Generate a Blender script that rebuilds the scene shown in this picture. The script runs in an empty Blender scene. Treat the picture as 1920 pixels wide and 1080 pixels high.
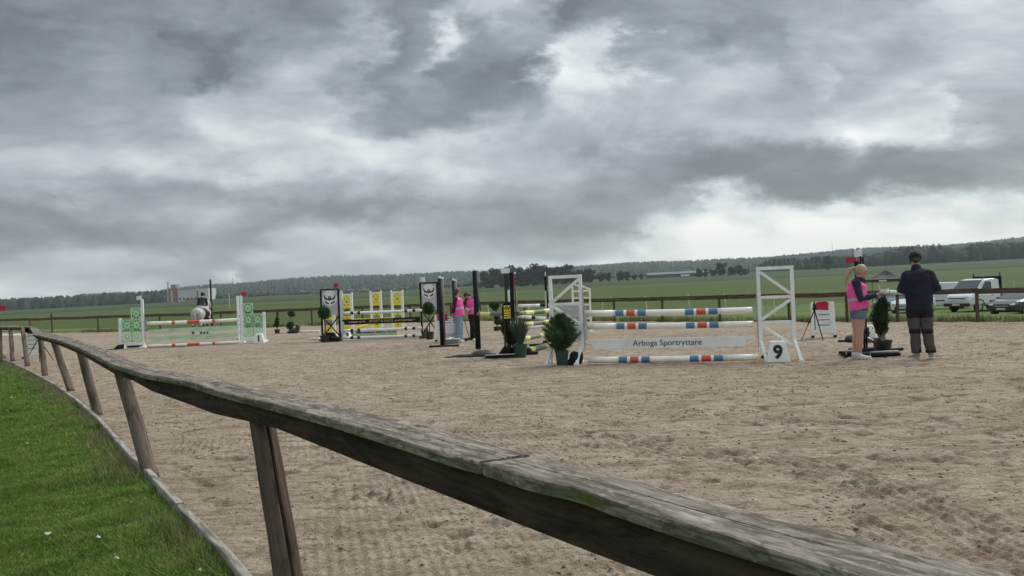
import bpy, bmesh, math, random
import numpy as np
from mathutils import Vector, Matrix, noise as mnoise
R = math.radians
rnd = random.Random(7)
C = bpy.context.scene.collection
SC = bpy.context.scene

# ------------------------------------------------------------------ camera, sky, sun, exposure
FPX, EYE, ROLL, PITCH = 1600.0, 1.45, math.atan(0.0415), math.atan(4.2 / 1600)
cp, sp, cr, sr = math.cos(PITCH), math.sin(PITCH), math.cos(ROLL), math.sin(ROLL)
FW = Vector((0, cp, sp)); UP0 = Vector((0, -sp, cp)); RT0 = Vector((1, 0, 0))
RT = cr * RT0 - sr * UP0
UPV = sr * RT0 + cr * UP0
EYEP = Vector((0, 0, EYE))
cam = bpy.data.cameras.new('camera'); camo = bpy.data.objects.new('camera', cam); C.objects.link(camo)
cam.sensor_width = 36; cam.lens = 36 * FPX / 1920; cam.clip_start = 0.05; cam.clip_end = 20000
m = Matrix.Identity(4)
for i in range(3):
    m[i][0] = RT[i]; m[i][1] = UPV[i]; m[i][2] = -FW[i]; m[i][3] = EYEP[i]
camo.matrix_world = m
SC.camera = camo
SC.view_settings.view_transform = 'Standard'; SC.view_settings.look = 'None'
SC.view_settings.exposure = 0.54; SC.view_settings.gamma = 1; SC.view_settings.use_curve_mapping = False
SC.cycles.volume_bounces = 1; SC.cycles.max_bounces = 6
SC.cycles.use_denoising = True

world = bpy.data.worlds.new('World'); SC.world = world; world.use_nodes = True
SUN_EL, SUN_AZ = R(40), R(50)          # azimuth clockwise from +Y

def build_sky():
    nt = world.node_tree; N = nt.nodes; L = nt.links; N.clear()
    def nd(t, **k):
        n = N.new(t)
        for a, b in k.items(): setattr(n, a, b)
        return n
    def val(x, sock):
        if isinstance(x, (int, float)): sock.default_value = x
        else: L.new(x, sock)
    def M(op, a, b=None, c=None, clamp=False):
        n = nd('ShaderNodeMath', operation=op, use_clamp=clamp); val(a, n.inputs[0])
        if b is not None: val(b, n.inputs[1])
        if c is not None: val(c, n.inputs[2])
        return n.outputs[0]
    out = nd('ShaderNodeOutputWorld'); bg = nd('ShaderNodeBackground'); L.new(bg.outputs[0], out.inputs[0])
    bg.inputs['Strength'].default_value = 0.1
    sky = nd('ShaderNodeTexSky', sky_type='NISHITA'); sky.sun_disc = False
    sky.sun_elevation = SUN_EL; sky.sun_rotation = SUN_AZ
    tc = nd('ShaderNodeTexCoord'); sep = nd('ShaderNodeSeparateXYZ'); L.new(tc.outputs['Generated'], sep.inputs[0])
    X, Y, Z = sep.outputs
    # cloud-layer coordinates: direction / (z + c)
    zz = M('ADD', M('MAXIMUM', Z, 0.0), 0.20)
    comb = nd('ShaderNodeCombineXYZ'); L.new(M('DIVIDE', X, zz), comb.inputs[0]); L.new(M('DIVIDE', Y, zz), comb.inputs[1])
    hyp = M('SQRT', M('ADD', M('MULTIPLY', X, X), M('ADD', M('MULTIPLY', Y, Y), 1e-6)))
    t = M('DIVIDE', M('MAXIMUM', Z, -0.05), hyp)
    az = M('ARCTAN2', X, Y)
    azc = M('MINIMUM', M('MAXIMUM', az, -0.75), 0.75)
    v0 = M('ADD', M('DIVIDE', t, M('COSINE', azc)), M('MULTIPLY', M('TANGENT', azc), 0.0415))
    # domain warp, larger overhead, small at the horizon
    wn = nd('ShaderNodeTexNoise'); wn.inputs['Scale'].default_value = 1.5; wn.inputs['Detail'].default_value = 7; wn.inputs['Roughness'].default_value = 0.55
    cw = nd('ShaderNodeCombineXYZ'); L.new(az, cw.inputs[0]); L.new(M('MULTIPLY', v0, 1.9), cw.inputs[1]); cw.inputs[2].default_value = 4.0
    wn.inputs['Scale'].default_value = 5.5; wn.inputs['Detail'].default_value = 9; wn.inputs['Roughness'].default_value = 0.62
    L.new(cw.outputs[0], wn.inputs['Vector'])
    ws = nd('ShaderNodeSeparateColor'); L.new(wn.outputs['Color'], ws.inputs[0])
    amp = M('MINIMUM', M('ADD', M('MULTIPLY', M('MAXIMUM', v0, 0.0), 0.55), 0.020), 0.085)
    du = M('MULTIPLY', M('MULTIPLY', M('SUBTRACT', ws.outputs[0], 0.5), amp), 4.2)
    dv = M('MULTIPLY', M('MULTIPLY', M('SUBTRACT', ws.outputs[1], 0.5), amp), 1.7)
    U = M('ADD', az, du); V = M('ADD', v0, dv)
    # rows of brightness (photo-independent of lens: az/elevation of the cloud bank), value = sRGB grey
    rows = [
     (-260, {0:140,300:150,600:155,900:150,1200:145,1500:160,1900:170}),
     (20,  {0:135,200:140,400:150,600:138,800:150,950:190,1010:165,1090:122,1160:140,1250:155,1350:150,1500:158,1700:172,1850:192}),
     (80,  {0:136,200:150,330:140,400:122,450:128,520:150,620:158,700:180,760:140,820:150,870:200,930:150,1000:150,1060:215,1180:200,1240:150,1300:134,1360:146,1450:150,1520:170,1600:178,1750:168,1900:190}),
     (135, {0:142,200:155,340:142,400:122,450:150,600:178,680:160,740:140,820:155,860:150,900:128,1000:128,1040:165,1080:215,1170:205,1240:172,1320:178,1400:160,1520:185,1560:165,1700:170,1900:175}),
     (200, {0:160,200:160,330:168,400:182,560:184,640:182,720:155,800:150,900:142,1000:150,1060:176,1120:196,1220:182,1350:165,1500:160,1620:190,1740:205,1800:175,1900:160}),
     (250, {0:172,150:168,300:172,450:196,600:205,700:210,800:200,900:190,1000:178,1100:168,1180:158,1260:172,1400:176,1520:185,1650:212,1780:205,1850:172,1900:165}),
     (300, {0:190,200:192,400:190,500:198,650:200,800:196,950:180,1060:176,1200:146,1400:128,1600:130,1750:134,1900:140}),
     (345, {0:176,100:166,200:160,400:160,500:168,650:170,800:172,950:162,1100:154,1250:134,1400:122,1600:118,1720:122,1800:140,1900:160}),
     (395, {0:152,120:156,260:165,340:178,420:186,480:160,560:150,700:158,850:162,1000:160,1100:155,1250:165,1310:180,1360:215,1500:225,1700:215,1900:208}),
     (435, {0:148,150:150,260:160,400:165,480:160,570:196,640:206,720:192,800:175,900:162,1100:152,1200:168,1250:215,1350:232,1500:238,1700:236,1900:222}),
     (475, {0:168,90:190,180:208,260:196,350:182,450:178,540:205,650:200,700:215,760:195,900:196,980:178,1060:180,1150:200,1200:235,1400:242,1900:240}),
     (508, {0:190,150:186,300:175,400:172,450:205,470:225,490:175,600:180,800:196,900:205,1050:225,1200:240,1900:240}),
     (545, {0:222,60:214,150:204,260:210,330:180,400:170,600:190,900:220,1900:240}),
    ]
    rows = [(y, {x: g - (16 * np.interp(y, [345, 395, 480, 545], [0, 1, 1, .6]) * np.interp(x, [1150, 1350], [1, 0]) if y >= 345 else 0) for x, g in d.items()}) for y, d in rows]
    un = M('DIVIDE', M('ADD', U, 0.70), 1.40)
    prev = None
    for i, (y, d) in enumerate(rows):
        r = nd('ShaderNodeValToRGB'); r.color_ramp.interpolation = 'B_SPLINE' if len(d) < 12 else 'EASE'
        r.color_ramp.interpolation = 'EASE'
        L.new(un, r.inputs[0])
        items = sorted(d.items()); els = r.color_ramp.elements
        for k, (x, g) in enumerate(items):
            pos = (math.atan((x - 960) / 1600) + 0.70) / 1.40; g = g / 255
            if k < 2: e = els[k]; e.position = pos
            else: e = els.new(pos)
            e.color = (g, g, g, 1)
        if prev is None: prev = r.outputs[0]; py = y; continue
        va, vb = (544 - py) / 1600, (544 - y) / 1600
        mr = nd('ShaderNodeMapRange', interpolation_type='SMOOTHSTEP'); L.new(V, mr.inputs[0])
        mr.inputs[1].default_value = vb; mr.inputs[2].default_value = va
        mr.inputs[3].default_value = 1; mr.inputs[4].default_value = 0
        mx = nd('ShaderNodeMix', data_type='RGBA'); L.new(mr.outputs[0], mx.inputs[0]); L.new(prev, mx.inputs[6]); L.new(r.outputs[0], mx.inputs[7])
        prev = mx.outputs[2]; py = y
    g0 = nd('ShaderNodeSeparateColor'); L.new(prev, g0.inputs[0]); g = g0.outputs[0]
    # cloud detail
    def fbm(scale, det, rough, dist=0.0, off=0.0):
        n = nd('ShaderNodeTexNoise'); n.inputs['Scale'].default_value = scale; n.inputs['Detail'].default_value = det
        n.inputs['Roughness'].default_value = rough; n.inputs['Distortion'].default_value = dist
        mp = nd('ShaderNodeMapping'); mp.inputs['Location'].default_value = (off, off * 2.1, off); L.new(comb.outputs[0], mp.inputs[0]); L.new(mp.outputs[0], n.inputs['Vector'])
        return n.outputs['Fac']
    n1 = M('SUBTRACT', fbm(1.1, 9, 0.52, 0.3, 3.0), 0.5)
    n2 = M('SUBTRACT', fbm(3.2, 8, 0.5, 0.2, 9.0), 0.5)
    c3 = nd('ShaderNodeCombineXYZ'); L.new(az, c3.inputs[0]); L.new(M('MULTIPLY', v0, 2.4), c3.inputs[1])
    t3 = nd('ShaderNodeTexNoise'); t3.inputs['Scale'].default_value = 9.5; t3.inputs['Detail'].default_value = 10; t3.inputs['Roughness'].default_value = 0.67; t3.inputs['Distortion'].default_value = 0.25
    L.new(c3.outputs[0], t3.inputs['Vector']); n3 = M('SUBTRACT', t3.outputs['Fac'], 0.5)
    t4 = nd('ShaderNodeTexNoise'); t4.inputs['Scale'].default_value = 9.0; t4.inputs['Detail'].default_value = 3.5; t4.inputs['Roughness'].default_value = 0.5; t4.inputs['Distortion'].default_value = 0.4
    c4 = nd('ShaderNodeCombineXYZ'); L.new(M('ADD', az, M('MULTIPLY', M('SUBTRACT', ws.outputs[2], 0.5), 0.10)), c4.inputs[0]); L.new(M('ADD', M('MULTIPLY', v0, 2.0), M('MULTIPLY', M('SUBTRACT', ws.outputs[0], 0.5), 0.12)), c4.inputs[1]); c4.inputs[2].default_value = 2.0
    L.new(c4.outputs[0], t4.inputs['Vector']); n4 = M('SUBTRACT', M('ABSOLUTE', M('SUBTRACT', t4.outputs['Fac'], 0.5)), 0.07)
    g = M('ADD', M('MULTIPLY', M('SUBTRACT', g, 0.70), 1.25), 0.685)
    g = M('ADD', g, M('ADD', M('ADD', M('MULTIPLY', n1, 0.10), M('MULTIPLY', n2, 0.14)), M('ADD', M('MULTIPLY', n3, 0.22), M('MULTIPLY', n4, 0.38))))
    # overhead (out of frame) the deck thins and is brighter, as the light on the ground implies
    up = nd('ShaderNodeMapRange', interpolation_type='SMOOTHSTEP'); L.new(Z, up.inputs[0]); up.inputs[1].default_value = 0.36; up.inputs[2].default_value = 0.70
    up.inputs[3].default_value = 0; up.inputs[4].default_value = 1.9
    g = M('MINIMUM', M('MAXIMUM', g, 0.40), 0.965)
    lin = M('POWER', g, 2.2)
    tint = nd('ShaderNodeValToRGB'); L.new(g, tint.inputs[0])
    e = tint.color_ramp.elements; e[0].position = 0.45; e[0].color = (0.86, 1.0, 1.07, 1); e[1].position = 0.95; e[1].color = (1.01, 1.02, 0.97, 1)
    e2 = e.new(0.72); e2.color = (0.90, 1.0, 1.05, 1)
    sc = nd('ShaderNodeVectorMath', operation='SCALE'); L.new(tint.outputs[0], sc.inputs[0]); L.new(M('MULTIPLY', M('MULTIPLY', lin, M('ADD', 1.0, up.outputs[0])), 8.15), sc.inputs['Scale'])
    mx = nd('ShaderNodeMix', data_type='RGBA'); mx.inputs[0].default_value = 0.93
    L.new(sky.outputs[0], mx.inputs[6]); L.new(sc.outputs[0], mx.inputs[7]); L.new(mx.outputs[2], bg.inputs[0])
build_sky()
world.cycles.sampling_method = 'MANUAL'; world.cycles.sample_map_resolution = 512

sl = bpy.data.lights.new('sun', 'SUN'); sl.energy = 1.4; sl.angle = R(25); sl.color = (1, 0.97, 0.92)
so = bpy.data.objects.new('sun', sl); C.objects.link(so)
sd = Vector((math.sin(SUN_AZ) * math.cos(SUN_EL), math.cos(SUN_AZ) * math.cos(SUN_EL), math.sin(SUN_EL)))
so.rotation_euler = sd.to_track_quat('Z', 'Y').to_euler()

# ------------------------------------------------------------------ projection helpers
def ray(px, py):
    return (RT * ((px - 960) / FPX) - UPV * ((py - 540) / FPX) + FW)
def P(px, py, z=0.0):
    d = ray(px, py); t = (z - EYE) / d.z
    return EYEP + d * t
def at(px, py, D):
    d = ray(px, py); return EYEP + d * (D / d.y)
def proj(p):
    v = Vector(p) - EYEP; w = v.dot(FW)
    return 960 + FPX * v.dot(RT) / w, 540 - FPX * v.dot(UPV) / w
def interp(tab):
    xs = [a for a, b in tab]; ys = [b for a, b in tab]
    return lambda x: float(np.interp(x, xs, ys))

# ------------------------------------------------------------------ materials
MATS = {}
def ramp(nt, fac, stops):
    r = nt.nodes.new('ShaderNodeValToRGB'); nt.links.new(fac, r.inputs[0]); e = r.color_ramp.elements
    for k, (p, c) in enumerate(stops):
        el = e[k] if k < 2 else e.new(p)
        el.position = p; el.color = (*c, 1)
    return r.outputs[0]
def mat(key, col, rough=0.7, var=0.12, scale=8.0, bump=0.0, bscale=None, metal=0.0, dirt=None, spec=0.5, coat=0.0, trans=0.0, emis=None, stretch=None, island=0.0):
    if key in MATS: return MATS[key]
    mt = bpy.data.materials.new(key); mt.use_nodes = True; nt = mt.node_tree; b = nt.nodes['Principled BSDF']
    L = nt.links
    b.inputs['Roughness'].default_value = rough; b.inputs['Metallic'].default_value = metal; b.inputs['Specular IOR Level'].default_value = spec
    if coat: b.inputs['Coat Weight'].default_value = coat; b.inputs['Coat Roughness'].default_value = 0.1
    tc = nt.nodes.new('ShaderNodeTexCoord'); mp = nt.nodes.new('ShaderNodeMapping'); L.new(tc.outputs['Object'], mp.inputs[0])
    if stretch: mp.inputs['Scale'].default_value = stretch
    n = nt.nodes.new('ShaderNodeTexNoise'); n.inputs['Scale'].default_value = scale; n.inputs['Detail'].default_value = 6; L.new(mp.outputs[0], n.inputs['Vector'])
    lo = tuple(max(0, c * (1 - var)) for c in col); hi = tuple(min(1, c * (1 + var)) for c in col)
    c = ramp(nt, n.outputs['Fac'], [(0.3, lo), (0.7, hi)])
    if dirt:
        n2 = nt.nodes.new('ShaderNodeTexNoise'); n2.inputs['Scale'].default_value = scale * 0.6; n2.inputs['Detail'].default_value = 8; n2.inputs['Roughness'].default_value = 0.65
        L.new(mp.outputs[0], n2.inputs['Vector'])
        f = ramp(nt, n2.outputs['Fac'], [(0.5, (0, 0, 0)), (0.75, (dirt[3],) * 3)])
        mx = nt.nodes.new('ShaderNodeMix'); mx.data_type = 'RGBA'; L.new(f, mx.inputs[0]); L.new(c, mx.inputs[6]); mx.inputs[7].default_value = (*dirt[:3], 1); c = mx.outputs[2]
    if island:
        g = nt.nodes.new('ShaderNodeNewGeometry'); hs = nt.nodes.new('ShaderNodeHueSaturation'); L.new(c, hs.inputs['Color'])
        mr = nt.nodes.new('ShaderNodeMapRange'); L.new(g.outputs['Random Per Island'], mr.inputs[0]); mr.inputs[3].default_value = 1 - island; mr.inputs[4].default_value = 1 + island
        L.new(mr.outputs[0], hs.inputs['Value']); c = hs.outputs[0]
    L.new(c, b.inputs['Base Color'])
    if bump:
        n3 = nt.nodes.new('ShaderNodeTexNoise'); n3.inputs['Scale'].default_value = bscale or scale * 4; n3.inputs['Detail'].default_value = 5; L.new(mp.outputs[0], n3.inputs['Vector'])
        bm = nt.nodes.new('ShaderNodeBump'); bm.inputs['Strength'].default_value = bump; bm.inputs['Distance'].default_value = 0.01
        L.new(n3.outputs['Fac'], bm.inputs['Height']); L.new(bm.outputs[0], b.inputs['Normal'])
    if trans:
        b.inputs['Transmission Weight'].default_value = trans
    MATS[key] = mt
    return mt

white = mat('white_paint', (0.84, 0.85, 0.83), 0.45, 0.04, 5, dirt=(0.45, 0.40, 0.33, 0.45))
cream = mat('cream_paint', (0.88, 0.86, 0.77), 0.4, 0.04, 4, dirt=(0.50, 0.44, 0.34, 0.4))
mint = mat('mint_paint', (0.38, 0.72, 0.46), 0.5, 0.08, 5, dirt=(0.30, 0.36, 0.26, 0.4))
mintp = mat('mint_plank_paint', (0.50, 0.68, 0.46), 0.5, 0.10, 3, dirt=(0.32, 0.34, 0.24, 0.5))
blackp = mat('black_paint', (0.008, 0.008, 0.009), 0.6, 0.3, 6, dirt=(0.035, 0.028, 0.022, 0.3), spec=0.2)
yellow = mat('yellow_paint', (0.88, 0.70, 0.02), 0.5, 0.08, 6)
paleyel = mat('pale_yellow_paint', (0.72, 0.70, 0.22), 0.5, 0.1, 6)
greyp = mat('grey_green_paint', (0.16, 0.17, 0.14), 0.6, 0.2, 6)
redp = mat('red_orange_paint', (0.60, 0.085, 0.03), 0.45, 0.1, 7, dirt=(0.45, 0.2, 0.12, 0.3))
bluep = mat('steel_blue_paint', (0.075, 0.20, 0.34), 0.45, 0.12, 7, dirt=(0.2, 0.28, 0.33, 0.3))
navyp = mat('navy_paint', (0.02, 0.02, 0.12), 0.5, 0.1)
flagred = mat('red_cloth', (0.46, 0.012, 0.045), 0.7, 0.1)
flagwhite = mat('white_cloth', (0.75, 0.76, 0.76), 0.7, 0.05)
galv = mat('galvanised_metal', (0.42, 0.44, 0.45), 0.45, 0.15, 20, metal=0.6)
rubber = mat('black_rubber', (0.012, 0.012, 0.013), 0.8, 0.25, 9, dirt=(0.08, 0.065, 0.05, 0.5), spec=0.2)
greenbag = mat('dark_green_plastic', (0.016, 0.028, 0.020), 0.5, 0.25, 9, dirt=(0.14, 0.12, 0.09, 0.5))
potgreen = mat('green_pot_plastic', (0.014, 0.05, 0.034), 0.4, 0.2, 9, dirt=(0.10, 0.09, 0.07, 0.4))
potblack = mat('black_pot_plastic', (0.018, 0.018, 0.02), 0.4, 0.2, 9, dirt=(0.10, 0.085, 0.07, 0.5))
soil = mat('potting_soil', (0.04, 0.028, 0.02), 0.95, 0.4, 30)
inkm = mat('black_ink', (0.01, 0.01, 0.012), 0.6, 0.0)
panelgrey = mat('grey_white_panel', (0.50, 0.51, 0.53), 0.5, 0.05)
banner_w = mat('banner_white', (0.82, 0.81, 0.77), 0.55, 0.05, 3, dirt=(0.42, 0.38, 0.32, 0.4))
gold = mat('gold_lettering', (0.55, 0.45, 0.22), 0.5, 0.1)
bark = mat('bark', (0.10, 0.07, 0.045), 0.9, 0.3, 25)
needles = mat('pine_needles', (0.042, 0.090, 0.026), 0.75, 0.35, 3, island=0.45)
topiary = mat('topiary_leaves', (0.03, 0.08, 0.018), 0.75, 0.35, 3, island=0.5)
thuja = mat('thuja_leaves', (0.028, 0.062, 0.018), 0.8, 0.35, 3, island=0.5)
reed = mat('reed_leaves', (0.05, 0.085, 0.06), 0.7, 0.3, 3, island=0.5)

# ------------------------------------------------------------------ mesh helper
class MB:
    def __init__(s): s.v = []; s.f = []; s.m = []; s.mats = []
    def mi(s, m):
        if m not in s.mats: s.mats.append(m)
        return s.mats.index(m)
    def add(s, vs, fs, m):
        o = len(s.v); s.v += [tuple(v) for v in vs]; k = s.mi(m)
        for f in fs: s.f.append(tuple(i + o for i in f)); s.m.append(k)
        return s
    def box(s, c, d, m, rot=None):
        x, y, z = d[0] / 2, d[1] / 2, d[2] / 2
        vs = [Vector((a * x, b * y, e * z)) for a in (-1, 1) for b in (-1, 1) for e in (-1, 1)]
        if rot is not None: vs = [rot @ v for v in vs]
        c = Vector(c)
        return s.add([v + c for v in vs], [(0, 1, 3, 2), (4, 6, 7, 5), (0, 4, 5, 1), (2, 3, 7, 6), (0, 2, 6, 4), (1, 5, 7, 3)], m)
    def beam(s, a, b, w, h, m, up=(0, 0, 1)):
        """w across, h along UP's direction"""
        a, b = Vector(a), Vector(b); d = (b - a).normalized(); u = Vector(up)
        if abs(d.dot(u)) > 0.98: u = Vector((0, 1, 0))
        r = d.cross(u).normalized(); u = r.cross(d)
        vs = [p + r * (i * w / 2) + u * (j * h / 2) for p in (a, b) for i, j in ((-1, -1), (1, -1), (1, 1), (-1, 1))]
        return s.add(vs, [(0, 1, 2, 3), (7, 6, 5, 4), (0, 4, 5, 1), (1, 5, 6, 2), (2, 6, 7, 3), (3, 7, 4, 0)], m)
    def loft(s, pts, rad, m, n=10, axis=None, caps=True):
        """tube through PTS; RAD = float or (rx, ry); axis = side direction of rx"""
        pts = [Vector(p) for p in pts]; vs = []; k = len(pts)
        for i, p in enumerate(pts):
            d = (pts[min(i + 1, k - 1)] - pts[max(i - 1, 0)])
            d = d.normalized() if d.length > 1e-9 else Vector((0, 0, 1))
            a = Vector(axis) if axis else (Vector((1, 0, 0)) if abs(d.x) < 0.9 else Vector((0, 1, 0)))
            a = (a - d * a.dot(d)).normalized(); b = d.cross(a)
            r = rad[i] if isinstance(rad, (list, tuple)) else rad
            rx, ry = r if isinstance(r, (list, tuple)) else (r, r)
            for j in range(n):
                t = 2 * math.pi * j / n; vs.append(p + a * (rx * math.cos(t)) + b * (ry * math.sin(t)))
        fs = []
        for i in range(k - 1):
            for j in range(n):
                fs.append((i * n + j, i * n + (j + 1) % n, (i + 1) * n + (j + 1) % n, (i + 1) * n + j))
        if caps: fs += [tuple(reversed(range(n))), tuple(range((k - 1) * n, k * n))]
        return s.add(vs, fs, m)
    def tube(s, a, b, r, m, n=10, r2=None): return s.loft([a, b], [r, r2 if r2 is not None else r], m, n)
    def ell(s, c, r, m, nu=12, nv=8, rot=None):
        c = Vector(c); vs = [Vector((0, 0, 1))]; fs = []
        for i in range(1, nv):
            p = math.pi * i / nv
            for j in range(nu):
                t = 2 * math.pi * j / nu; vs.append(Vector((math.sin(p) * math.cos(t), math.sin(p) * math.sin(t), math.cos(p))))
        vs.append(Vector((0, 0, -1)))
        for j in range(nu): fs.append((0, 1 + j, 1 + (j + 1) % nu))
        for i in range(nv - 2):
            for j in range(nu):
                a = 1 + i * nu; fs.append((a + j, a + nu + j, a + nu + (j + 1) % nu, a + (j + 1) % nu))
        a = 1 + (nv - 2) * nu; e = len(vs) - 1
        for j in range(nu): fs.append((e, a + (j + 1) % nu, a + j))
        vs = [Vector((v.x * r[0], v.y * r[1], v.z * r[2])) for v in vs]
        if rot is not None: vs = [rot @ v for v in vs]
        return s.add([v + c for v in vs], fs, m)
    def prism(s, poly, y0, y1, m):
        """poly of (x,z), extruded along y"""
        n = len(poly); vs = [(x, y0, z) for x, z in poly] + [(x, y1, z) for x, z in poly]
        fs = [tuple(range(n)), tuple(reversed(range(n, 2 * n)))] + [(i, i + n, (i + 1) % n + n, (i + 1) % n) for i in range(n)]
        return s.add(vs, fs, m)
    def build(s, name, parent=None, smooth=False, loc=None, rz=0.0, bevel=0.0):
        me = bpy.data.meshes.new(name); me.from_pydata(s.v, [], s.f)
        for m_ in s.mats: me.materials.append(m_)
        me.polygons.foreach_set('material_index', s.m)
        if smooth: me.polygons.foreach_set('use_smooth', [True] * len(s.f))
        bm = bmesh.new(); bm.from_mesh(me); bmesh.ops.recalc_face_normals(bm, faces=bm.faces)
        if bevel: bmesh.ops.bevel(bm, geom=[e for e in bm.edges if e.is_manifold and e.calc_face_angle(0) > 0.9], offset=bevel, segments=2, affect='EDGES', profile=0.5)
        bm.to_mesh(me); bm.free(); me.update()
        o = bpy.data.objects.new(name, me); C.objects.link(o)
        if parent: o.parent = parent
        if loc is not None: o.location = loc
        if rz: o.rotation_euler.z = rz
        return o
def tag(o, label=None, cat=None, group=None, kind=None):
    if label: o['label'] = label
    if cat: o['category'] = cat
    if group: o['group'] = group
    if kind: o['kind'] = kind
    return o
def thing(name, label, cat, loc=(0, 0, 0), rz=0.0, group=None):
    o = bpy.data.objects.new(name, None); C.objects.link(o); o.location = loc; o.rotation_euler.z = rz; o.empty_display_size = 0.2
    return tag(o, label, cat, group)
def npmesh(name, verts, faces, mt, parent=None, loc=None, smooth=False):
    """verts (n,3), faces (m,k)"""
    verts = np.asarray(verts, np.float32); faces = np.asarray(faces, np.int32); k = faces.shape[1]
    me = bpy.data.meshes.new(name); me.vertices.add(len(verts)); me.vertices.foreach_set('co', verts.ravel())
    me.loops.add(faces.size); me.loops.foreach_set('vertex_index', faces.ravel())
    me.polygons.add(len(faces)); me.polygons.foreach_set('loop_start', np.arange(0, faces.size, k, dtype=np.int32))
    me.polygons.foreach_set('loop_total', np.full(len(faces), k, np.int32))
    if smooth: me.polygons.foreach_set('use_smooth', np.ones(len(faces), bool))
    me.materials.append(mt); me.update(calc_edges=True); me.validate()
    o = bpy.data.objects.new(name, me); C.objects.link(o)
    if parent: o.parent = parent
    if loc is not None: o.location = loc
    return o
def copy_tree(o, parent=None):
    c = o.copy(); C.objects.link(c); c.parent = parent
    for ch in list(o.children): copy_tree(ch, c)
    return c
def lettering(txt, size, mt, parent, loc, name='lettering', rot=(R(90), 0, 0), ext=0.0015, w=None):
    cu = bpy.data.curves.new(name, 'FONT'); cu.body = txt; cu.size = size; cu.extrude = ext; cu.align_x = 'CENTER'; cu.align_y = 'CENTER'
    if w: cu.offset = w
    tmp = bpy.data.objects.new(name, cu); C.objects.link(tmp); bpy.context.view_layer.update()
    me = bpy.data.meshes.new_from_object(tmp); bpy.data.objects.remove(tmp)
    me.materials.clear(); me.materials.append(mt)
    o = bpy.data.objects.new(name, me); C.objects.link(o); o.parent = parent; o.location = loc; o.rotation_euler = rot
    return o
def fused(name, mb, parent, voxel=0.012, smooth=6, fac=0.6):
    """one continuous surface grown from overlapping lofts"""
    o = mb.build(name, parent, smooth=True)
    r = o.modifiers.new('fuse', 'REMESH'); r.mode = 'VOXEL'; r.voxel_size = voxel; r.use_smooth_shade = True
    s = o.modifiers.new('soften', 'SMOOTH'); s.iterations = smooth; s.factor = fac
    return o

def sstep(a, b, x):
    t = np.clip((np.asarray(x, float) - a) / (b - a), 0, 1); return t * t * (3 - 2 * t)
# value noise in numpy
_rs = np.random.RandomState(3); _NT = _rs.rand(256, 256)
def vnoise(x, y):
    x = np.asarray(x, float); y = np.asarray(y, float)
    xi = np.floor(x).astype(int); yi = np.floor(y).astype(int); fx = x - xi; fy = y - yi
    fx = fx * fx * (3 - 2 * fx); fy = fy * fy * (3 - 2 * fy)
    g = lambda a, b: _NT[a % 256, b % 256]
    return (g(xi, yi) * (1 - fx) + g(xi + 1, yi) * fx) * (1 - fy) + (g(xi, yi + 1) * (1 - fx) + g(xi + 1, yi + 1) * fx) * fy
def fbm2(x, y, o=4):
    s = 0; a = 0.5; t = 0
    for i in range(o): s = s + a * vnoise(x * 2 ** i + 17 * i, y * 2 ** i + 31 * i); t += a; a *= 0.5
    return s / t

# ------------------------------------------------------------------ arena outline
kerb_px = [(2, 672), (30, 681), (66, 698), (100, 717), (147, 747), (192, 786), (254, 855), (290, 888), (344, 944), (380, 977), (433, 1030), (469, 1072), (512, 1112)]
kerb = [P(x, y, 0.07).to_2d() for x, y in kerb_px]
e_ = (kerb[-1] - kerb[-4]).normalized()
near_path = [Vector((-22.5, 33.0)), Vector((-19.0, 30.0))] + kerb + [kerb[-1] + e_ * 3.4, kerb[-1] + e_ * 8, kerb[-1] + e_ * 14]
far_path = [Vector(p) for p in ((-46, 66), (-37, 60.5), (-28.5, 52.7), (-19.4, 47.5), (-8.4, 45.6), (-1.7, 42.5), (3.7, 36), (5.8, 33.2), (9.4, 28.9), (13.4, 24.5), (20, 17.5), (27, 9), (34, 0), (40, -8))]
arena = near_path + list(reversed(far_path)) + [Vector((-46, 50)), Vector((-34, 40))]
APX = np.array([p.x for p in arena]); APY = np.array([p.y for p in arena])
def sdist(x, y):
    """signed distance to the arena outline, negative inside"""
    x = np.asarray(x, float); y = np.asarray(y, float); d = np.full(x.shape, 1e9); ins = np.zeros(x.shape, bool); n = len(APX)
    for i in range(n):
        ax, ay, bx, by = APX[i], APY[i], APX[(i + 1) % n], APY[(i + 1) % n]
        ex, ey = bx - ax, by - ay; t = np.clip(((x - ax) * ex + (y - ay) * ey) / (ex * ex + ey * ey), 0, 1)
        d = np.minimum(d, (x - ax - t * ex) ** 2 + (y - ay - t * ey) ** 2)
        c = ((ay > y) != (by > y)) & (x < (bx - ax) * (y - ay) / ((by - ay) if by != ay else 1e-9) + ax)
        ins ^= c
    d = np.sqrt(d); return np.where(ins, -d, d)
EL_X = [-0.9, -0.6, -0.41, -0.29, -0.16, 0.03, 0.18, 0.34, 0.6, 0.9]
EL_P = [0, 1, 4, 9, 8, 13, 16, 17, 21, 24]
def far_z(x, y):
    D = np.maximum(y, 1.0); e = np.interp(x / D, EL_X, EL_P)
    z9 = 1.45 + e * 900 / 1600
    return (z9 + 1.15) * np.clip((D - 60) / 840, 0, 1) ** 1.5
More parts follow.
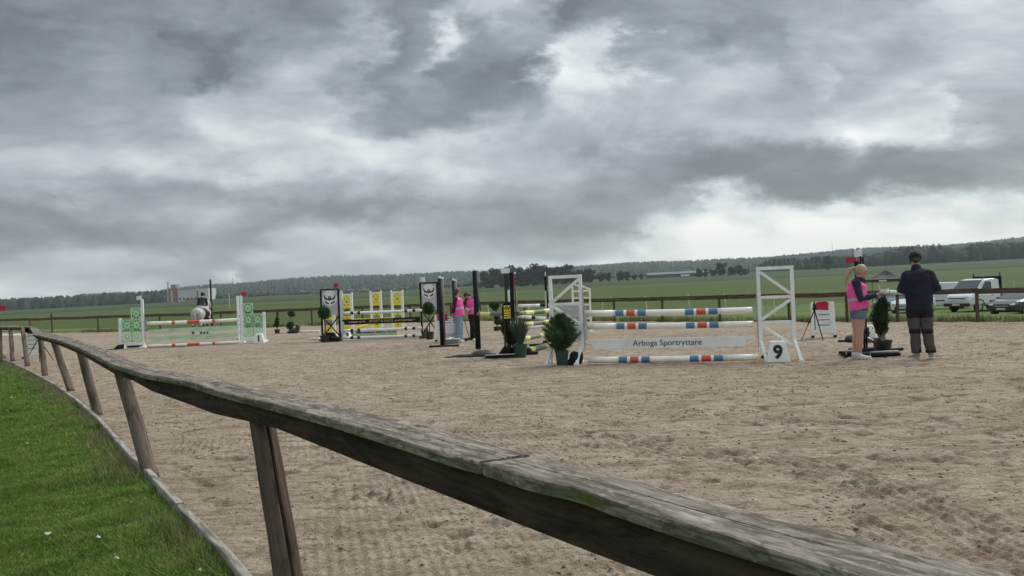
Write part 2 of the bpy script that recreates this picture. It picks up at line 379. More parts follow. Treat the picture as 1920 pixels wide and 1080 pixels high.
def terr(x, y):
    x = np.asarray(x, float); y = np.asarray(y, float)
    s = sdist(x, y)
    cam_side = sstep(16, 26, y + 0.35 * np.maximum(-x, 0) * 0) # lawn on the camera side stays level
    left_lawn = (x < -14) & (y < 45)
    dip = -1.15 * sstep(1.0, 30, s) * np.where(y > 8, sstep(18, 34, y + np.maximum(x, 0) * 0.4), 0) * np.where(left_lawn, 0.3, 1)
    base = np.where(s < -0.4, -0.25, -0.03) * 1.0
    base = np.where(s < 0.1, np.interp(s, [-0.5, 0.1], [-0.25, -0.015]), -0.015)
    z = base + dip + np.where(y > 60, far_z(x, y), 0)
    z = z + (fbm2(x * 0.15, y * 0.15, 3) - 0.5) * 0.25 * sstep(3, 15, s) * (y > 20)
    return z
def terr1(x, y): return float(terr(np.array([x]), np.array([y]))[0])
def T(px, py):
    """where the pixel's ray meets the terrain outside the arena"""
    d = ray(px, py); best = None; last = None
    Ds = np.concatenate([np.arange(20, 120, 0.5), np.arange(120, 2500, 5)])
    xs = d.x / d.y * Ds; zs = EYE + d.z / d.y * Ds; tz = terr(xs, Ds); k = np.argmax(zs <= tz)
    if not (zs <= tz).any(): k = len(Ds) - 1
    return Vector((xs[k], Ds[k], tz[k]))

# ------------------------------------------------------------------ ground materials
def new_mat(key):
    mt = bpy.data.materials.new(key); mt.use_nodes = True; return mt, mt.node_tree, mt.node_tree.nodes['Principled BSDF']
def noise_n(nt, vec, scale, det=5, rough=0.55, dist=0.0):
    n = nt.nodes.new('ShaderNodeTexNoise'); n.inputs['Scale'].default_value = scale; n.inputs['Detail'].default_value = det
    n.inputs['Roughness'].default_value = rough; n.inputs['Distortion'].default_value = dist; nt.links.new(vec, n.inputs['Vector']); return n.outputs['Fac']
def mapping(nt, vec, sc=(1, 1, 1), rz=0.0, loc=(0, 0, 0)):
    n = nt.nodes.new('ShaderNodeMapping'); n.inputs['Scale'].default_value = sc; n.inputs['Rotation'].default_value = (0, 0, rz); n.inputs['Location'].default_value = loc
    nt.links.new(vec, n.inputs[0]); return n.outputs[0]
def mixc(nt, f, a, b, mode='MIX'):
    n = nt.nodes.new('ShaderNodeMix'); n.data_type = 'RGBA'; n.blend_type = mode
    for s, v in ((0, f), (6, a), (7, b)):
        if isinstance(v, (int, float)): n.inputs[s].default_value = v
        elif isinstance(v, tuple): n.inputs[s].default_value = (*v, 1)
        else: nt.links.new(v, n.inputs[s])
    return n.outputs[2]

def sand_material():
    mt, nt, b = new_mat('arena_sand'); L = nt.links
    tc = nt.nodes.new('ShaderNodeTexCoord').outputs['Object']
    b.inputs['Roughness'].default_value = 0.95; b.inputs['Specular IOR Level'].default_value = 0.15
    big = noise_n(nt, tc, 0.16, 4, 0.55, 0.6)
    col = ramp(nt, big, [(0.33, (0.37, 0.275, 0.196)), (0.5, (0.46, 0.362, 0.27)), (0.68, (0.51, 0.425, 0.333))])
    mid = noise_n(nt, tc, 1.3, 7, 0.65, 0.3)
    col = mixc(nt, 0.55, col, ramp(nt, mid, [(0.35, (0.33, 0.243, 0.172)), (0.65, (0.52, 0.43, 0.332))]))
    # damp turned-up clots and hoof scuffs, with small relief shading put into the colour
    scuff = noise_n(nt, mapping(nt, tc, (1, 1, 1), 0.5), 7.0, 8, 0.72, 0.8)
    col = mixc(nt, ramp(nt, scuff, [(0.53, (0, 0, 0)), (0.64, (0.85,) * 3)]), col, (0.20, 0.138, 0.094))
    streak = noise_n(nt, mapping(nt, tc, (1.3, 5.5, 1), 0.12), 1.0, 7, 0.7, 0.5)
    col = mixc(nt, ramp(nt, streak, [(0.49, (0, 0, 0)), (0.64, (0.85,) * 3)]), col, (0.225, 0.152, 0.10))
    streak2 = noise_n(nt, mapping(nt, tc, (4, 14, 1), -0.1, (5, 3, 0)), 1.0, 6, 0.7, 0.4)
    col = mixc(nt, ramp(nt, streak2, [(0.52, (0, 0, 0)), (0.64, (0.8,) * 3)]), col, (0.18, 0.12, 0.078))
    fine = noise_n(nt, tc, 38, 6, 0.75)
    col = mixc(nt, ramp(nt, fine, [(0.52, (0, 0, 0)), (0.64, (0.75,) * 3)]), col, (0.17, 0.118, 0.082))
    col = mixc(nt, ramp(nt, noise_n(nt, tc, 60, 4, 0.7), [(0.6, (0, 0, 0)), (0.75, (0.6,) * 3)]), col, (0.52, 0.46, 0.40))
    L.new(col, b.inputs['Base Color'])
    h = noise_n(nt, tc, 22, 8, 0.7)
    bp = nt.nodes.new('ShaderNodeBump'); bp.inputs['Strength'].default_value = 0.9; bp.inputs['Distance'].default_value = 0.03; L.new(h, bp.inputs['Height'])
    h2 = noise_n(nt, tc, 4.5, 5, 0.7, 1.0)
    bp2 = nt.nodes.new('ShaderNodeBump'); bp2.inputs['Strength'].default_value = 0.7; bp2.inputs['Distance'].default_value = 0.10; L.new(h2, bp2.inputs['Height'])
    L.new(bp.outputs[0], bp2.inputs['Normal']); L.new(bp2.outputs[0], b.inputs['Normal'])
    return mt
def grass_ground_material():
    mt, nt, b = new_mat('lawn_and_fields'); L = nt.links
    tc = nt.nodes.new('ShaderNodeTexCoord').outputs['Object']; b.inputs['Roughness'].default_value = 0.95; b.inputs['Specular IOR Level'].default_value = 0.1
    sx = nt.nodes.new('ShaderNodeSeparateXYZ'); L.new(tc, sx.inputs[0])
    def M(op, a, bb):
        n = nt.nodes.new('ShaderNodeMath'); n.operation = op
        for i, v in enumerate((a, bb)):
            if isinstance(v, (int, float)): n.inputs[i].default_value = v
            else: L.new(v, n.inputs[i])
        return n.outputs[0]
    X, Y = sx.outputs[0], sx.outputs[1]
    lawn = ramp(nt, noise_n(nt, tc, 1.6, 6, 0.65), [(0.32, (0.05, 0.10, 0.014)), (0.55, (0.085, 0.155, 0.022)), (0.75, (0.12, 0.17, 0.04))])
    meadow = ramp(nt, noise_n(nt, mapping(nt, tc, (0.35, 1.2, 1)), 0.6, 6, 0.65), [(0.32, (0.075, 0.115, 0.028)), (0.52, (0.115, 0.16, 0.045)), (0.72, (0.20, 0.22, 0.10))])
    fld = ramp(nt, noise_n(nt, mapping(nt, tc, (0.25, 1, 1)), 0.02, 6, 0.6), [(0.35, (0.066, 0.088, 0.027)), (0.65, (0.088, 0.112, 0.034))])
    fld2 = ramp(nt, noise_n(nt, mapping(nt, tc, (0.3, 1, 1)), 0.006, 5, 0.6), [(0.35, (0.046, 0.068, 0.030)), (0.65, (0.058, 0.080, 0.034))])
    D = M('ADD', Y, M('MULTIPLY', noise_n(nt, tc, 0.01, 3), 8.0))
    def st(v, a, bb):
        n = nt.nodes.new('ShaderNodeMapRange'); L.new(v, n.inputs[0]); n.inputs[1].default_value = a; n.inputs[2].default_value = bb; return n.outputs[0]
    c = mixc(nt, st(Y, 22, 30), lawn, meadow)
    c = mixc(nt, st(D, 84, 92), c, fld)
    c = mixc(nt, M('MULTIPLY', st(D, 395, 405), 1.0), c, (0.035, 0.055, 0.022))
    c = mixc(nt, st(D, 440, 455), c, fld2)
    L.new(c, b.inputs['Base Color'])
    bp = nt.nodes.new('ShaderNodeBump'); bp.inputs['Strength'].default_value = 0.6; bp.inputs['Distance'].default_value = 0.05
    L.new(noise_n(nt, tc, 9, 5, 0.7), bp.inputs['Height']); L.new(bp.outputs[0], b.inputs['Normal'])
    return mt
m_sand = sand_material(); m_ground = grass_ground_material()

# ------------------------------------------------------------------ terrain sheet: polar grid round the viewer's side, out to the hills
def build_terrain():
    rr = np.concatenate([np.linspace(0.5, 60, 150), np.linspace(61, 130, 60), np.geomspace(134, 9000, 110)])
    na = 256; aa = np.linspace(0, 2 * np.pi, na, endpoint=False)
    rg, ag = np.meshgrid(rr, aa, indexing='ij'); x = rg * np.sin(ag); y = rg * np.cos(ag)
    z = terr(x, y); v = np.stack([x, y, z], -1).reshape(-1, 3)
    i = np.arange(len(rr) - 1)[:, None]; j = np.arange(na)[None, :]; j2 = (j + 1) % na
    f = np.stack([i * na + j + 0 * j2, i * na + j2, (i + 1) * na + j2, (i + 1) * na + j], -1).reshape(-1, 4)[:, ::-1]
    tag(npmesh('ground', v, f, m_ground, smooth=True), kind='structure', label='green fields and lawn stretching away to the hills')
build_terrain()

# sand sheet: fine real relief near the fence, coarse beyond
TRACKS = []
for px_, k_ in (([(1335, 857), (1480, 885), (1623, 915), (1910, 948), (2150, 985)], 0.16), ([(1180, 835), (1300, 870), (1450, 930), (1600, 1000), (1760, 1090)], 0.42), ([(1450, 860), (1620, 905), (1790, 975), (1990, 1070)], 0.30), ([(1250, 760), (1500, 790), (1800, 800), (2050, 800)], 0.20), ([(700, 745), (1000, 800), (1250, 835), (1400, 850)], 0.16)):
    TRACKS.append(([tuple(P(a_, c_).to_2d()) for a_, c_ in px_], k_))
def sand_h(x, y):
    h = (fbm2(x * 0.5, y * 0.5, 3) - 0.5) * 0.05
    h += (fbm2(x * 3.1, y * 3.1, 4) - 0.5) * 0.034
        # harrow combing: fine parallel grooves in swathes
    a = R(-33); u = x * math.cos(a) - y * math.sin(a); w = x * math.sin(a) + y * math.cos(a)
    warp = (fbm2(x * 0.35, y * 0.35, 2) - 0.5) * 1.2
    a2 = R(13); u2 = x * math.cos(a2) + y * math.sin(a2)
    mask = np.clip((fbm2(x * 0.28 + 9, y * 0.28 + 4, 3) - 0.40) * 7, 0, 1) * sstep(1.1, 0.5, x)
    h += (fbm2(x * 11 + 50, y * 11, 3) - 0.5) * 0.020 * (1 - .55 * mask)
    h += 0.0072 * np.sin((u2 + warp * 0.22 + (fbm2(x * 4, y * 1.0, 2) - .5) * .03) * 2 * np.pi / 0.066) * mask * (0.3 + 0.9 * fbm2(x * 2.3 + 5, y * 2.3, 2))
    # churned lanes beside the jumps and big soft hollows
    lane = np.clip((fbm2(x * 0.22 + 31, y * 0.22 + 8, 2) - 0.52) * 8, 0, 1); h += lane * (fbm2(x * 6.5 + 3, y * 6.5, 3) - 0.5) * 0.03
    # hoof marks
    c = fbm2(x * 5 + 100, y * 5 + 7, 2); h -= 0.050 * np.clip((c - 0.66) * 6, 0, 1)
    for pts, k0 in TRACKS:
        d = np.full(x.shape, 9.0)
        for (ax, ay), (bx, by) in zip(pts[:-1], pts[1:]):
            ex, ey = bx - ax, by - ay; L2 = ex * ex + ey * ey; t = np.clip(((x - ax) * ex + (y - ay) * ey) / L2, 0, 1); sg = np.sign(ex * (y - ay) - ey * (x - ax)); q = np.hypot(x - ax - t * ex, y - ay - t * ey)
            d = np.where(q < np.abs(d), q * sg, d)
        w_ = np.clip(1.25 - np.abs(d) / k0, 0, 1); h = h + 0.013 * np.sin(d * 2 * np.pi / 0.095 + 1.0) * w_ * np.clip(fbm2(x * 1.3, y * 1.3, 2) * 3 - .7, 0.1, 1)
    return h
def build_sand():
    vs, fs = [], []
    def grid(x0, x1, y0, y1, st, inner=None):
        nonlocal vs, fs
        nx = int(round((x1 - x0) / st)) + 1; ny = int(round((y1 - y0) / st)) + 1
        gx, gy = np.meshgrid(np.linspace(x0, x1, nx), np.linspace(y0, y1, ny)); s = sdist(gx, gy)
        z = sand_h(gx, gy) * sstep(0, 0.35, -s) * (1.0 if st < 0.1 else 0.8)
        # clamp border vertices onto the outline by dropping them under the turf
        z = np.where(s > -0.02, -0.06, z)
        k = np.arange(nx * ny).reshape(ny, nx); q = np.stack([k[:-1, :-1], k[:-1, 1:], k[1:, 1:], k[1:, :-1]], -1).reshape(-1, 4)
        cx = (gx[:-1, :-1] + st / 2).ravel(); cy = (gy[:-1, :-1] + st / 2).ravel(); sm = sdist(cx, cy) < st
        if inner is not None: sm &= ~((cx > inner[0]) & (cx < inner[1]) & (cy > inner[2]) & (cy < inner[3]))
        q = q[sm]; o = sum(len(a) for a in vs); vs.append(np.stack([gx, gy, z], -1).reshape(-1, 3)); fs.append(q + o)
    grid(-4, 6, 1.0, 9.0, 0.017)
    grid(-6, 8, 1.0, 12, 0.035, (-4, 6, 1.0, 9.0))
    grid(-12, 12, 1.0, 24.0, 0.09, (-6, 8, 1.0, 12))
    grid(-48, 48, -12, 72.0, 0.5, (-12, 12, 1.0, 24.0))
    v = np.concatenate(vs); f = np.concatenate(fs)
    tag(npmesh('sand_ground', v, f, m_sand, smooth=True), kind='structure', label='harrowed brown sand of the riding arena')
build_sand()
def sz(x, y): return float(sand_h(np.array([x]), np.array([y]))[0])

# clods of damp sand and droppings of turned footing
def build_clods():
    r = np.random.RandomState(11); n = 26000
    ico = np.array([[0, 0, 1], [.9, 0, .1], [.2, .85, .1], [-.75, .5, .1], [-.7, -.55, .1], [.3, -.85, .1], [0, 0, -.6]])
    tri = np.array([[0, 1, 2], [0, 2, 3], [0, 3, 4], [0, 4, 5], [0, 5, 1], [6, 2, 1], [6, 3, 2], [6, 4, 3], [6, 5, 4], [6, 1, 5]])
    cl = r.rand(700, 2) * [28, 24] + [-12, 2]
    k = r.randint(0, 700, n); p = cl[k] + r.randn(n, 2) * [0.30, 0.16]
    p2 = np.stack([r.rand(n) * 28 - 12, 1.5 + r.rand(n) ** 1.2 * 22], 1); p = np.concatenate([p, p2]); n = len(p)
    ok = sdist(p[:, 0], p[:, 1]) < -0.12; p = p[ok]; n = len(p)
    s = 0.003 + 0.013 * r.rand(n) ** 3.5; z = sand_h(p[:, 0], p[:, 1])
    a = r.rand(n) * 6.28; ca, sa = np.cos(a), np.sin(a)
    v = ico[None] * (0.6 + 0.8 * r.rand(n, 7, 1)) * s[:, None, None] * [1.3, 1, 0.7]
    v = np.stack([v[..., 0] * ca[:, None] - v[..., 1] * sa[:, None] + p[:, None, 0], v[..., 0] * sa[:, None] + v[..., 1] * ca[:, None] + p[:, None, 1], v[..., 2] + z[:, None] + s[:, None] * 0.2], -1)
    f = tri[None] + (np.arange(n) * 7)[:, None, None]
    mt = mat('damp_sand_clods', (0.27, 0.195, 0.14), 0.95, 0.4, 2.0, island=0.45)
    tag(npmesh('sand_clods', v.reshape(-1, 3), f.reshape(-1, 3), mt), kind='stuff', label='small dark clods of damp sand scattered over the arena')
build_clods()

# ------------------------------------------------------------------ grass blades on the lawn (foreground left)
def build_lawn():
    r = np.random.RandomState(5)
    pts = []
    # density falls with distance
    for (n, D0, D1) in ((150000, 3.6, 7.5), (90000, 7.5, 12), (50000, 12, 20), (30000, 20, 30)):
        D = D0 + (D1 - D0) * r.rand(n); t = -0.66 + (0.45) * r.rand(n); pts.append(np.stack([t * D, D], 1))
    p = np.concatenate(pts)
    s = sdist(p[:, 0], p[:, 1]); ok = (s > 0.02); p = p[ok]; s = s[ok]; n = len(p)
    z = terr(p[:, 0], p[:, 1])
    clump = np.clip((fbm2(p[:, 0] * 2.8, p[:, 1] * 2.8, 4) - .5) * 2.2 + .5, 0.05, 1)
    edge = np.exp(-s / 0.25)
    hgt = (0.018 + 0.028 * r.rand(n)) * (0.4 + 1.3 * clump) + 0.055 * edge * r.rand(n) ** 2
    far = sstep(6, 20, p[:, 1]); wid = (0.0028 + 0.0028 * r.rand(n)) * (1 + 2.2 * far)
    a = r.rand(n) * 6.28; lean = (0.3 + 0.9 * r.rand(n)) * hgt; la = r.rand(n) * 6.28
    dx, dy = np.cos(a) * wid, np.sin(a) * wid
    b0 = np.stack([p[:, 0] - dx, p[:, 1] - dy, z], -1); b1 = np.stack([p[:, 0] + dx, p[:, 1] + dy, z], -1)
    mx = np.cos(la) * lean * 0.35; my = np.sin(la) * lean * 0.35
    m0 = np.stack([p[:, 0] + mx - dx * .8, p[:, 1] + my - dy * .8, z + hgt * .6], -1); m1 = np.stack([p[:, 0] + mx + dx * .8, p[:, 1] + my + dy * .8, z + hgt * .6], -1)
    tp = np.stack([p[:, 0] + np.cos(la) * lean, p[:, 1] + np.sin(la) * lean, z + hgt], -1)
    v = np.stack([b0, b1, m1, m0, tp], 1); i = np.arange(n)[:, None] * 5
    f = np.concatenate([i + [[0, 1, 2]], i + [[0, 2, 3]], i + [[3, 2, 4]]], 0)
    mt, nt, b = new_mat('grass_blades'); L = nt.links; b.inputs['Roughness'].default_value = 0.6; b.inputs['Specular IOR Level'].default_value = 0.25
    tc = nt.nodes.new('ShaderNodeTexCoord').outputs['Object']; g = nt.nodes.new('ShaderNodeNewGeometry').outputs['Random Per Island']
    c1 = ramp(nt, noise_n(nt, tc, 1.1, 4, 0.6), [(0.35, (0.115, 0.225, 0.026)), (0.55, (0.185, 0.295, 0.048)), (0.75, (0.29, 0.35, 0.10))])
    c2 = ramp(nt, g, [(0.0, (0.06, 0.135, 0.016)), (0.5, (0.15, 0.27, 0.035)), (0.9, (0.25, 0.33, 0.07)), (0.97, (0.38, 0.34, 0.16))])
    c = mixc(nt, 0.5, c1, c2)
    c = mixc(nt, ramp(nt, noise_n(nt, tc, 4.5, 6, 0.7), [(0.5, (0, 0, 0)), (0.68, (0.75,) * 3)]), c, (0.30, 0.33, 0.10))
    c = mixc(nt, ramp(nt, noise_n(nt, mapping(nt, tc, (1, 1, 1), 0, (7, 2, 0)), 2.2, 6, 0.7), [(0.52, (0, 0, 0)), (0.68, (0.8,) * 3)]), c, (0.05, 0.115, 0.016))
    L.new(c, b.inputs['Base Color'])
    b.inputs['Subsurface Weight'].default_value = 0.0
    tr = nt.nodes.new('ShaderNodeBsdfTranslucent'); L.new(c, tr.inputs[0]); mx_ = nt.nodes.new('ShaderNodeMixShader'); mx_.inputs[0].default_value = 0.3
    L.new(b.outputs[0], mx_.inputs[1]); L.new(tr.outputs[0], mx_.inputs[2]); L.new(mx_.outputs[0], nt.nodes['Material Output'].inputs[0])
    tag(npmesh('lawn_grass', v.reshape(-1, 3), f, mt), kind='stuff', label='short green lawn grass outside the fence')
build_lawn()
def build_edge_weeds():
    """dry and green taller grass along the kerb boards and at the foot of the far fence"""
    r = np.random.RandomState(9); P_ = []
    for path, n, off in ((near_path[1:-2], 42000, 1), (far_path[1:11], 30000, 1)):
        seg = [(path[i], path[i + 1]) for i in range(len(path) - 1)]; ln = np.array([(b - a).length for a, b in seg]); pr = ln / ln.sum()
        k = r.choice(len(seg), n, p=pr); t = r.rand(n)
        A = np.array([[a.x, a.y] for a, b in seg]); B = np.array([[b.x, b.y] for a, b in seg]); q = A[k] * (1 - t[:, None]) + B[k] * t[:, None]
        d = (B - A)[k]; d /= np.linalg.norm(d, axis=1)[:, None]; nr = np.stack([-d[:, 1], d[:, 0]], 1)
        o = np.abs(r.randn(n)) * (0.17 if path[0].x > -25 else 0.35) + 0.02
        q1 = q + nr * o[:, None]; q2 = q - nr * o[:, None]; s1 = sdist(q1[:, 0], q1[:, 1]); q = np.where((s1 > 0)[:, None], q1, q2); P_.append(q)
    p = np.concatenate(P_); n = len(p); farm = p[:, 1] > 34
    keep = fbm2(p[:, 0] * 1.4, p[:, 1] * 1.4, 2) + 0.25 * r.rand(n) > 0.5; p = p[keep]; n = len(p); farm = (p[:, 1] > 24) & (p[:, 0] > -26)
    z = terr(p[:, 0], p[:, 1]); h = np.where(farm, 0.10 + 0.16 * r.rand(n), 0.04 + 0.10 * r.rand(n) ** 1.5); w = np.where(farm, 0.012, 0.0028)
    a = r.rand(n) * 6.28; la = r.rand(n) * 6.28; ln = h * (0.3 + 0.5 * r.rand(n))
    dx, dy = np.cos(a) * w, np.sin(a) * w
    v = np.stack([np.stack([p[:, 0] - dx, p[:, 1] - dy, z], -1), np.stack([p[:, 0] + dx, p[:, 1] + dy, z], -1), np.stack([p[:, 0] + np.cos(la) * ln, p[:, 1] + np.sin(la) * ln, z + h], -1)], 1)
    f = np.arange(n * 3).reshape(-1, 3)
    mt = mat('dry_edge_grass', (0.21, 0.20, 0.085), 0.8, 0.3, 2, island=0.5)
    tag(npmesh('edge_grass', v.reshape(-1, 3), f, mt), kind='stuff', label='taller dry grass growing along the arena edges')
build_edge_weeds()
def petals():
    r = random.Random(4); spots = [(8, 612 + 70), (50, 833), (180, 847), (91, 1004), (182, 1011), (218, 1051), (373, 1081 - 8), (22, 747)]
    mt = mat('white_petal', (0.75, 0.78, 0.6), 0.6, 0.05)
    where = ['at the left edge beside the farthest lawn', 'left of the middle of the lawn', 'upper middle of the lawn near the edging', 'low at the left of the lawn', 'lower middle, right of the pair', 'bottom middle, brightest of the leaves', 'at the bottom edge nearest the edging board', 'upper left of the lawn']
    for (x, y), wh in zip(spots, where):
        p = P(x, y, 0.02); mb = MB(); s = 0.010 + 0.009 * r.random(); a = r.random() * 3
        vs = [Vector((math.cos(a + t) * s * 1.3, math.sin(a + t) * s * 0.75, 0.022 + 0.008 * math.sin(t * 2))) for k, t in enumerate([0, 0.9, 1.6, 2.5, 3.3, 4.1, 4.9, 5.6])]
        mb.add(vs, [tuple(range(8))], mt)
        tag(mb.build('fallen_leaf', loc=(p.x, p.y, 0.012)), 'small pale leaf on the lawn, ' + wh, 'leaf', 'pale leaves on the lawn')
petals()

# ------------------------------------------------------------------ weathered wood
def wood_mat(key, light, dark, moss=0.0, grain=60, stretch=(1, 1, 1), bump=0.6):
    mt, nt, b = new_mat(key); L = nt.links; uv = nt.nodes.new('ShaderNodeUVMap'); uv.uv_map = 'grain'
    tc = nt.nodes.new('ShaderNodeTexCoord').outputs['Object']
    g1 = noise_n(nt, mapping(nt, uv.outputs[0], (1.6, grain, 1)), 1.0, 7, 0.7, 0.4)
    g2 = noise_n(nt, mapping(nt, uv.outputs[0], (5.0, grain * 3.5, 1)), 1.0, 4, 0.7)
    bl = noise_n(nt, mapping(nt, uv.outputs[0], (2.3, 14, 1)), 1.0, 6, 0.7, 0.8)
    c = ramp(nt, g1, [(0.30, dark), (0.48, tuple((a + b_) / 2 for a, b_ in zip(light, dark))), (0.66, light)])
    c = mixc(nt, ramp(nt, bl, [(0.47, (0, 0, 0)), (0.60, (0.8,) * 3)]), c, tuple(x * 0.24 for x in light))
    c = mixc(nt, ramp(nt, g2, [(0.60, (0, 0, 0)), (0.72, (0.7,) * 3)]), c, tuple(x * 0.5 for x in dark))
    if moss > 0.3:
        pa = noise_n(nt, mapping(nt, uv.outputs[0], (7, 22, 1), 0, (3, 1, 0)), 1.0, 8, 0.75, 1.2)
        c = mixc(nt, ramp(nt, pa, [(0.50, (0, 0, 0)), (0.56, (0.75,) * 3)]), c, (0.085, 0.064, 0.050))
        pb = noise_n(nt, mapping(nt, uv.outputs[0], (5, 16, 1), 0, (9, 4, 0)), 1.0, 8, 0.75, 1.0)
        c = mixc(nt, ramp(nt, pb, [(0.54, (0, 0, 0)), (0.66, (0.6,) * 3)]), c, (0.54, 0.48, 0.42))
        sub = nt.nodes.new('ShaderNodeVectorMath'); sub.operation = 'DISTANCE'; L.new(tc, sub.inputs[0]); mp0 = P(1085, 935, 0.93); sub.inputs[1].default_value = tuple(mp0)
        md = nt.nodes.new('ShaderNodeMapRange'); L.new(sub.outputs['Value'], md.inputs[0]); md.inputs[1].default_value = 0.03; md.inputs[2].default_value = 0.16; md.inputs[3].default_value = 0.6; md.inputs[4].default_value = 0
        zz_ = nt.nodes.new('ShaderNodeSeparateXYZ'); L.new(tc, zz_.inputs[0]); mz = nt.nodes.new('ShaderNodeMapRange'); L.new(zz_.outputs[2], mz.inputs[0]); mz.inputs[1].default_value = 0.94; mz.inputs[2].default_value = 0.946; mz.inputs[3].default_value = 1; mz.inputs[4].default_value = 0.0
        mm = nt.nodes.new('ShaderNodeMath'); mm.operation = 'MULTIPLY'; L.new(md.outputs[0], mm.inputs[0]); L.new(mz.outputs[0], mm.inputs[1])
        c = mixc(nt, mm.outputs[0], c, (0.12, 0.135, 0.02))
    if moss:
        mo = noise_n(nt, tc, 3.0, 5, 0.6)
        c = mixc(nt, ramp(nt, mo, [(0.60, (0, 0, 0)), (0.72, (moss * 0.45,) * 3)]), c, (0.10, 0.105, 0.03))
    L.new(c, b.inputs['Base Color']); b.inputs['Roughness'].default_value = 0.9; b.inputs['Specular IOR Level'].default_value = 0.15
    bp = nt.nodes.new('ShaderNodeBump'); bp.inputs['Strength'].default_value = bump; bp.inputs['Distance'].default_value = 0.006
    L.new(g1, bp.inputs['Height']); bp2 = nt.nodes.new('ShaderNodeBump'); bp2.inputs['Strength'].default_value = bump; bp2.inputs['Distance'].default_value = 0.004
    L.new(g2, bp2.inputs['Height']); L.new(bp.outputs[0], bp2.inputs['Normal']); L.new(bp2.outputs[0], b.inputs['Normal'])
    return mt
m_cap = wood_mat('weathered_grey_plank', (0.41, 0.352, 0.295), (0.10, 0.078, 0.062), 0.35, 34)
m_fascia = wood_mat('dark_brown_board', (0.085, 0.058, 0.044), (0.020, 0.013, 0.010), 0, 18, bump=0.3)  # side boards in a much darker brown than the cap planks
m_post0 = wood_mat('dark_split_log', (0.145, 0.105, 0.08), (0.05, 0.032, 0.024), 0, 26)
m_post = wood_mat('peeled_log', (0.235, 0.185, 0.145), (0.095, 0.062, 0.045), 0, 26)
m_kerb = wood_mat('grey_edging_board', (0.50, 0.46, 0.40), (0.26, 0.23, 0.19), 0.2, 22)
m_farfence = wood_mat('brown_fence_board', (0.155, 0.12, 0.08), (0.07, 0.052, 0.034), 0.3, 12)

def strip(name, rings, mt, parent, close=True, caps=True, smooth=False, jit=0.0, seed=0):
    """rings: list of lists of Vectors (same count); uv grain: u = metres along, v = metres round"""
    rr = random.Random(seed); k = len(rings[0]); verts = []; faces = []; u = [0.0]
    for i in range(1, len(rings)): u.append(u[-1] + (rings[i][0] - rings[i - 1][0]).length)
    per = [0.0]
    for j in range(1, k + 1): per.append(per[-1] + (rings[0][j % k] - rings[0][j - 1]).length)
    for r_ in rings:
        for p in r_:
            q = Vector(p)
            if jit: q = q + Vector((rr.uniform(-jit, jit), rr.uniform(-jit, jit), rr.uniform(-jit, jit)))
            verts.append(q)
    uvs = []; off = rr.random() * 50
    for i in range(len(rings) - 1):
        for j in range(k):
            j2 = (j + 1) % k; faces.append((i * k + j, i * k + j2, (i + 1) * k + j2, (i + 1) * k + j))
            uvs += [(u[i] + off, per[j]), (u[i] + off, per[j + 1]), (u[i + 1] + off, per[j + 1]), (u[i + 1] + off, per[j])]
    if caps:
        for i, rev in ((0, True), (len(rings) - 1, False)):
            ids = [i * k + j for j in range(k)]; ids = ids[::-1] if rev else ids
            faces.append(tuple(ids)); uvs += [(off + per[j] * 0.3, per[j] * 2) for j in range(k)]
    me = bpy.data.meshes.new(name); me.from_pydata([tuple(v) for v in verts], [], faces); me.materials.append(mt)
    ul = me.uv_layers.new(name='grain'); ul.data.foreach_set('uv', [c for t in uvs for c in t])
    if smooth: me.polygons.foreach_set('use_smooth', [True] * len(faces))
    bm = bmesh.new(); bm.from_mesh(me); bmesh.ops.recalc_face_normals(bm, faces=bm.faces); bm.to_mesh(me); bm.free()
    o = bpy.data.objects.new(name, me); C.objects.link(o); o.parent = parent
    return o

# ------------------------------------------------------------------ near rail fence
NT = interp([(-60, 614), (0, 613.5), (30, 613.5), (50, 613), (56, 614), (64, 627), (111, 638), (151, 653), (209, 682), (267, 700), (355, 715), (400, 730), (444, 741), (511, 757), (622, 785.5), (715, 813), (841, 852), (900, 866), (1000, 898), (1085, 913), (1120, 929), (1287, 982), (1527, 1051), (1618, 1080), (1900, 1165)])
FE = interp([(-60, 610), (0, 609.5), (53, 610.5), (67, 612.6), (72.6, 621), (124, 630), (169, 644), (222, 664), (284, 689), (400, 711), (489, 726), (526, 735.5), (659, 767), (807, 797), (937, 834), (1000, 853), (1100, 880), (1240, 910), (1431, 963), (1623, 1011), (1862, 1063), (2300, 1180)])
FB = interp([(-60, 617), (0, 616.5), (40, 619), (64, 631), (89, 641), (147, 655), (191, 680), (231, 703), (284, 733), (355, 758), (400, 775.5), (461, 789), (511, 800), (707, 879), (800, 915), (956, 976), (1102, 1033), (1227, 1080), (1400, 1146), (1900, 1335)])
ZR = interp([(-60, 0.96), (0, 0.955), (40, 0.95), (56, 0.93), (64, 0.90), (80, 0.93), (100, 0.95), (142, 0.955), (215, 0.965), (350, 0.955), (485, 0.95), (1000, 0.95), (2000, 0.95)])
fence = thing('rail_fence', 'weathered grey plank rail fence running along the lawn in the foreground', 'fence')
stx = [-60, -30, 0, 18, 36, 50, 56, 60, 64, 75, 90, 105, 120, 135, 150, 170, 190, 209, 228, 248, 267, 290, 320, 350, 380, 410, 444, 480, 511, 550, 590, 622, 670, 715, 760, 800, 841, 880, 897]
stx2 = [903, 940, 980, 1020, 1060, 1100, 1140, 1180, 1230, 1287, 1350, 1420, 1500, 1580, 1680, 1800, 1900]
def station(x):
    N = P(x, NT(x), ZR(x)); return N
allx = stx + stx2
Ns = [station(x) for x in allx]
rail = []
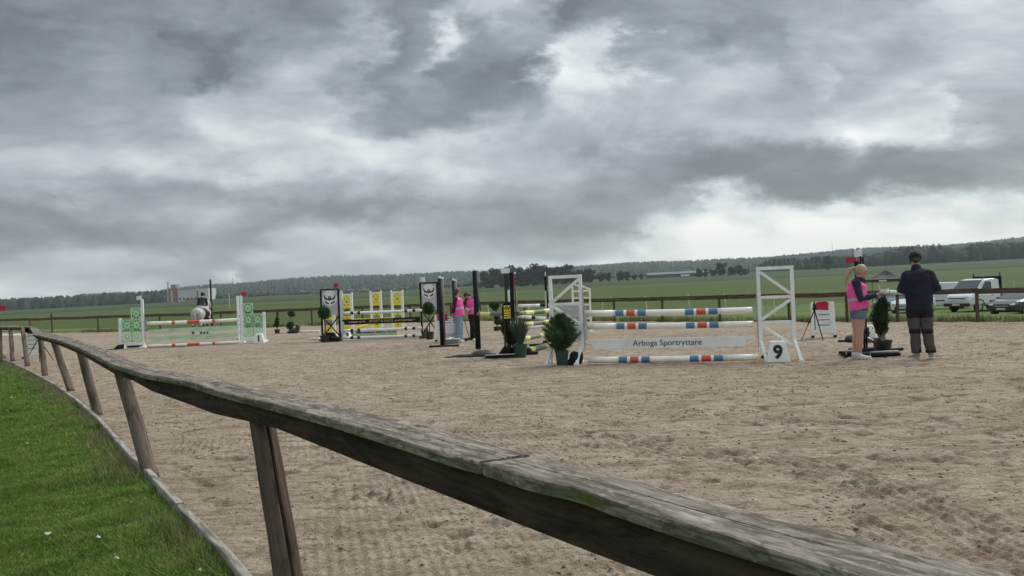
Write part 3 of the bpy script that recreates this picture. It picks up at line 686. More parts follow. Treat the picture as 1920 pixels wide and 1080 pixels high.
for i, N in enumerate(Ns):
    a = Ns[max(0, i - 1)]; b = Ns[min(len(Ns) - 1, i + 1)]; d = (b - a); d.z = 0; d.normalize()
    n = Vector((-d.y, d.x, 0)); n = n if n.y > 0 or n.x > 0.5 else -n
    if n.x < 0: n = -n
    w = 0.19; best = None
    for k in range(-30, 31):
        t = k * 0.02; F = N + n * (w * math.cos(t)) + Vector((0, 0, w * math.sin(t))); px, py = proj(F); e = abs(py - FE(px)) + 3.0 * abs(t)
        if best is None or e < best[0]: best = (e, t)
    rail.append([N, d, n, best[1]])
ts = [r_[3] for r_ in rail]; ts = [sum(ts[max(0, i - 1):i + 2]) / len(ts[max(0, i - 1):i + 2]) for i in range(len(ts))]
# densify between stations
def dens(i0, i1, step):
    out = []
    for i in range(i0, i1):
        A, B = rail[i], rail[i + 1]; ln = (B[0] - A[0]).length; k = max(1, int(ln / step))
        for q in range(k):
            t = q / k; out.append((A[0].lerp(B[0], t), A[1].lerp(B[1], t).normalized(), A[2].lerp(B[2], t).normalized(), ts[i] * (1 - t) + ts[i + 1] * t))
    out.append((rail[i1][0], rail[i1][1], rail[i1][2], ts[i1])); return out
def cap_board(i0, i1, seed, gap0=0.0, gap1=0.0):
    st = dens(i0, i1, 0.05 if seed < 3 else 0.08); rings = []
    for q, (N, d, n, t) in enumerate(st):
        c = Vector((n.x * math.cos(t), n.y * math.cos(t), math.sin(t))); up = d.cross(c).normalized(); up = up if up.z > 0 else -up
        s = (N - st[0][0]).length; w = 0.19 + 0.006 * mnoise.noise(Vector((s * 3, seed, 0)))
        prof = []
        th = 0.037
        # top surface with cupping and splits, rounded near edge
        for f, hgt in ((0.0, -0.010), (0.012, -0.002), (0.05, 0.0), (0.12, 0.0), (0.20, 0.001), (0.30, 0.0), (0.42, -0.001), (0.47, 0.0), (0.485, -0.012), (0.50, 0.0), (0.62, 0.001), (0.74, 0.0), (0.86, 0.001), (0.95, -0.001), (1.0, -0.008)):
            hh = hgt
            if f == 0.485: hh = -0.016 * max(0.0, min(1.0, 3 * mnoise.noise(Vector((s * 0.8 + seed * 7, 2.2, 0))) + 0.4))
            hh += 0.0022 * mnoise.noise(Vector((s * 9, f * 26, seed))) + 0.0016 * mnoise.noise(Vector((s * 2.0, f * 60, seed)))
            ff = f
            if f in (0.0, 1.0): ff = f + 0.02 * mnoise.noise(Vector((s * 6, f * 9 + 3, seed))) - f * 0.06 * max(0, mnoise.noise(Vector((s * 11, 5, seed))))
            prof.append(N + c * (w * ff) + up * hh)
        prof.append(N + c * w * 0.995 - up * th); prof.append(N + c * 0.002 - up * th)
        rings.append(prof)
    if gap0: rings[0] = [p + st[0][1] * gap0 for p in rings[0]]
    return strip('cap_plank', rings, m_cap, fence, seed=seed)
idx = {x: i for i, x in enumerate(allx)}
joints = [idx[-60], idx[56], idx[150], idx[267], idx[897]]
# five planks butted end to end (the nearest joint shows as a cut at the middle of the picture)
b_ = [(idx[-60], idx[50]), (idx[56], idx[150]), (idx[150], idx[267]), (idx[267], idx[511]), (idx[511], idx[897]), (idx[903], idx[1900])]
for k, (i0, i1) in enumerate(b_): cap_board(i0, i1, 9 - k if k < 4 else k - 4, gap0=0.006 if k else 0)
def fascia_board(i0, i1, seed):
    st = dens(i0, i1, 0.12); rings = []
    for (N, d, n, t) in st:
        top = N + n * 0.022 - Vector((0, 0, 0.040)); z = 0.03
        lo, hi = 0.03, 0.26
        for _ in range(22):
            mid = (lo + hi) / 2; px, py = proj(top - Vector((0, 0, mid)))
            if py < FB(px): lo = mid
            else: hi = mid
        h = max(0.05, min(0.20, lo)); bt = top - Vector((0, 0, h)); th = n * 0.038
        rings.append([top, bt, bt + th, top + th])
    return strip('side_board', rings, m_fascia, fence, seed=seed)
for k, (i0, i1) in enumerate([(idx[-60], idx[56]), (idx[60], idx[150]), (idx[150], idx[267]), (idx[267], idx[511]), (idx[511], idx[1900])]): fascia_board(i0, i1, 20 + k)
posts = [((485, 775), (550, 1132), 0.068), ((218, 690), (285, 900), 0.062), ((143, 657), (184, 780), 0.06), ((94, 643), (134, 735), 0.06), ((69, 633), (85, 706), 0.06), ((42, 620), (52, 687), 0.06), ((19, 617), (24, 678), 0.06), ((0, 617), (1, 671), 0.06), ((-24, 617), (-24, 667), 0.06)]
for k, ((tx, ty), (bx, by), r0) in enumerate(posts):
    base = P(bx, by, -0.02); 
    # head of the post: under the cap at the same station
    j = min(range(len(rail)), key=lambda i: abs(allx[i] - tx)); N, d, n, t = rail[j]; x0 = allx[j]
    N = P(tx, NT(tx), ZR(tx)); top = N + n * (0.022 + 0.040 + r0 * 0.55) - Vector((0, 0, 0.045))
    # slide along the rail so that it reads at tx
    for _ in range(8):
        px, _y = proj(top); top = top + d * ((tx - px) / FPX * top.y) * (1 / max(0.25, abs(d.x))) * (1 if d.x > 0 else -1) * 0.6
    CR = None; rings = []
    nn = 14 if k else 40; ln = (top - base).length; ax = (top - base).normalized(); a = Vector((1, 0, 0)); a = (a - ax * a.dot(ax)).normalized(); b2 = ax.cross(a)
    if k == 0:
        tc_ = EYEP - base; tc_.z = 0; tc_ = Matrix.Rotation(R(18), 3, 'Z') @ tc_.normalized(); q0 = max(range(nn * 2), key=lambda q: (a * math.cos(math.pi * q / nn) + b2 * math.sin(math.pi * q / nn)).dot(tc_)); CR = [(q0 + z) % (nn * 2) for z in (-1, 0, 1)]
    for i in range(22):
        s = i / 21; c = base.lerp(top, s) + a * 0.006 * mnoise.noise(Vector((s * 3, k, 1))); rr = r0 * (1.04 - 0.10 * s)
        ring = []
        for q in range(nn * 2):
            an = math.pi * q / nn; rad = rr * (1 + 0.04 * mnoise.noise(Vector((math.cos(an) * 1.5, math.sin(an) * 1.5, s * 4 + k * 9))))
            # long drying crack facing the viewer's right
            if k == 0 and s < 0.93 and q in CR: rad *= 0.60 if q == CR[1] else 0.86
            ring.append(c + a * rad * math.cos(an) + b2 * rad * math.sin(an))
        rings.append(ring)
    strip('post', rings, m_post if k else m_post0, fence, smooth=(k > 0), seed=40 + k)
# ground edging boards
edging = thing('wooden_edging', 'long grey boards set on edge along the lawn below the plank rail', 'edging')
kp = [Vector((p.x, p.y, 0)) for p in near_path[1:-1]]
cum = 0; board = 0; dense = []
for i in range(len(kp) - 1):
    k = max(1, int((kp[i + 1] - kp[i]).length / 0.2))
    for q in range(k): dense.append(kp[i].lerp(kp[i + 1], q / k))
dense.append(kp[-1])
cuts = list(range(0, len(dense), 16)) + [len(dense) - 1]
for k in range(len(cuts) - 1):
    seg = dense[cuts[k]:cuts[k + 1] + 1]
    if len(seg) < 3: continue
    rings = []
    for i, p in enumerate(seg):
        d = (seg[min(i + 1, len(seg) - 1)] - seg[max(i - 1, 0)]).normalized(); n = Vector((-d.y, d.x, 0)); n = n if n.x > 0 else -n
        w = 0.052; z = 0.072 + 0.008 * mnoise.noise(Vector((k * 3.3, i * 0.2, 0))) + 0.006 * ((k * 7) % 3 - 1)
        q = p - n * 0.05
        if i == 0: q = q + d * 0.004
        rings.append([q + Vector((0, 0, z - 0.006)), q + n * 0.006 + Vector((0, 0, z)), q + n * (w - 0.006) + Vector((0, 0, z)), q + n * w + Vector((0, 0, z - 0.006)), q + n * w - Vector((0, 0, 0.06)), q - Vector((0, 0, 0.06))])
    strip('edging_board', rings, m_kerb, edging, seed=70 + k)

# ------------------------------------------------------------------ far rail fence
def far_fence():
    f = thing('rail_fence', 'brown one rail wooden fence along the far side of the arena', 'fence')
    marks = [-46, -40, -33.5]
    pts = [Vector((p.x, p.y, 0)) for p in far_path]
    post_px = [(56, 627), (97, 625.5), (183, 621), (300, 617), (414, 613.5), (520, 610), (585, 608.5), (680, 605), (770, 602), (846, 600), (985, 598), (1065, 600.5), (1153, 602), (1243, 603), (1352, 603), (1482, 603.5), (1590, 603), (1685, 602.5), (1836, 603), (2010, 603)]
    tops = []
    for k, (x, y) in enumerate(post_px):
        p = P(x, y, 0.0); s = float(sdist(np.array([p.x]), np.array([p.y]))[0])
        # put it on the outline
        best = min(((((b - a) * max(0, min(1, (p - a).dot(b - a) / (b - a).length_squared)) + a) - p).length, i) for i, (a, b) in enumerate(zip(pts[:-1], pts[1:])))
        a, b = pts[best[1]], pts[best[1] + 1]
        d2 = Vector((ray(x, y).x, ray(x, y).y, 0)); # intersect view direction with segment
        den = d2.x * (b - a).y - d2.y * (b - a).x
        t = (a.x * (b - a).y - a.y * (b - a).x) / den if abs(den) > 1e-9 else 0
        q = d2 * t if abs((d2 * t - p).length) < 9 else p
        tops.append(q)
        h = 0.95 if x != 97 else 1.18
        mb_r = 0.05; ax = Vector((rnd.uniform(-.03, .03), 0, h)); rings = [[q + ax * s_ + Vector((mb_r * math.cos(t_), mb_r * math.sin(t_) + 0.075, -0.3 * (1 - s_))) for t_ in [math.pi * 2 * w / 8 for w in range(8)]] for s_ in (0, 0.5, 1)]
        strip('post', rings, m_farfence, f, seed=100 + k)
    tops = [tops[0] + (tops[0] - tops[1]) * 1.5] + tops + [tops[-1] + (tops[-1] - tops[-2]) * 2]
    for k in range(len(tops) - 1):
        a, b = tops[k], tops[k + 1]; d = (b - a).normalized(); n = Vector((-d.y, d.x, 0)); a = a + d * 0.004; z1, z0 = 0.95 + rnd.uniform(-.012, .012), 0.95 + rnd.uniform(-.012, .012)
        sg = rnd.uniform(-.02, .01)
        rings = []
        for s_ in (0, 0.5, 1):
            p = a.lerp(b, s_); z = z0 * (1 - s_) + z1 * s_ + (sg if s_ == 0.5 else 0)
            rings.append([p + n * -0.02 + Vector((0, 0, z)), p + n * 0.02 + Vector((0, 0, z)), p + n * 0.02 + Vector((0, 0, z - 0.15)), p - n * 0.02 + Vector((0, 0, z - 0.15))])
        strip('rail_board', rings, m_farfence, f, seed=130 + k)
    for k in range(2, len(tops) - 2):
        pass
far_fence()

# ------------------------------------------------------------------ hills and woods
def hill_profile(px):
    return float(np.interp(px, [-400, 0, 44, 120, 155, 222, 289, 321, 362, 425, 458, 520, 600, 700, 760, 850, 960, 1040, 1129, 1193, 1299, 1327, 1386, 1450, 1493, 1557, 1616, 1650, 1731, 1804, 1857, 1920, 2300],
                               [566, 562, 560, 558, 553, 548, 544, 538, 533, 529, 527, 521, 518, 515, 513, 507, 504, 500, 495, 491, 489, 486, 482, 479, 475, 471, 466, 464, 458, 454, 451, 445, 425]))
def horizon_y(px): return 544.2 - 0.0415 * (px - 960)
m_hill = mat('wooded_hillside', (0.030, 0.045, 0.026), 0.95, 0.35, 0.02)
m_wood = mat('far_conifer_crowns', (0.028, 0.045, 0.024), 0.95, 0.3, 0.03, island=0.5)
m_wood2 = mat('dark_wood_crowns', (0.022, 0.036, 0.018), 0.95, 0.35, 0.05, island=0.55)
def ridge(px): return (horizon_y(px) - hill_profile(px))
def hill_mesh():
    xs = np.linspace(-500, 2420, 160); rows = [1250, 1500, 1800, 2150, 2500, 3000, 3800]
    v = []
    for D in rows:
        for px in xs:
            e = ridge(px) - 7.0
            z2150 = EYE + e / FPX * 2400
            w = np.interp(D, [1250, 1500, 1800, 2150, 2500, 3000, 3800], [0.0, 0.10, 0.38, 0.78, 1.0, 1.0, 0.6])
            X = (px - 960) / FPX * D; zb = terr1(X, 1200.0) - 1.5 if D == 1250 else 0
            base = float(np.interp((px - 960) / FPX, EL_X, EL_P)) * 1250 / 1600 * 0.8
            z = base * (1 - w) + w * z2150 + (vnoise(X * 0.004, D * 0.004) - 0.5) * 10 * w
            if D == 1250: z = terr1(X, D) - 6
            v.append((X, D, float(z)))
    n = len(xs); f = [(i * n + j, i * n + j + 1, (i + 1) * n + j + 1, (i + 1) * n + j) for i in range(len(rows) - 1) for j in range(n - 1)]
    o = npmesh('hills', np.array(v), np.array(f), m_hill, smooth=True)
    tag(o, kind='structure', label='long low wooded hills on the horizon')
    return np.array(v).reshape(len(rows), n, 3), rows, xs
HV, HR, HX = hill_mesh()
def crowns(name, pts, hts, wid, mt, label, seed=1, conif=0.5):
    """many small uneven crowns joined: pts (n,3)"""
    r = np.random.RandomState(seed); n = len(pts); k = 7
    con = r.rand(n) < conif
    an = np.arange(k) / k * 2 * np.pi
    lv = [0.0, 0.30, 0.62, 0.88]
    V = []
    for li, l in enumerate(lv):
        rc = np.where(con, [0.9, 1.0, 0.55, 0.2][li], [0.6, 1.0, 0.9, 0.5][li])
        rad = (wid * rc)[:, None] * (0.7 + 0.6 * r.rand(n, k)); z = (hts * l)[:, None] * (1 + 0.12 * (r.rand(n, k) - .5)) + pts[:, 2:3]
        V.append(np.stack([pts[:, 0:1] + rad * np.cos(an), pts[:, 1:2] + rad * np.sin(an), z], -1))
    top = np.stack([pts[:, 0] + wid * 0.15 * (r.rand(n) - .5), pts[:, 1], pts[:, 2] + hts], -1)[:, None, :]
    V = np.concatenate(V + [top], 1); m_ = V.shape[1]; f = []
    for i in range(3):
        for j in range(k):
            a, b = i * k + j, i * k + (j + 1) % k; f += [(a, b, b + k), (a, b + k, a + k)]
    for j in range(k): f.append((3 * k + j, 3 * k + (j + 1) % k, 4 * k))
    F = np.array(f)[None] + (np.arange(n) * m_)[:, None, None]
    return tag(npmesh(name, V.reshape(-1, 3), F.reshape(-1, 3), mt), kind='stuff', label=label)
def hill_forest():
    r = np.random.RandomState(21); n = 15000
    px = -420 + 2760 * r.rand(n); D = 1550 + 1050 * r.rand(n) ** 0.8
    # more along the crest
    D[: n // 3] = 2380 + 160 * r.rand(n // 3)
    X = (px - 960) / FPX * D; z = np.zeros(n)
    zi = np.zeros((len(HR), n))
    for i in range(len(HR)): zi[i] = np.interp(px, HX, HV[i, :, 2])
    for q in range(n): z[q] = np.interp(D[q], HR, zi[:, q])
    h = 9 + 9 * r.rand(n) ** 1.5; w = 3.2 + 3.0 * r.rand(n)
    crowns('hill_forest', np.stack([X, D, z - 3], 1), h, w, m_wood, 'far spruce forest covering the long hills', 2, 0.6)
hill_forest()
def wood_band(name, tab, D0, D1, n, h0, h1, w0, w1, mt, label, seed, conif):
    """tab: (px, base elevation px, density)"""
    r = np.random.RandomState(seed); xs = [t[0] for t in tab]; px = xs[0] + (xs[-1] - xs[0]) * r.rand(n)
    sc = np.interp(px, xs, [t[1] for t in tab]); keep = r.rand(n) < np.clip(sc * 3, 0, 1); px = px[keep]; sc = sc[keep]; n = len(px)
    D = D0 + (D1 - D0) * r.rand(n); X = (px - 960) / FPX * D; z = terr(X, D)
    h = (h0 + (h1 - h0) * r.rand(n)) * np.clip(sc, 0.2, 1.6); w = (w0 + (w1 - w0) * r.rand(n)) * np.clip(sc, 0.5, 1.2)
    crowns(name, np.stack([X, D, z - 0.5], 1), h, w, mt, label, seed, conif)
wood_band('dark_forest', [(-420, 1.1), (0, 1.1), (150, 1.1), (230, 1.1), (300, 1.15), (340, 0.8), (400, 0.5), (520, 0.35), (600, 0.15)], 980, 1250, 2600, 10, 15, 3, 5, m_wood2, 'dark forest edge beyond the fields at the left', 31, 0.6)
wood_band('right_wood', [(1422, 0.5), (1440, 1.0), (1500, 0.95), (1560, 0.95), (1640, 0.95), (1690, 1.35), (1770, 1.25), (1795, 1.0), (1835, 1.35), (1920, 1.3), (2300, 1.3)], 830, 980, 1700, 10, 14.5, 3, 5.5, m_wood2, 'grey green wood across the slope at the right', 33, 0.2)
wood_band('field_hedge', [(420, 0.3), (700, 0.3), (900, 0.5), (1000, 0.35), (1420, 0.3), (1600, 0.2)], 930, 990, 900, 6, 12, 3, 6, m_wood2, 'thin hedge line at the far end of the fields', 37, 0.1)

def leaf_tree_mesh(seed, h, w, trunk_h):
    """trunk mesh and crown mesh data"""
    r = random.Random(seed); tb = MB(); tb.loft([(0, 0, -0.4), (0.05, 0, trunk_h), (0.1, 0.05, h * 0.7)], [0.28, 0.2, 0.06], bark, 7)
    for k in range(5):
        a = r.random() * 6.28; z = trunk_h + (h * 0.3) * r.random(); tb.loft([(0.05, 0, z), (math.cos(a) * w * 0.6, math.sin(a) * w * 0.6, z + h * 0.22)], [0.1, 0.03], bark, 5)
    rs = np.random.RandomState(seed); nb = 20
    c = np.stack([rs.randn(nb) * w * 0.38, rs.randn(nb) * w * 0.38, trunk_h + (h - trunk_h) * (0.08 + 0.84 * rs.rand(nb))], 1)
    rad = w * (0.28 + 0.2 * rs.rand(nb)); n = 1300; k = rs.randint(0, nb, n); d = rs.randn(n, 3); d /= np.linalg.norm(d, axis=1)[:, None]
    p = c[k] + d * rad[k][:, None] * (0.75 + 0.3 * rs.rand(n, 1)); s = 0.35 + 0.3 * rs.rand(n)
    a = rs.randn(n, 3) ; a /= np.linalg.norm(a, axis=1)[:, None]; b = np.cross(a, d); b /= np.linalg.norm(b, axis=1)[:, None] + 1e-6
    v = np.stack([p - a * s[:, None], p + b * s[:, None] * 0.8, p + a * s[:, None], p - b * s[:, None] * 0.8], 1)
    return tb, v.reshape(-1, 3), np.arange(n * 4).reshape(-1, 4)
m_leaf = mat('field_tree_leaves', (0.030, 0.050, 0.020), 0.9, 0.3, 0.3, island=0.5)
TREES = []
def make_tree(seed, h, w, th):
    tb, v, f = leaf_tree_mesh(seed, h, w, th)
    o = thing('field_tree', None, None); a = tb.build('trunk', o); b = npmesh('crown', v, f, m_leaf, o); return o
protos = [make_tree(s, 10, w, t) for s, w, t in ((1, 4.2, .3), (2, 3.6, .2), (3, 4.8, .3), (4, 3.0, .2))]
tree_px = []
ORD = 'first second third fourth fifth sixth seventh eighth ninth tenth eleventh twelfth thirteenth fourteenth fifteenth sixteenth'.split()
rt = random.Random(12)
# clump behind the wing of the middle jump (905-1090), the two single groups near the long shed, and copses
for x, top, base in ((912, 508, 530), (925, 503, 529), (938, 501, 529), (950, 500, 528), (962, 497, 528), (974, 501, 528), (985, 500, 528), (997, 497, 527), (1008, 494, 527), (1020, 497, 526), (1030, 493, 526), (1041, 499, 526), (1052, 499, 525), (1064, 496, 525), (1076, 502, 524), (1088, 503, 524)):
    tree_px.append((x, top, base, 620, ORD[len(tree_px)] + ' tree from the left in the dark far clump left of the truss wing', 'trees of the dark clump in the middle distance'))
for x, top, base, lab in ((1100, 503, 523, 'rounded dark tree just right of the white truss wing'), (1110, 506, 523, 'dark tree second right of the white truss wing'), (1128, 508, 522, 'low bushy tree left of the long white shed'), (1140, 509, 522, 'small tree between bushes left of the long shed'), (1163, 507, 521, 'round tree left of the long white shed'), (1175, 509, 521, 'low tree in hedge left of the long shed'), (1190, 512, 520, 'small bush nearest the left shed end'), (1202, 512, 519, 'bush touching the left end of the long shed'),
                          (1311, 503, 513, 'small tree over the right end of the long shed'), (1322, 504, 512, 'small round tree right of the long shed')):
    tree_px.append((x, top, base, 640, lab, None))
for x, top, base, lab in ((1338, 502, 512, 'low tree left of the tall dark field tree'), (1353, 490, 512, 'tall dark tree standing alone in the right fields'), (1372, 499, 511, 'rounded tree right of the tall dark field tree'), (1386, 497, 511, 'broad tree second right of the tall dark field tree'), (1398, 500, 510, 'last low tree of the copse beside the right truss wing')):
    tree_px.append((x, top, base, 640, lab, None))
tree_px.append((1592 - 40, 477, 500, 700, 'darker tree tuft before the right wood', None))
for i, (x, top, base, D, lab, grp) in enumerate(tree_px):
    pr = protos[i % 4]; used = i < 4
    o = pr if used else copy_tree(pr)
    X = at(x, base, D).x; z = terr1(X, D); zt = at(x, top, D).z; h = max(4, zt - z); s = h / 10.3
    o.location = (X, D, z - 0.2); o.scale = (s * rt.uniform(0.9, 1.2), s, s); o.rotation_euler.z = rt.random() * 6
    if grp: tag(o, lab, 'tree', grp)
    else: tag(o, lab, 'tree')
    if grp is None and 'group' in o.keys(): del o['group']
# hedge foot under the clump
# ------------------------------------------------------------------ far buildings
def far_buildings():
    D = 1120.0
    brick = mat('red_brick_far', (0.30, 0.12, 0.08), 0.9, 0.2, 0.2); pale = mat('pale_cladding', (0.50, 0.50, 0.46), 0.8, 0.06, 0.1); dk = mat('dark_glass_far', (0.05, 0.06, 0.07), 0.3)
    conc = mat('pale_concrete_far', (0.55, 0.55, 0.53), 0.9, 0.05, 0.1); rf = mat('grey_roof_far', (0.22, 0.23, 0.24), 0.8)
    s = D / FPX
    def base(x):
        X = at(x, 560, D - 150).x; return Vector((X, D - 150, terr1(X, D - 150)))
    s = (D - 150) / FPX
    b = base(328); o = thing('silo_tower', 'red brick silo tower with grey top far left by the chimney', 'tower', b)
    MB().box((0, 0, 7), (17 * s, 10, 17), brick).build('wall', o); MB().box((0.5, 0, 16.2), (10 * s, 9, 7), rf).build('tower_head', o)
    for q in (-4.2, -1.2, 2.0, 4.4): MB().loft([(q, -5.2, -2), (q, -5.2, 11.5 + abs(q))], 1.1, brick if q != -1.2 else conc, 8).build('silo', o)
    b = base(316); o = thing('chimney', 'tall pale factory chimney far left beside the brick tower', 'chimney', b)
    MB().loft([(0, 0, -2), (0, 0, 22)], [1.4, 0.9], conc, 10).build('stack', o); MB().loft([(0, 0, 22), (0, 0, 22.8)], [1.1, 1.1], rf, 10).build('rim', o)
    b = base(369); o = thing('factory_building', 'long pale low factory hall behind the rider', 'building', b)
    MB().box((-6, 0, 6), (34 * s, 26, 14), pale).build('wall', o); MB().box((12.1, 0.4, 6.2), (19 * s, 25, 14.4), conc).build('wall', o)
    MB().box((-6, 0, 13.3), (34.6 * s, 26.6, 0.6), rf).build('roof', o); MB().box((12.1, 0.4, 13.7), (19.4 * s, 25.5, 0.6), rf).build('roof', o)
    for q in range(5): MB().box((-14 + q * 4.4, -13.1, 2.5), (2.6, 0.3, 2), dk).build('window', o)
    MB().box((-2, -13.4, 0.6), (12, 0.8, 3), brick).build('door', o)
    # long white shed right of centre
    D2 = 700.0; xa = at(1215, 516, D2); xb = at(1326, 511, D2); mid = (xa + xb) / 2; z = terr1(mid.x, D2)
    o = thing('farm_shed', 'long low farm shed with white roof beyond the green fields', 'building', (mid.x, D2, z))
    ln = (xb.x - xa.x); zr_ = at(1270, 511.5, D2).z - z
    MB().box((0, 6, zr_ / 2 - 1), (ln, 12, zr_), mat('dark_shed_wall', (0.09, 0.10, 0.10), 0.9)).build('wall', o)
    rw = mat('white_sheet_roof', (0.74, 0.76, 0.78), 0.5, 0.04, 0.2)
    MB().prism([(-ln / 2 - .6, zr_ - 0.9), (ln / 2 + .6, zr_ - 0.5), (ln / 2 + .6, zr_ + 1.2), (-ln / 2 - .6, zr_ + 0.8)], -0.5, 3, rw).build('roof', o)
    MB().box((6, -0.4, zr_ / 2 - 0.6), (7, 0.5, 1.6), rw).build('door', o)
    # masts
    for x, y0, y1, D3, lab, r_ in ((437, 520, 531, 2380, 'thin radio mast rising over the ridge left of centre', 1.1), (1561, 455, 472, 2380, 'thin radio mast on the ridge at right', 0.7)):
        a = at(x, y1 + 6, D3); c = at(x, y0, D3); tag(MB().loft([(0, 0, 0), (0, 0, c.z - a.z)], [r_, r_ * 0.6], rf, 6).build('radio_mast', loc=a), lab, 'mast')
    g = T(397, 590); dk2 = mat('tarred_wood', (0.035, 0.03, 0.028), 0.9)
    p = at(397, 592, 70); p.z = terr1(p.x, 70); tz = at(396, 524, 70).z
    tag(MB().loft([(0, 0, -0.3), (0, 0, tz - p.z)], [0.10, 0.075], dk2, 8).build('utility_pole', loc=p), 'dark wooden pole rising behind the horse rider', 'pole')
    p = at(430, 567, 240); p.z = terr1(p.x, 240); tag(MB().loft([(0, 0, 0), (0, 0, at(430, 549, 240).z - p.z)], 0.13, conc, 6).build('marker_pole', loc=p), 'thin pale pole in the field left of the red flag', 'pole')
far_buildings()

# haze: one closed box of pale even air
hz = MB().box((0, 1850, 75), (7600, 4400, 200), m_hill); hz = hz.build('haze'); hz.data.materials.clear()
mh = bpy.data.materials.new('pale_air'); mh.use_nodes = True; nt = mh.node_tree; nt.nodes.remove(nt.nodes['Principled BSDF'])
pv = nt.nodes.new('ShaderNodeVolumePrincipled'); pv.inputs['Color'].default_value = (0.80, 0.88, 0.95, 1); pv.inputs['Density'].default_value = 0.00014; pv.inputs['Anisotropy'].default_value = 0.2
nt.links.new(pv.outputs[0], nt.nodes['Material Output'].inputs['Volume']); hz.data.materials.append(mh); tag(hz, 'pale haze in the air over the fields', kind='stuff')

# ------------------------------------------------------------------ show-jump parts
def G(px, py, lift=True):
    p = P(px, py, 0.0); return Vector((p.x, p.y, sz(p.x, p.y) if lift else 0.0))
def scale_at(px, py): return P(px, py, 0).y / FPX          # metres per photo pixel on the ground there
def heading(a, b): return math.atan2((b - a).y, (b - a).x)
Z3 = Vector((0, 0, 1))

def pole(label, a, b, r, bands, base=cream, group=None, name='jump_pole', n=14, cat='pole'):
    """round pole from a to b; bands: (from, to, material) as fractions"""
    a, b = Vector(a), Vector(b); ln = (b - a).length; mb = MB()
    cuts = sorted({0.0, 1.0} | {f for t in bands for f in t[:2]}); 
    for c0, c1 in zip(cuts[:-1], cuts[1:]):
        mid = (c0 + c1) / 2; m_ = base
        for f0, f1, mm in bands:
            if f0 <= mid <= f1: m_ = mm
        k = 4 if c1 - c0 > 0.2 else 1
        pts = [(ln * (c0 + (c1 - c0) * i / k), 0, -0.012 * math.sin(math.pi * (c0 + (c1 - c0) * i / k))) for i in range(k + 1)]
        mb.loft(pts, [r] * len(pts), m_, n, axis=(0, 1, 0), caps=(c0 == 0 or c1 == 1))
    o = mb.build(name, smooth=False); d = (b - a).normalized()
    me = o.data
    for p in me.polygons: p.use_smooth = len(p.vertices) == 4
    o.matrix_world = Matrix.Translation(a) @ d.to_track_quat('X', 'Z').to_matrix().to_4x4()
    return tag(o, label, cat, group)
def flag(parent, p, mt, w=0.17, h=0.11, side=1, stick=0.14, ang=0.0):
    mb = MB(); mb.tube(p, Vector(p) + Vector((0, 0, stick)), 0.006, galv, 6); s = mb.build('flag_stick', parent)
    mb = MB(); n = 6; vs = []
    for i in range(n + 1):
        for j in (0, 1): vs.append(Vector(p) + Vector((side * w * i / n, 0.012 * math.sin(i * 1.3), stick + 0.02 - h * j + 0.01 * math.sin(i) - ang * w * i / n)))
    mb.add(vs + [v + Vector((0, 0.004, 0)) for v in vs], [(2 * i, 2 * i + 1, 2 * i + 3, 2 * i + 2) for i in range(n)] + [(2 * i + 14, 2 * i + 2 + 14, 2 * i + 3 + 14, 2 * i + 1 + 14) for i in range(n)] + [(0, 14, 15, 1), (12, 13, 27, 26)], mt)
    return mb.build('flag', parent)
def cup(parent, p):
    mb = MB(); x, y, z = p; mb.box((x, y, z), (0.045, 0.05, 0.05), galv).box((x, y - 0.05, z - 0.02), (0.05, 0.06, 0.012), galv)
    mb.tube((x, y + 0.03, z), (x, y + 0.06, z), 0.012, blackp, 6); return mb.build('pole_cup', parent)
def track(parent, x, y, z0, z1, side=1):
    mb = MB(); mb.box((x, y, (z0 + z1) / 2), (0.018, 0.03, z1 - z0), galv); 
    for k in range(int((z1 - z0) / 0.05)): mb.box((x + side * 0.0095, y, z0 + 0.03 + k * 0.05), (0.003, 0.014, 0.018), inkm)
    return mb.build('cup_track', parent)

def truss_wing(label, base, rz, side, w=0.58, h=1.70, flagmat=None):
    """white truss wing: inner post at x=0 carries the cups, outer post at side*w"""
    o = thing('jump_wing', label, 'jump wing', base, rz); s = side
    for x, nm, hh in ((0, 'inner_post', h), (s * w, 'outer_post', h)):
        mb = MB(); mb.box((x, 0, 0.34 + (hh - 0.34) / 2), (0.062, 0.062, hh - 0.34), white); mb.build(nm, o, bevel=0.004)
    for x in (0, s * w):
        for y1, nm in ((-0.24, 'foot'), (0.26, 'foot')):
            mb = MB(); mb.beam((x, 0, 0.38), (x + s * 0.085, y1, 0.03), 0.055, 0.05, white, up=(1, 0, 0)); mb.box((x + s * 0.09, y1, 0.022), (0.085, 0.08, 0.045), white); mb.build('foot', o)
    def bar(a, b, nm='crossbar', t=0.052):
        mb = MB(); mb.beam(a, b, 0.04, t, white, up=(0, 0, 1)); mb.build(nm, o)
    e = 0.033 * s
    bar((e, 0, h - 0.03), (s * w - e, 0, h - 0.03), t=0.062)
    bar((e, 0, 1.15), (s * w - e, 0, 1.15)); bar((e, 0, 0.70), (s * w - e, 0, 0.70)); 
    bar((e, 0.002, h - 0.09), (s * w - e, 0.002, 1.20), 'brace'); bar((s * w - e, 0.002, 1.10), (e, 0.002, 0.75), 'brace'); bar((e, 0.002, 0.65), (s * w - e, 0.002, 0.28), 'brace')
    track(o, -s * 0.042, 0, 0.25, h - 0.25, -s)
    for z in (h - 0.66, h - 0.92): cup(o, (-s * 0.065, -0.01, z))
    return o
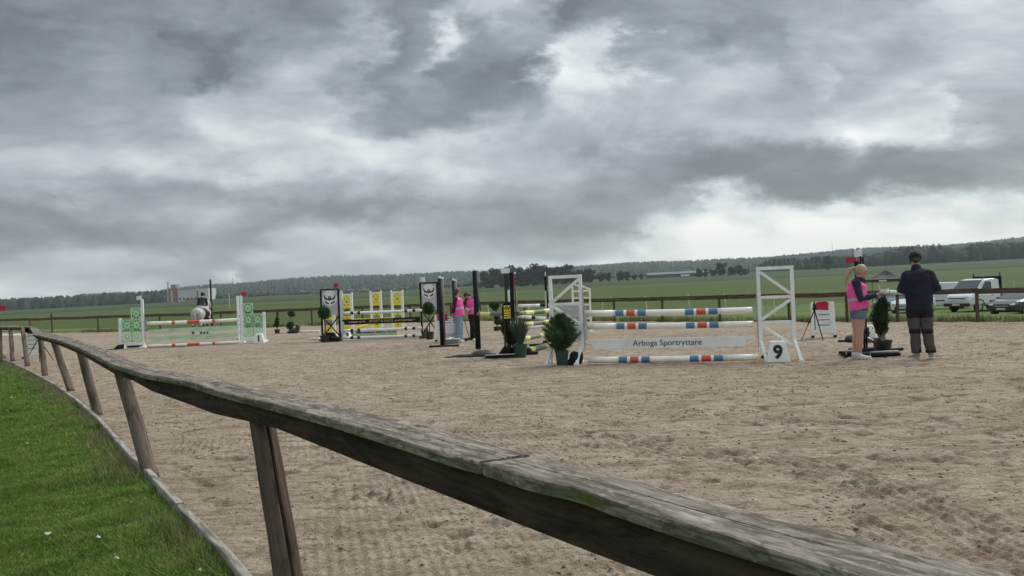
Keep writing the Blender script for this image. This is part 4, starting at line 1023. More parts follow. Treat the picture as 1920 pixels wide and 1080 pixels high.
def board_label_box(label, base, rz, num, w=0.36, h=0.33, grp=None):
    o = thing('number_marker', label, 'number marker', base, rz); mb = MB(); d = 0.26; t = 0.60
    v = [(-w / 2, -d / 2, 0), (w / 2, -d / 2, 0), (w / 2, d / 2, 0), (-w / 2, d / 2, 0), (-w * t / 2, -d * .32, h), (w * t / 2, -d * .32, h), (w * t / 2, d * .32, h), (-w * t / 2, d * .32, h)]
    mb.add(v, [(3, 2, 1, 0), (4, 5, 6, 7), (0, 1, 5, 4), (1, 2, 6, 5), (2, 3, 7, 6), (3, 0, 4, 7)], white); mb.build('box', o, bevel=0.015)
    lettering(num, h * 0.86, inkm, o, (0, -d * 0.41 - 0.006, h * 0.47), 'numeral', (R(90) - math.atan2(d * 0.18, h), 0, 0), 0.003, 0.012)
    return o
def pot(parent, r, h, mt, square=False):
    n = 4 if square else 18; mb = MB(); a = R(45) if square else 0
    k = 1.2 if square else 1.0
    def ring(rad, z): return [(rad * k * math.cos(2 * math.pi * i / n + a), rad * k * math.sin(2 * math.pi * i / n + a), z) for i in range(n)]
    vs = ring(r * 0.78, 0) + ring(r * 0.96, h * 0.86) + ring(r * 1.04, h * 0.87) + ring(r * 1.04, h) + ring(r * 0.95, h) + ring(r * 0.92, h * 0.9)
    fs = [tuple(reversed(range(n)))]
    for q in range(5): fs += [(q * n + i, q * n + (i + 1) % n, (q + 1) * n + (i + 1) % n, (q + 1) * n + i) for i in range(n)]
    mb.add(vs, fs, mt); mb.build('pot', parent); MB().add(ring(r * 0.93, h * 0.9), [tuple(range(n))], soil).build('soil', parent)
def leaf_cloud(name, parent, centers, radii, n, size, mt, seed, flat=1.0, upw=0.0, thin=0.5, shell=0.55):
    """small pointed leaves through the volume of several ellipsoids"""
    r = np.random.RandomState(seed); c = np.array(centers, float); rad = np.array(radii, float)
    if rad.ndim == 1: rad = np.repeat(rad[:, None], 3, 1)
    vol = rad.prod(1) ** 0.8; k = r.choice(len(c), n, p=vol / vol.sum()); d = r.randn(n, 3); d /= np.linalg.norm(d, axis=1)[:, None]
    rr = (shell + (1 - shell) * r.rand(n)) * (1 + 0.10 * r.randn(n)); p = c[k] + d * rad[k] * rr[:, None]
    ax = d * 0.8 + r.randn(n, 3) * 0.5; ax[:, 2] += upw; ax /= np.linalg.norm(ax, axis=1)[:, None]
    sd_ = np.cross(ax, r.randn(n, 3)); sd_ /= np.linalg.norm(sd_, axis=1)[:, None]; s = size * (0.6 + 0.8 * r.rand(n))[:, None]
    v = np.stack([p - ax * s * .5, p + sd_ * s * thin * .5, p + ax * s * .6, p - sd_ * s * thin * .5], 1)
    return npmesh(name, v.reshape(-1, 3), np.arange(n * 4).reshape(-1, 4), mt, parent)

def branchy(name, parent, mt, seed, z0, z1, rmax, nb, prof, ndl, nlen, wid, droop=0.35):
    """needle shrub: branches from a stem, each clothed with long needles. prof(t) -> radius fraction at height t"""
    r = np.random.RandomState(seed); V = []; tb = MB(); tb.loft([(0, 0, 0), (0.01, 0, (z0 + z1) / 2), (0, 0, z1 * 0.96)], [0.022, 0.014, 0.005], bark, 6)
    for b in range(nb):
        t = (b + r.rand()) / nb; z = z0 + (z1 - z0) * t; L_ = rmax * prof(t) * (0.75 + 0.4 * r.rand()); a = b * 2.4 + r.rand() * 0.8
        s0 = np.array([0, 0, z - L_ * droop]); e = np.array([math.cos(a) * L_, math.sin(a) * L_, z + L_ * 0.25]); 
        tb.loft([tuple(s0), tuple((s0 + e) / 2 - [0, 0, L_ * 0.03]), tuple(e)], [0.008, 0.006, 0.003], bark, 4, caps=False)
        m_ = int(ndl * (0.3 + L_ / rmax)); u = r.rand(m_) ** 0.65; p = s0 + (e - s0) * u[:, None] + r.randn(m_, 3) * 0.008
        d = (e - s0) / np.linalg.norm(e - s0) * 0.55 + r.randn(m_, 3) * 0.75; d[:, 2] += 0.22; d /= np.linalg.norm(d, axis=1)[:, None]
        sd_ = np.cross(d, r.randn(m_, 3)); sd_ /= np.linalg.norm(sd_, axis=1)[:, None]; ln = nlen * (0.6 + 0.7 * r.rand(m_))[:, None]
        V.append(np.stack([p - sd_ * wid, p + sd_ * wid, p + d * ln], 1))
    V = np.concatenate(V); o = npmesh(name, V.reshape(-1, 3), np.arange(len(V) * 3).reshape(-1, 3), mt, parent); tb.build('stem', parent); return o

# ------------------------------------------------------------------ jump nine: white truss wings, three blue and red striped poles, banner plank
bl9, br9 = G(1094, 682), G(1428, 676); z9 = heading(bl9, br9)
truss_wing('white truss wing behind the potted pine, left end of the blue and red striped jump', bl9, z9, -1)
truss_wing('white truss wing beside the number nine marker, right end of the striped jump', br9, z9, 1)
def between(a, b, t, z, y=0.0):
    d = (b - a); n = Vector((-d.y, d.x, 0)).normalized(); p = a.lerp(b, t) + n * y; p.z = z; return p
B9 = [(.172, .182, white), (.184, .235, bluep), (.235, .252, white), (.252, .303, redp), (.303, .32, white), (.32, .371, bluep), (.606, .658, bluep), (.658, .674, white), (.674, .729, redp), (.729, .745, white), (.745, .797, bluep)]
def fit(px0, py0, px1, py1, a, b, y=0.0):
    """end points on the vertical plane through the bases a-b (offset y away), seen at the given pixels"""
    d = (b - a); n = Vector((-d.y, d.x, 0)).normalized(); o = a + n * y; out = []
    for x, yy in ((px0, py0), (px1, py1)):
        r_ = ray(x, yy); t = (o - EYEP).dot(n) / r_.dot(n); out.append(EYEP + r_ * t)
    return out
a, b = fit(1099, 587.5, 1411, 581.5, bl9, br9, -0.02); pole('white pole with blue and red bands, topmost of the jump marked nine', a, b, 0.058, B9)
a, b = fit(1101, 612, 1413, 607.5, bl9, br9, -0.02); pole('white pole with blue and red bands, second from top at jump nine', a, b, 0.058, B9)
a, b = fit(1103, 675, 1421, 669.5, bl9, br9, -0.12); B9b = [(t0 + .005, t1 + .005, m_) for t0, t1, m_ in B9]; pole('striped blue and red pole lying on the sand under the banner plank', a, b, 0.058, B9b)
def plank(label, a, b, prof, mt, th=0.03, name='jump_plank', txt=None, size=0.1, tm=inkm, group=None, dz=0.0):
    """prof(L) -> polygon (x,z) around the line a-b"""
    a, b = Vector(a), Vector(b); ln = (b - a).length
    o = thing(name, label, 'jump plank', a, 0, group); d = (b - a).normalized(); o.matrix_world = Matrix.Translation(a) @ d.to_track_quat('X', 'Z').to_matrix().to_4x4()
    MB().prism(prof(ln), -th / 2, th / 2, mt).build('board', o)
    for i, (s, u, f) in enumerate(txt or []): lettering(s, f * size, tm, o, (u * ln, -th / 2 - 0.003, dz), 'lettering')
    return o
a, b = fit(1097, 647, 1416, 640, bl9, br9, -0.03)
pr = lambda L: [(0, 0.085), (0.05, 0.10), (L - 0.04, 0.10), (L, 0.085), (L, 0.07), (L - 0.13, 0.045), (L - 0.16, 0.01), (L - 0.16, -0.085), (0.20, -0.085), (0.15, -0.03), (0.11, 0.02), (0, 0.055)]
plank('white banner plank with dark club lettering across jump nine', a, b, pr, banner_w, txt=[('Arboga Sportryttare', 0.495, 1)], size=0.152, dz=0.010)
board_label_box('white marker box with black numeral 9 at right end of striped jump', G(1459, 677.5), z9, '9', 0.41, 0.37)
tag(MB().loft([(0, 0, 0.02), (0.1, 0, 0.05), (0.22, 0.03, 0.12), (0.26, 0.03, 0.2)], [0.03, 0.05, 0.05, 0.02], rubber, 8).build('rubber_weight', loc=G(1431, 672) + Vector((0, .1, 0)), rz=0.3), 'dark rubber weight between right truss wing and the nine marker', 'weight')
# dark sack against the left wing
mb = MB(); mb.ell((0, 0, 0.12), (0.10, 0.14, 0.15), rubber, 12, 8); mb.ell((0.07, 0.02, 0.10), (0.09, 0.12, 0.17), rubber, 12, 8, Matrix.Rotation(0.4, 3, 'Y')); mb.ell((-.08, 0, 0.05), (0.10, .1, 0.06), rubber, 10, 6)
o = fused('sand_bag', mb, None, 0.02, 3); o.location = G(1078, 684) + Vector((0, 0.08, 0)); tag(o, 'dark weight bag leaning at foot of left truss wing beside green pot', 'bag')
# potted pine in front of the left wing
pp = G(1054, 684); o = thing('potted_pine', 'bushy pine in a dark green pot before the left truss wing', 'potted plant', pp); pot(o, 0.145, 0.27, potgreen, True)
st = thing('tmp', None, None); bpy.data.objects.remove(st)
pr_ = lambda t: (0.55 + 0.65 * math.sin(min(1, t * 1.6) * 1.57)) * (1 - max(0, t - 0.25) / 0.80) ** 0.75
f = branchy('foliage', o, needles, 61, 0.30, 0.94, 0.37, 90, pr_, 170, 0.085, 0.0033); 

# ------------------------------------------------------------------ jump one: mint lattice wings
def lattice_panel(o, x0, z0, w, h, mt=mint):
    cx, cz = x0 + w / 2, z0 + h / 2; t = 0.035; mb = MB()
    for a, b in (((x0, z0), (x0 + w, z0)), ((x0, z0 + h), (x0 + w, z0 + h))): mb.box(((a[0] + b[0]) / 2, 0, a[1]), (w + t, 0.022, t), mt)
    for x in (x0, x0 + w): mb.box((x, 0.0005, cz), (t, 0.020, h - t), mt)
    rx, rz_ = w * 0.36, h * 0.36; pts = [(cx, cz + rz_), (cx + rx, cz), (cx, cz - rz_), (cx - rx, cz)]
    # diamond plate with a hole: ring between outer diamond and inner circle
    n = 16; outer = []; inner = []
    for i in range(n):
        an = 2 * math.pi * i / n; c_, s_ = math.cos(an), math.sin(an); q = 1 / (abs(c_) / rx + abs(s_) / rz_); outer.append((cx + c_ * q, cz + s_ * q)); inner.append((cx + c_ * w * 0.13, cz + s_ * w * 0.13))
    vs = [(x, y, z) for y in (-0.010, 0.010) for ring in (outer, inner) for x, z in ring]; fs = []
    for i in range(n):
        j = (i + 1) % n; fs += [(i, j, n + j, n + i), (2 * n + i, 3 * n + i, 3 * n + j, 2 * n + j), (i, 2 * n + i, 2 * n + j, j), (n + i, n + j, 3 * n + j, 3 * n + i)]
    mb.add(vs, fs, mt)
    for dx, dz in ((1, 1), (1, -1), (-1, 1), (-1, -1)): mb.beam((cx + dx * rx * 0.5, -0.0015, cz + dz * rz_ * 0.5), (cx + dx * w * 0.49, -0.0015, cz + dz * h * 0.49), 0.016, 0.032, mt, up=(0, 1, 0)) if False else mb.beam((cx + dx * rx * 0.5, 0, cz + dz * rz_ * 0.5), (cx + dx * w * 0.48, 0, cz + dz * h * 0.48), 0.018, 0.03, mt)
    return mb.build('lattice_panel', o)
def lattice_wing(label, base, rz, side, w, hin, hout, flagm=None, fside=1, double=False):
    o = thing('jump_wing', label, 'jump wing', base, rz); s = side
    mb = MB(); mb.box((0, 0, hin / 2), (0.085, 0.07, hin), white); mb.build('inner_post', o, bevel=0.006)
    mb = MB(); mb.box((s * w, 0, hout / 2), (0.085, 0.07, hout), white); mb.build('outer_post', o, bevel=0.006)
    mb = MB(); mb.box((s * w / 2, 0, 0.16), (w - 0.09, 0.05, 0.09), white); mb.build('bottom_rail', o)
    for x in (0, s * w):
        mb = MB(); mb.box((x, 0, 0.045), (0.10, 0.62, 0.07), white); mb.build('foot', o)
    cw = (w - 0.12) / 2; x0 = 0.06 if s > 0 else -w + 0.06; z0 = 0.24; chh = (hout - 0.07 - z0) / 2
    for i in range(2):
        for j in range(2): lattice_panel(o, x0 + i * cw, z0 + j * chh, cw, chh)
    lattice_panel(o, x0 if s > 0 else x0 + cw, z0 + 2 * chh + 0.02, cw, chh)
    track(o, -s * 0.052, 0, 0.2, 1.2, -s)
    for z in (0.95, 0.66, 0.4): cup(o, (-s * 0.065, 0, z))
    if flagm: flag(o, (0, 0, hin), flagm, 0.19, 0.13, fside, 0.10)
    return o
l1, r1 = G(270, 652), G(455, 643.5); z1 = heading(l1, r1)
lattice_wing('mint green lattice wing with white flag, left end of jump one', l1, z1, -1, 0.76, 1.68, 1.06, flagwhite, -1)
lattice_wing('mint green lattice wing with red flag, beside the number one marker', r1, z1, 1, 0.76, 1.66, 1.06, flagred, 1)
o = thing('jump_upright', 'slim white upright just left of the red flag lattice wing', 'jump wing', G(449, 641) + Vector((-0.12, 0.35, 0)), z1); MB().box((0, 0, 0.83), (0.08, 0.07, 1.66), white).build('post', o, bevel=0.005); MB().box((0, 0, 0.03), (0.12, 0.5, 0.06), white).build('foot', o)
B1 = [(.265, .305, redp), (.44, .575, redp), (.70, .74, redp)]
a, b = fit(276, 606.5, 447, 599.5, l1, r1, -0.02); pole('thick cream pole with red bands, top of the mint jump', a, b, 0.062, [(.27, .305, redp), (.44, .575, redp), (.715, .745, redp)])
a, b = fit(276, 649, 447, 641.5, l1, r1, -0.05); pole('thin cream pole with red bands on the sand at mint jump', a, b, 0.05, [(.27, .31, redp), (.44, .575, redp), (.715, .745, redp)])
def wavy(L):
    top = []; bot = []; n = 24
    for i in range(n + 1):
        t = i / n; e = min(1, max(0, (t - 0.02) / 0.05)); e2 = min(1, max(0, (0.985 - t) / 0.03))
        top.append((L * t, 0.045 + 0.03 * math.sin(math.pi * t) * 0.6 + 0.012)); bot.append((L * t, 0.02 - (0.105 + 0.02 * math.cos(t * 9)) * e * (0.6 + 0.4 * e2)))
    return top[::1] + bot[::-1]
a, b = fit(277, 621.5, 447, 613.5, l1, r1, -0.02); plank('pale mint wavy plank, upper of two under the cream pole', a, b, wavy, mintp)
a, b = fit(277, 635, 447, 627, l1, r1, -0.02); plank('pale mint wavy plank, lower of two at jump one', a, b, wavy, mintp)
board_label_box('small white marker with black numeral 1 before the mint wing', G(486.5, 643), z1, '1', 0.36, 0.33)
mb = MB(); mb.prism([(-0.45, 0), (-0.15, 0.03), (0, 0.15), (0.05, 0.15), (0.05, 0)], -0.15, 0.2, rubber); tag(mb.build('rubber_wedge', loc=G(225, 655)), 'black rubber wedge left of the white flag lattice wing', 'weight')
mb = MB(); mb.box((0, 0, 0.03), (0.55, 0.3, 0.05), rubber); tag(mb.build('rubber_plate', loc=G(250, 652) + Vector((0, .25, 0)), bevel=0.01), 'black rubber plate under the white flag lattice wing', 'weight')
mb = MB(); mb.ell((0, 0, 0.09), (0.11, 0.11, 0.09), rubber, 10, 6); tag(mb.build('rubber_weight', smooth=True, loc=G(449, 640)), 'round black weight at the foot of the slim white upright', 'weight')

# ------------------------------------------------------------------ jump two: black framed emblem wings
def emblem_wing(label, base, rz, side, w, h, flagm, fx, fs, panel_h=0.86):
    o = thing('jump_wing', label, 'jump wing', base, rz); s = side; x0, x1 = (0, s * w)
    for x in (x0, x1): MB().box((x, 0, h / 2), (0.055, 0.06, h), blackp).build('post', o, bevel=0.004)
    MB().box((s * w / 2, 0, h + 0.02), (w + 0.055, 0.06, 0.04), blackp).build('top_bar', o)
    zt = h - 0.01; zb = h - panel_h; cx = s * w / 2; pw = w - 0.06
    MB().box((cx, 0.002, (zt + zb) / 2), (pw, 0.02, zt - zb - 0.004), panelgrey).build('panel', o)
    em = MB(); n = 26; rc = pw * 0.46; zc = zt - rc * 1.02
    em.add([(cx + rc * math.cos(2 * math.pi * i / n), -0.011, zc + rc * math.sin(2 * math.pi * i / n)) for i in range(n)], [tuple(range(n))], white); em.build('disc', o)
    em = MB(); q = rc
    for sg in (-1, 1):   # curled wings
        pts = [(0.15, -.05), (0.42, -0.02), (0.60, 0.14), (0.66, 0.36), (0.58, 0.50), (0.76, 0.44), (0.80, 0.30), (0.78, 0.10), (0.66, -0.12), (0.42, -0.22), (0.2, -0.22)]
        em.prism([(cx + sg * u * q, zc + v_ * q) for u, v_ in pts], -0.0165, -0.0135, inkm)
        em.beam((cx + sg * 0.70 * q, -0.016, zc - 0.42 * q), (cx + sg * 0.14 * q, -0.016, zc - 0.74 * q), 0.003, 0.045, inkm)
    em.add([(cx + q * 0.24 * math.cos(t), -0.018, zc - 0.02 * q + q * 0.30 * math.sin(t)) for t in [2 * math.pi * i / 16 for i in range(16)]], [tuple(range(16))], inkm)
    em.add([(cx + q * 0.10 * math.cos(t), -0.020, zc + q * 0.03 + q * 0.12 * math.sin(t)) for t in [2 * math.pi * i / 12 for i in range(12)]], [tuple(range(12))], panelgrey)
    em.build('emblem', o)
    e = 0.02; MB().beam((x0 + s * e, -0.005, zb - 0.04), (x1 - s * e, -0.005, 0.14), 0.03, 0.035, blackp).build('brace', o); MB().beam((x1 - s * e, 0.028, zb - 0.04), (x0 + s * e, 0.028, 0.14), 0.03, 0.035, blackp).build('brace', o)
    for x in (x0, x1): MB().box((x, 0, 0.03), (0.08, 0.5, 0.05), blackp).build('foot', o)
    flag(o, (fx, 0, h), flagm, 0.17, 0.15, fs, 0.2); return o
l2, r2 = G(638, 637.5), G(792, 632.5); z2 = heading(l2, r2)
emblem_wing('black framed wing with winged emblem panel and red flag', l2, z2, -1, 0.63, 1.72, flagred, 0.02, -1)
emblem_wing('black framed wing with winged emblem panel and white flag', r2, z2, 1, 0.58, 1.80, flagwhite, 0.0, 1)
o = thing('jump_upright', 'white upright joined to the red flag emblem wing', 'jump wing', G(643.5, 637), z2); MB().box((0, 0, 0.84), (0.075, 0.06, 1.68), white).build('post', o, bevel=0.005); MB().box((0, 0.1, 0.03), (0.09, 0.4, 0.05), white).build('foot', o); track(o, 0.045, 0, 0.2, 1.4)
K2 = [(.10, .14, inkm), (.19, .225, inkm), (.785, .82, inkm), (.885, .92, inkm)]
for lab, y0, y1, r_ in (('white pole with four black bands, top of the emblem jump', 587.3, 581.6, 0.05), ('white pole with four black bands, below the black lettered plank', 620, 614.8, 0.05), ('white pole with black bands on the ground of the emblem jump', 633.4, 628.8, 0.048)):
    a, b = fit(643, y0, 791, y1, l2, r2, -0.03); pole(lab, a, b, r_, K2, base=white)
a, b = fit(642, 604.5, 789, 598.5, l2, r2, -0.035)
prb = lambda L: [(0, 0.085), (L, 0.085), (L, 0.07), (L - 0.03, 0.065), (L - 0.03, -0.09), (0.09, -0.09), (0.06, 0.02), (0, 0.055)]
bp_ = plank('long black plank with gold lettering between the emblem wings', a, b, prb, blackp, txt=[('SPORT & SALES', 0.50, 1)], size=0.125, tm=gold)
mb = MB(); rw_ = random.Random(6); L2_ = (b - a).length
for u0, u1 in ((.09, .30), (.68, .93)):      # worn script, too faded to read
    x = u0 * L2_
    while x < u1 * L2_:
        w_ = rw_.uniform(.012, .03); mb.box((x, -.017, rw_.uniform(-.012, .004)), (w_, .003, rw_.uniform(.02, .055)), gold, Matrix.Rotation(rw_.uniform(-.5, .5), 3, 'Y')); x += w_ + rw_.uniform(.006, .016)
mb.build('faded_lettering', bp_)
for x, lab in ((637, 'white marker block with black numeral, left of the pair at the emblem jump'),): pass
o = board_label_box('small white block with black numerals 2 and 2 under the emblem jump', G(648, 635), z2, '2  2', 0.44, 0.26)
def plain_topiary(label, base, r, z, pt, ph, seed, sq=False, trunk=0.016):
    o = thing('potted_topiary', label, 'potted plant', base); pot(o, pt, ph, potblack, sq); MB().loft([(0, 0, ph * 0.8), (0.015, 0, z * 0.5), (0, 0, z)], [trunk, trunk * .9, trunk * .8], bark, 6).build('stem', o)
    leaf_cloud('foliage', o, [(0, 0, z), (0.03, 0.0, z - r * 0.3), (-.02, 0, z + r * .2)], [r * 0.95, r * 0.75, r * 0.85], 3000, 0.05, topiary, seed); return o
plain_topiary('round clipped ball tree before the red flag emblem wing', G(610, 641), 0.215, 0.98, 0.17, 0.22, 3, False, 0.03)
plain_topiary('round clipped ball tree before the white flag emblem wing', G(806, 636), 0.20, 0.98, 0.14, 0.24, 4)
o = thing('planter_trough', 'dark trough of rubber weights at foot of left emblem wing', 'weight', G(622, 640)); mb = MB(); mb.prism([(-0.30, 0), (-0.22, 0.30), (0.10, 0.28), (0.16, 0.14), (0.3, 0.12), (0.32, 0)], -0.12, 0.12, rubber); mb.build('trough', o, bevel=0.015); MB().tube((0.02, -0.16, 0.12), (0.24, -0.17, 0.10), 0.055, rubber, 10).build('weight_roll', o)
tag(MB().prism([(-.16, 0), (-.12, .08), (0, .32), (.10, .36), (.14, .02)], -.1, .1, mat('brown_timber', (.09, .05, .035), .8, .3)).build('timber_block', loc=G(797, 634)), 'dark brown timber block at foot of right emblem wing', 'block')
# yellow wings standing behind
def yellow_wing(label, base, rz, w=0.47, h=1.66):
    o = thing('jump_wing', label, 'jump wing', base, rz)
    for x in (-w / 2, w / 2):
        MB().box((x, 0, h / 2), (0.06, 0.06, h), white).build('post', o, bevel=0.004); MB().box((x * 0.72, 0, h / 2), (0.025, 0.03, h - 0.2), white).build('inner_slat', o)
    MB().box((0, 0, h - 0.09), (w - 0.06, 0.04, 0.05), white).build('top_bar', o)
    iw = w * 0.62
    for z0, z1, nm in ((h - 0.62, h - 0.14, 'yellow_panel'), (0.10, 0.36, 'yellow_panel'), (0.62, 0.72, 'yellow_panel')):
        mb = MB(); zc = (z0 + z1) / 2; hh = z1 - z0
        if hh > 0.4:   # openwork: border, crossing diagonals
            for x in (-iw / 2, iw / 2): mb.box((x * .86, -0.001, zc), (0.035, 0.02, hh), yellow)
            mb.box((0, -0.002, z0 + 0.02), (iw, 0.02, 0.06), yellow); mb.box((0, -0.002, z1), (iw, 0.02, 0.04), yellow)
            for k in range(2):
                za, zb = z0 + hh * k / 2, z0 + hh * (k + 1) / 2
                mb.beam((-iw * .4, -0.004, za), (iw * .4, -0.004, zb), 0.02, 0.055, yellow); mb.beam((iw * .4, 0.018, za), (-iw * .4, 0.018, zb), 0.02, 0.055, yellow)
        else: mb.box((0, 0, zc), (iw, 0.02, hh), yellow); mb.box((0, -0.012, zc), (0.06, 0.008, 0.07), mat('ochre_dot', (.35, .2, .03)))
        mb.build(nm, o)
    MB().box((0, -0.001, h - 0.72), (iw * .6, 0.02, 0.08), mat('brown_plate', (.12, .06, .02))).build('plate', o)
    for x in (-w / 2, w / 2): MB().box((x, 0, 0.03), (0.07, 0.45, 0.05), white).build('foot', o)
    return o
yellow_wing('yellow and white openwork wing just right of the red flag', G(652, 626), z2)
yellow_wing('yellow and white openwork wing standing in the middle of the emblem jump', G(707, 619), z2)
yellow_wing('yellow and white openwork wing nearest the white flag emblem wing', G(747, 619), z2, 0.48)
yellow_wing('yellow and white wing mostly hidden behind the left emblem wing', G(610, 632) + Vector((0, 0.6, 0)), z2, 0.5, 1.72)
a, b = fit(660, 600, 740, 597, G(652, 626), G(747, 619), 0.05); pole('yellow pole level between the openwork wings', a, b, 0.045, [], base=yellow)
a, b = fit(664, 615.5, 700, 606.5, G(652, 626), G(747, 619), 0.10); pole('yellow pole slanting to the sand behind the black plank', a, b, 0.05, [], base=yellow)
def flower_box():
    o = thing('flower_filler', 'low green and white flower filler lying under the emblem jump', 'filler', G(697, 630) + Vector((0, 0.25, 0)), z2)
    MB().box((0, 0, 0.05), (1.9, 0.22, 0.09), mat('pale_green_paint', (.42, .52, .34))).build('box', o)
    cs = [(-.85 + i * 0.155, rnd.uniform(-.05, .05), 0.12 + 0.03 * (i % 3)) for i in range(12)]
    leaf_cloud('foliage', o, cs, [0.10] * 12, 1400, 0.05, topiary, 8); leaf_cloud('blossoms', o, [c_ for i, c_ in enumerate(cs) if i % 3 != 1], [0.09] * 8, 260, 0.05, flagwhite, 9, thin=0.9)
flower_box()
tag(MB().box((0, 0, 0.02), (0.32, 0.2, 0.04), banner_w).build('white_plate', loc=G(590, 636)), 'small white plate on the sand left of the emblem wing', 'plate')

# small potted plants left of the emblem jump
o = thing('potted_sapling', 'thin sapling in a dark pot, left of two small plants', 'potted plant', G(520, 625)); pot(o, 0.12, 0.18, potblack)
MB().loft([(0, 0, 0.1), (0.02, 0, 0.6), (0.05, 0, 0.98)], [0.014, 0.012, 0.008], bark, 6).build('stem', o); leaf_cloud('foliage', o, [(0, 0, .42), (.02, 0, .6), (0.05, 0, .85), (-.1, 0, .36)], [(.11, .1, .16), (.08, .08, .12), (.03, .03, .12), (.08, .06, .05)], 900, 0.06, topiary, 12)
o = thing('potted_topiary', 'double ball shrub beside the grey sack, left of emblem jump', 'potted plant', G(546, 624)); pot(o, 0.11, 0.16, potblack)
MB().loft([(0, 0, 0.1), (0, 0, 0.9)], [0.016, 0.012], bark, 6).build('stem', o); leaf_cloud('foliage', o, [(0.02, 0, .84), (.09, 0, .78), (-.05, 0, .30), (-.01, 0, .36)], [(.15, .14, .12), (.12, .1, .09), (.16, .15, .15), (.15, .14, .13)], 2200, 0.055, topiary, 13)
mb = MB(); mb.ell((0, 0, 0.10), (0.20, 0.14, 0.13), greenbag, 12, 8); mb.ell((0.13, 0, 0.24), (0.10, 0.1, 0.15), greenbag, 10, 8); mb.ell((-.2, 0, 0.05), (.16, .1, .06), greenbag)
o = fused('sack', mb, None, 0.025, 3); o.location = G(553, 625); tag(o, 'grey green sack slumped beside the double ball shrub', 'sack')
a, b = G(563, 623.5), G(599, 622.5); pole('white pole on the sand left of the emblem jump', a + Z3 * .05, b + Z3 * .05, 0.045, [], base=white)
a, b = G(-12, 632), G(40, 630); pole('pale pole on the sand seen through the left fence posts', a + Z3 * .06, b + Z3 * .06, 0.10, [], base=banner_w)

# ------------------------------------------------------------------ timing boards with tripods
def timing_board(label, base, rz, w=0.5, h=0.80, red=True, rxf=(0.2, 0.75)):
    o = thing('timing_board', label, 'board', base, rz); lean = 0.10
    for x in (-w / 2, w / 2): MB().beam((x, 0, 0), (x * 0.96, lean, h), 0.05, 0.03, white).build('side_rail', o)
    MB().beam((-w / 2, 0.30, 0), (-w * .48, lean + .02, h), 0.04, 0.03, white).build('rear_leg', o); MB().beam((w / 2, 0.30, 0), (w * .48, lean + .02, h), 0.04, 0.03, white).build('rear_leg', o)
    grey = mat('slot_grey', (0.20, 0.21, 0.21), 0.7, 0.3, 30)
    z = 0.12; k = 0
    while z < h - 0.08:
        y = lean * z / h; MB().box((0, y, z + 0.055), (w - 0.05, 0.016, 0.117), white).build('slat', o)
        if k >= 1 and k < 5: MB().box((0.02, y - 0.012, z + 0.055), (w * 0.52, 0.006, 0.022), grey).build('slot', o)
        z += 0.125; k += 1
    if red: 
        x0 = -w / 2 + w * rxf[0]; x1 = -w / 2 + w * rxf[1]; mb = MB(); mb.prism([(x0, h - .17), (x1, h - .19), (x1 + .01, h - .02), (x1 - .03, h + 0.03), (x0 + .02, h + .01), (x0 - .01, h - .04)], lean - 0.05, lean + 0.05, flagred); mb.build('red_cloth', o, bevel=0.01)
    for x in (-w / 2, w / 2): MB().box((x, -0.01, 0.03), (0.075, 0.06, 0.055), rubber).build('foot', o)
    return o
def tripod(label, base, h, spread, rz=0):
    o = thing('tripod', label, 'tripod', base, rz); top = (0, 0, h * 0.80)
    for k in range(3):
        a_ = R(-90 + 120 * k); e = (math.cos(a_) * spread, math.sin(a_) * spread, 0.015); mid = tuple((top[i] + e[i]) / 2 for i in range(3))
        mb = MB(); mb.loft([top, mid], [0.014, 0.014], blackp, 6); mb.loft([mid, e], [0.009, 0.009], blackp, 6); mb.ell(e, (0.016, 0.016, 0.016), rubber, 6, 4); mb.build('leg', o)
    MB().tube((0, 0, h * 0.30), (0, 0, h * 0.86), 0.012, blackp, 6).build('centre_column', o)
    mb = MB(); mb.box((0, 0, h * .89), (0.05, 0.05, 0.10), blackp); mb.tube((0, 0, h * .93), (0, 0, h), 0.02, blackp, 8); mb.tube((0, 0, h * .87), (0.12, 0.10, h * .84), 0.006, blackp, 6); mb.box((0, 0, h * 0.82), (0.07, 0.07, 0.05), blackp); mb.build('sensor_head', o); return o
timing_board('white slatted board with red cloth behind the right tripod', G(1545, 634), R(-18), 0.50, 0.84)
tripod('black tripod with sensor standing before the right slatted board', G(1529.5, 638), 0.93, 0.33, R(10))
timing_board('white slatted board seen between the left fence posts', P(60, 672), R(25), 0.46, 0.80, False)
tripod('black tripod seen between the left fence posts', P(74, 677), 0.80, 0.40, R(30))
timing_board('white slatted board with red cloth behind the black post, by the workers', G(836, 640) + Vector((0, 0.1, 0)), R(8), 0.6, 0.80, True, (0.12, 0.62))

# ------------------------------------------------------------------ black jump in the middle
def black_upright(label, base, h, r=0.05, slab=None, caps=2, board=False, lean=0.0, rz=0.0):
    o = thing('jump_upright', label, 'jump wing', base, rz)
    MB().loft([(0, 0, 0.02), (lean, 0, h)], [(r, r * 1.0)] * 2, blackp, 12).build('post', o, smooth=True)
    MB().ell((lean, 0, h + 0.02), (r * .8, r * .8, 0.045), flagwhite, 8, 6).build('cap', o, smooth=True)
    if caps > 1: 
        MB().loft([(0.055, 0.16, 0.02), (0.055 + lean, 0.16, h - 0.02)], [0.035] * 2, mat('grey_bare_wood', (.20, .17, .14), .8, .3, 8), 10).build('rear_post', o, smooth=True); MB().ell((0.06 + lean, 0.16, h), (r * .7, r * .7, 0.04), flagwhite, 8, 6).build('cap', o, smooth=True)
    if slab:
        w, y, x = slab; mb = MB(); mb.box((x, y, 0.035), (w, 0.16, 0.06), rubber); mb.build('base_slab', o, bevel=0.012)
    return o
black_upright('black round post on a dark slab before the white slatted board', G(829.5, 650.5), 1.86, 0.055, (0.80, -0.05, 0.05), 2)
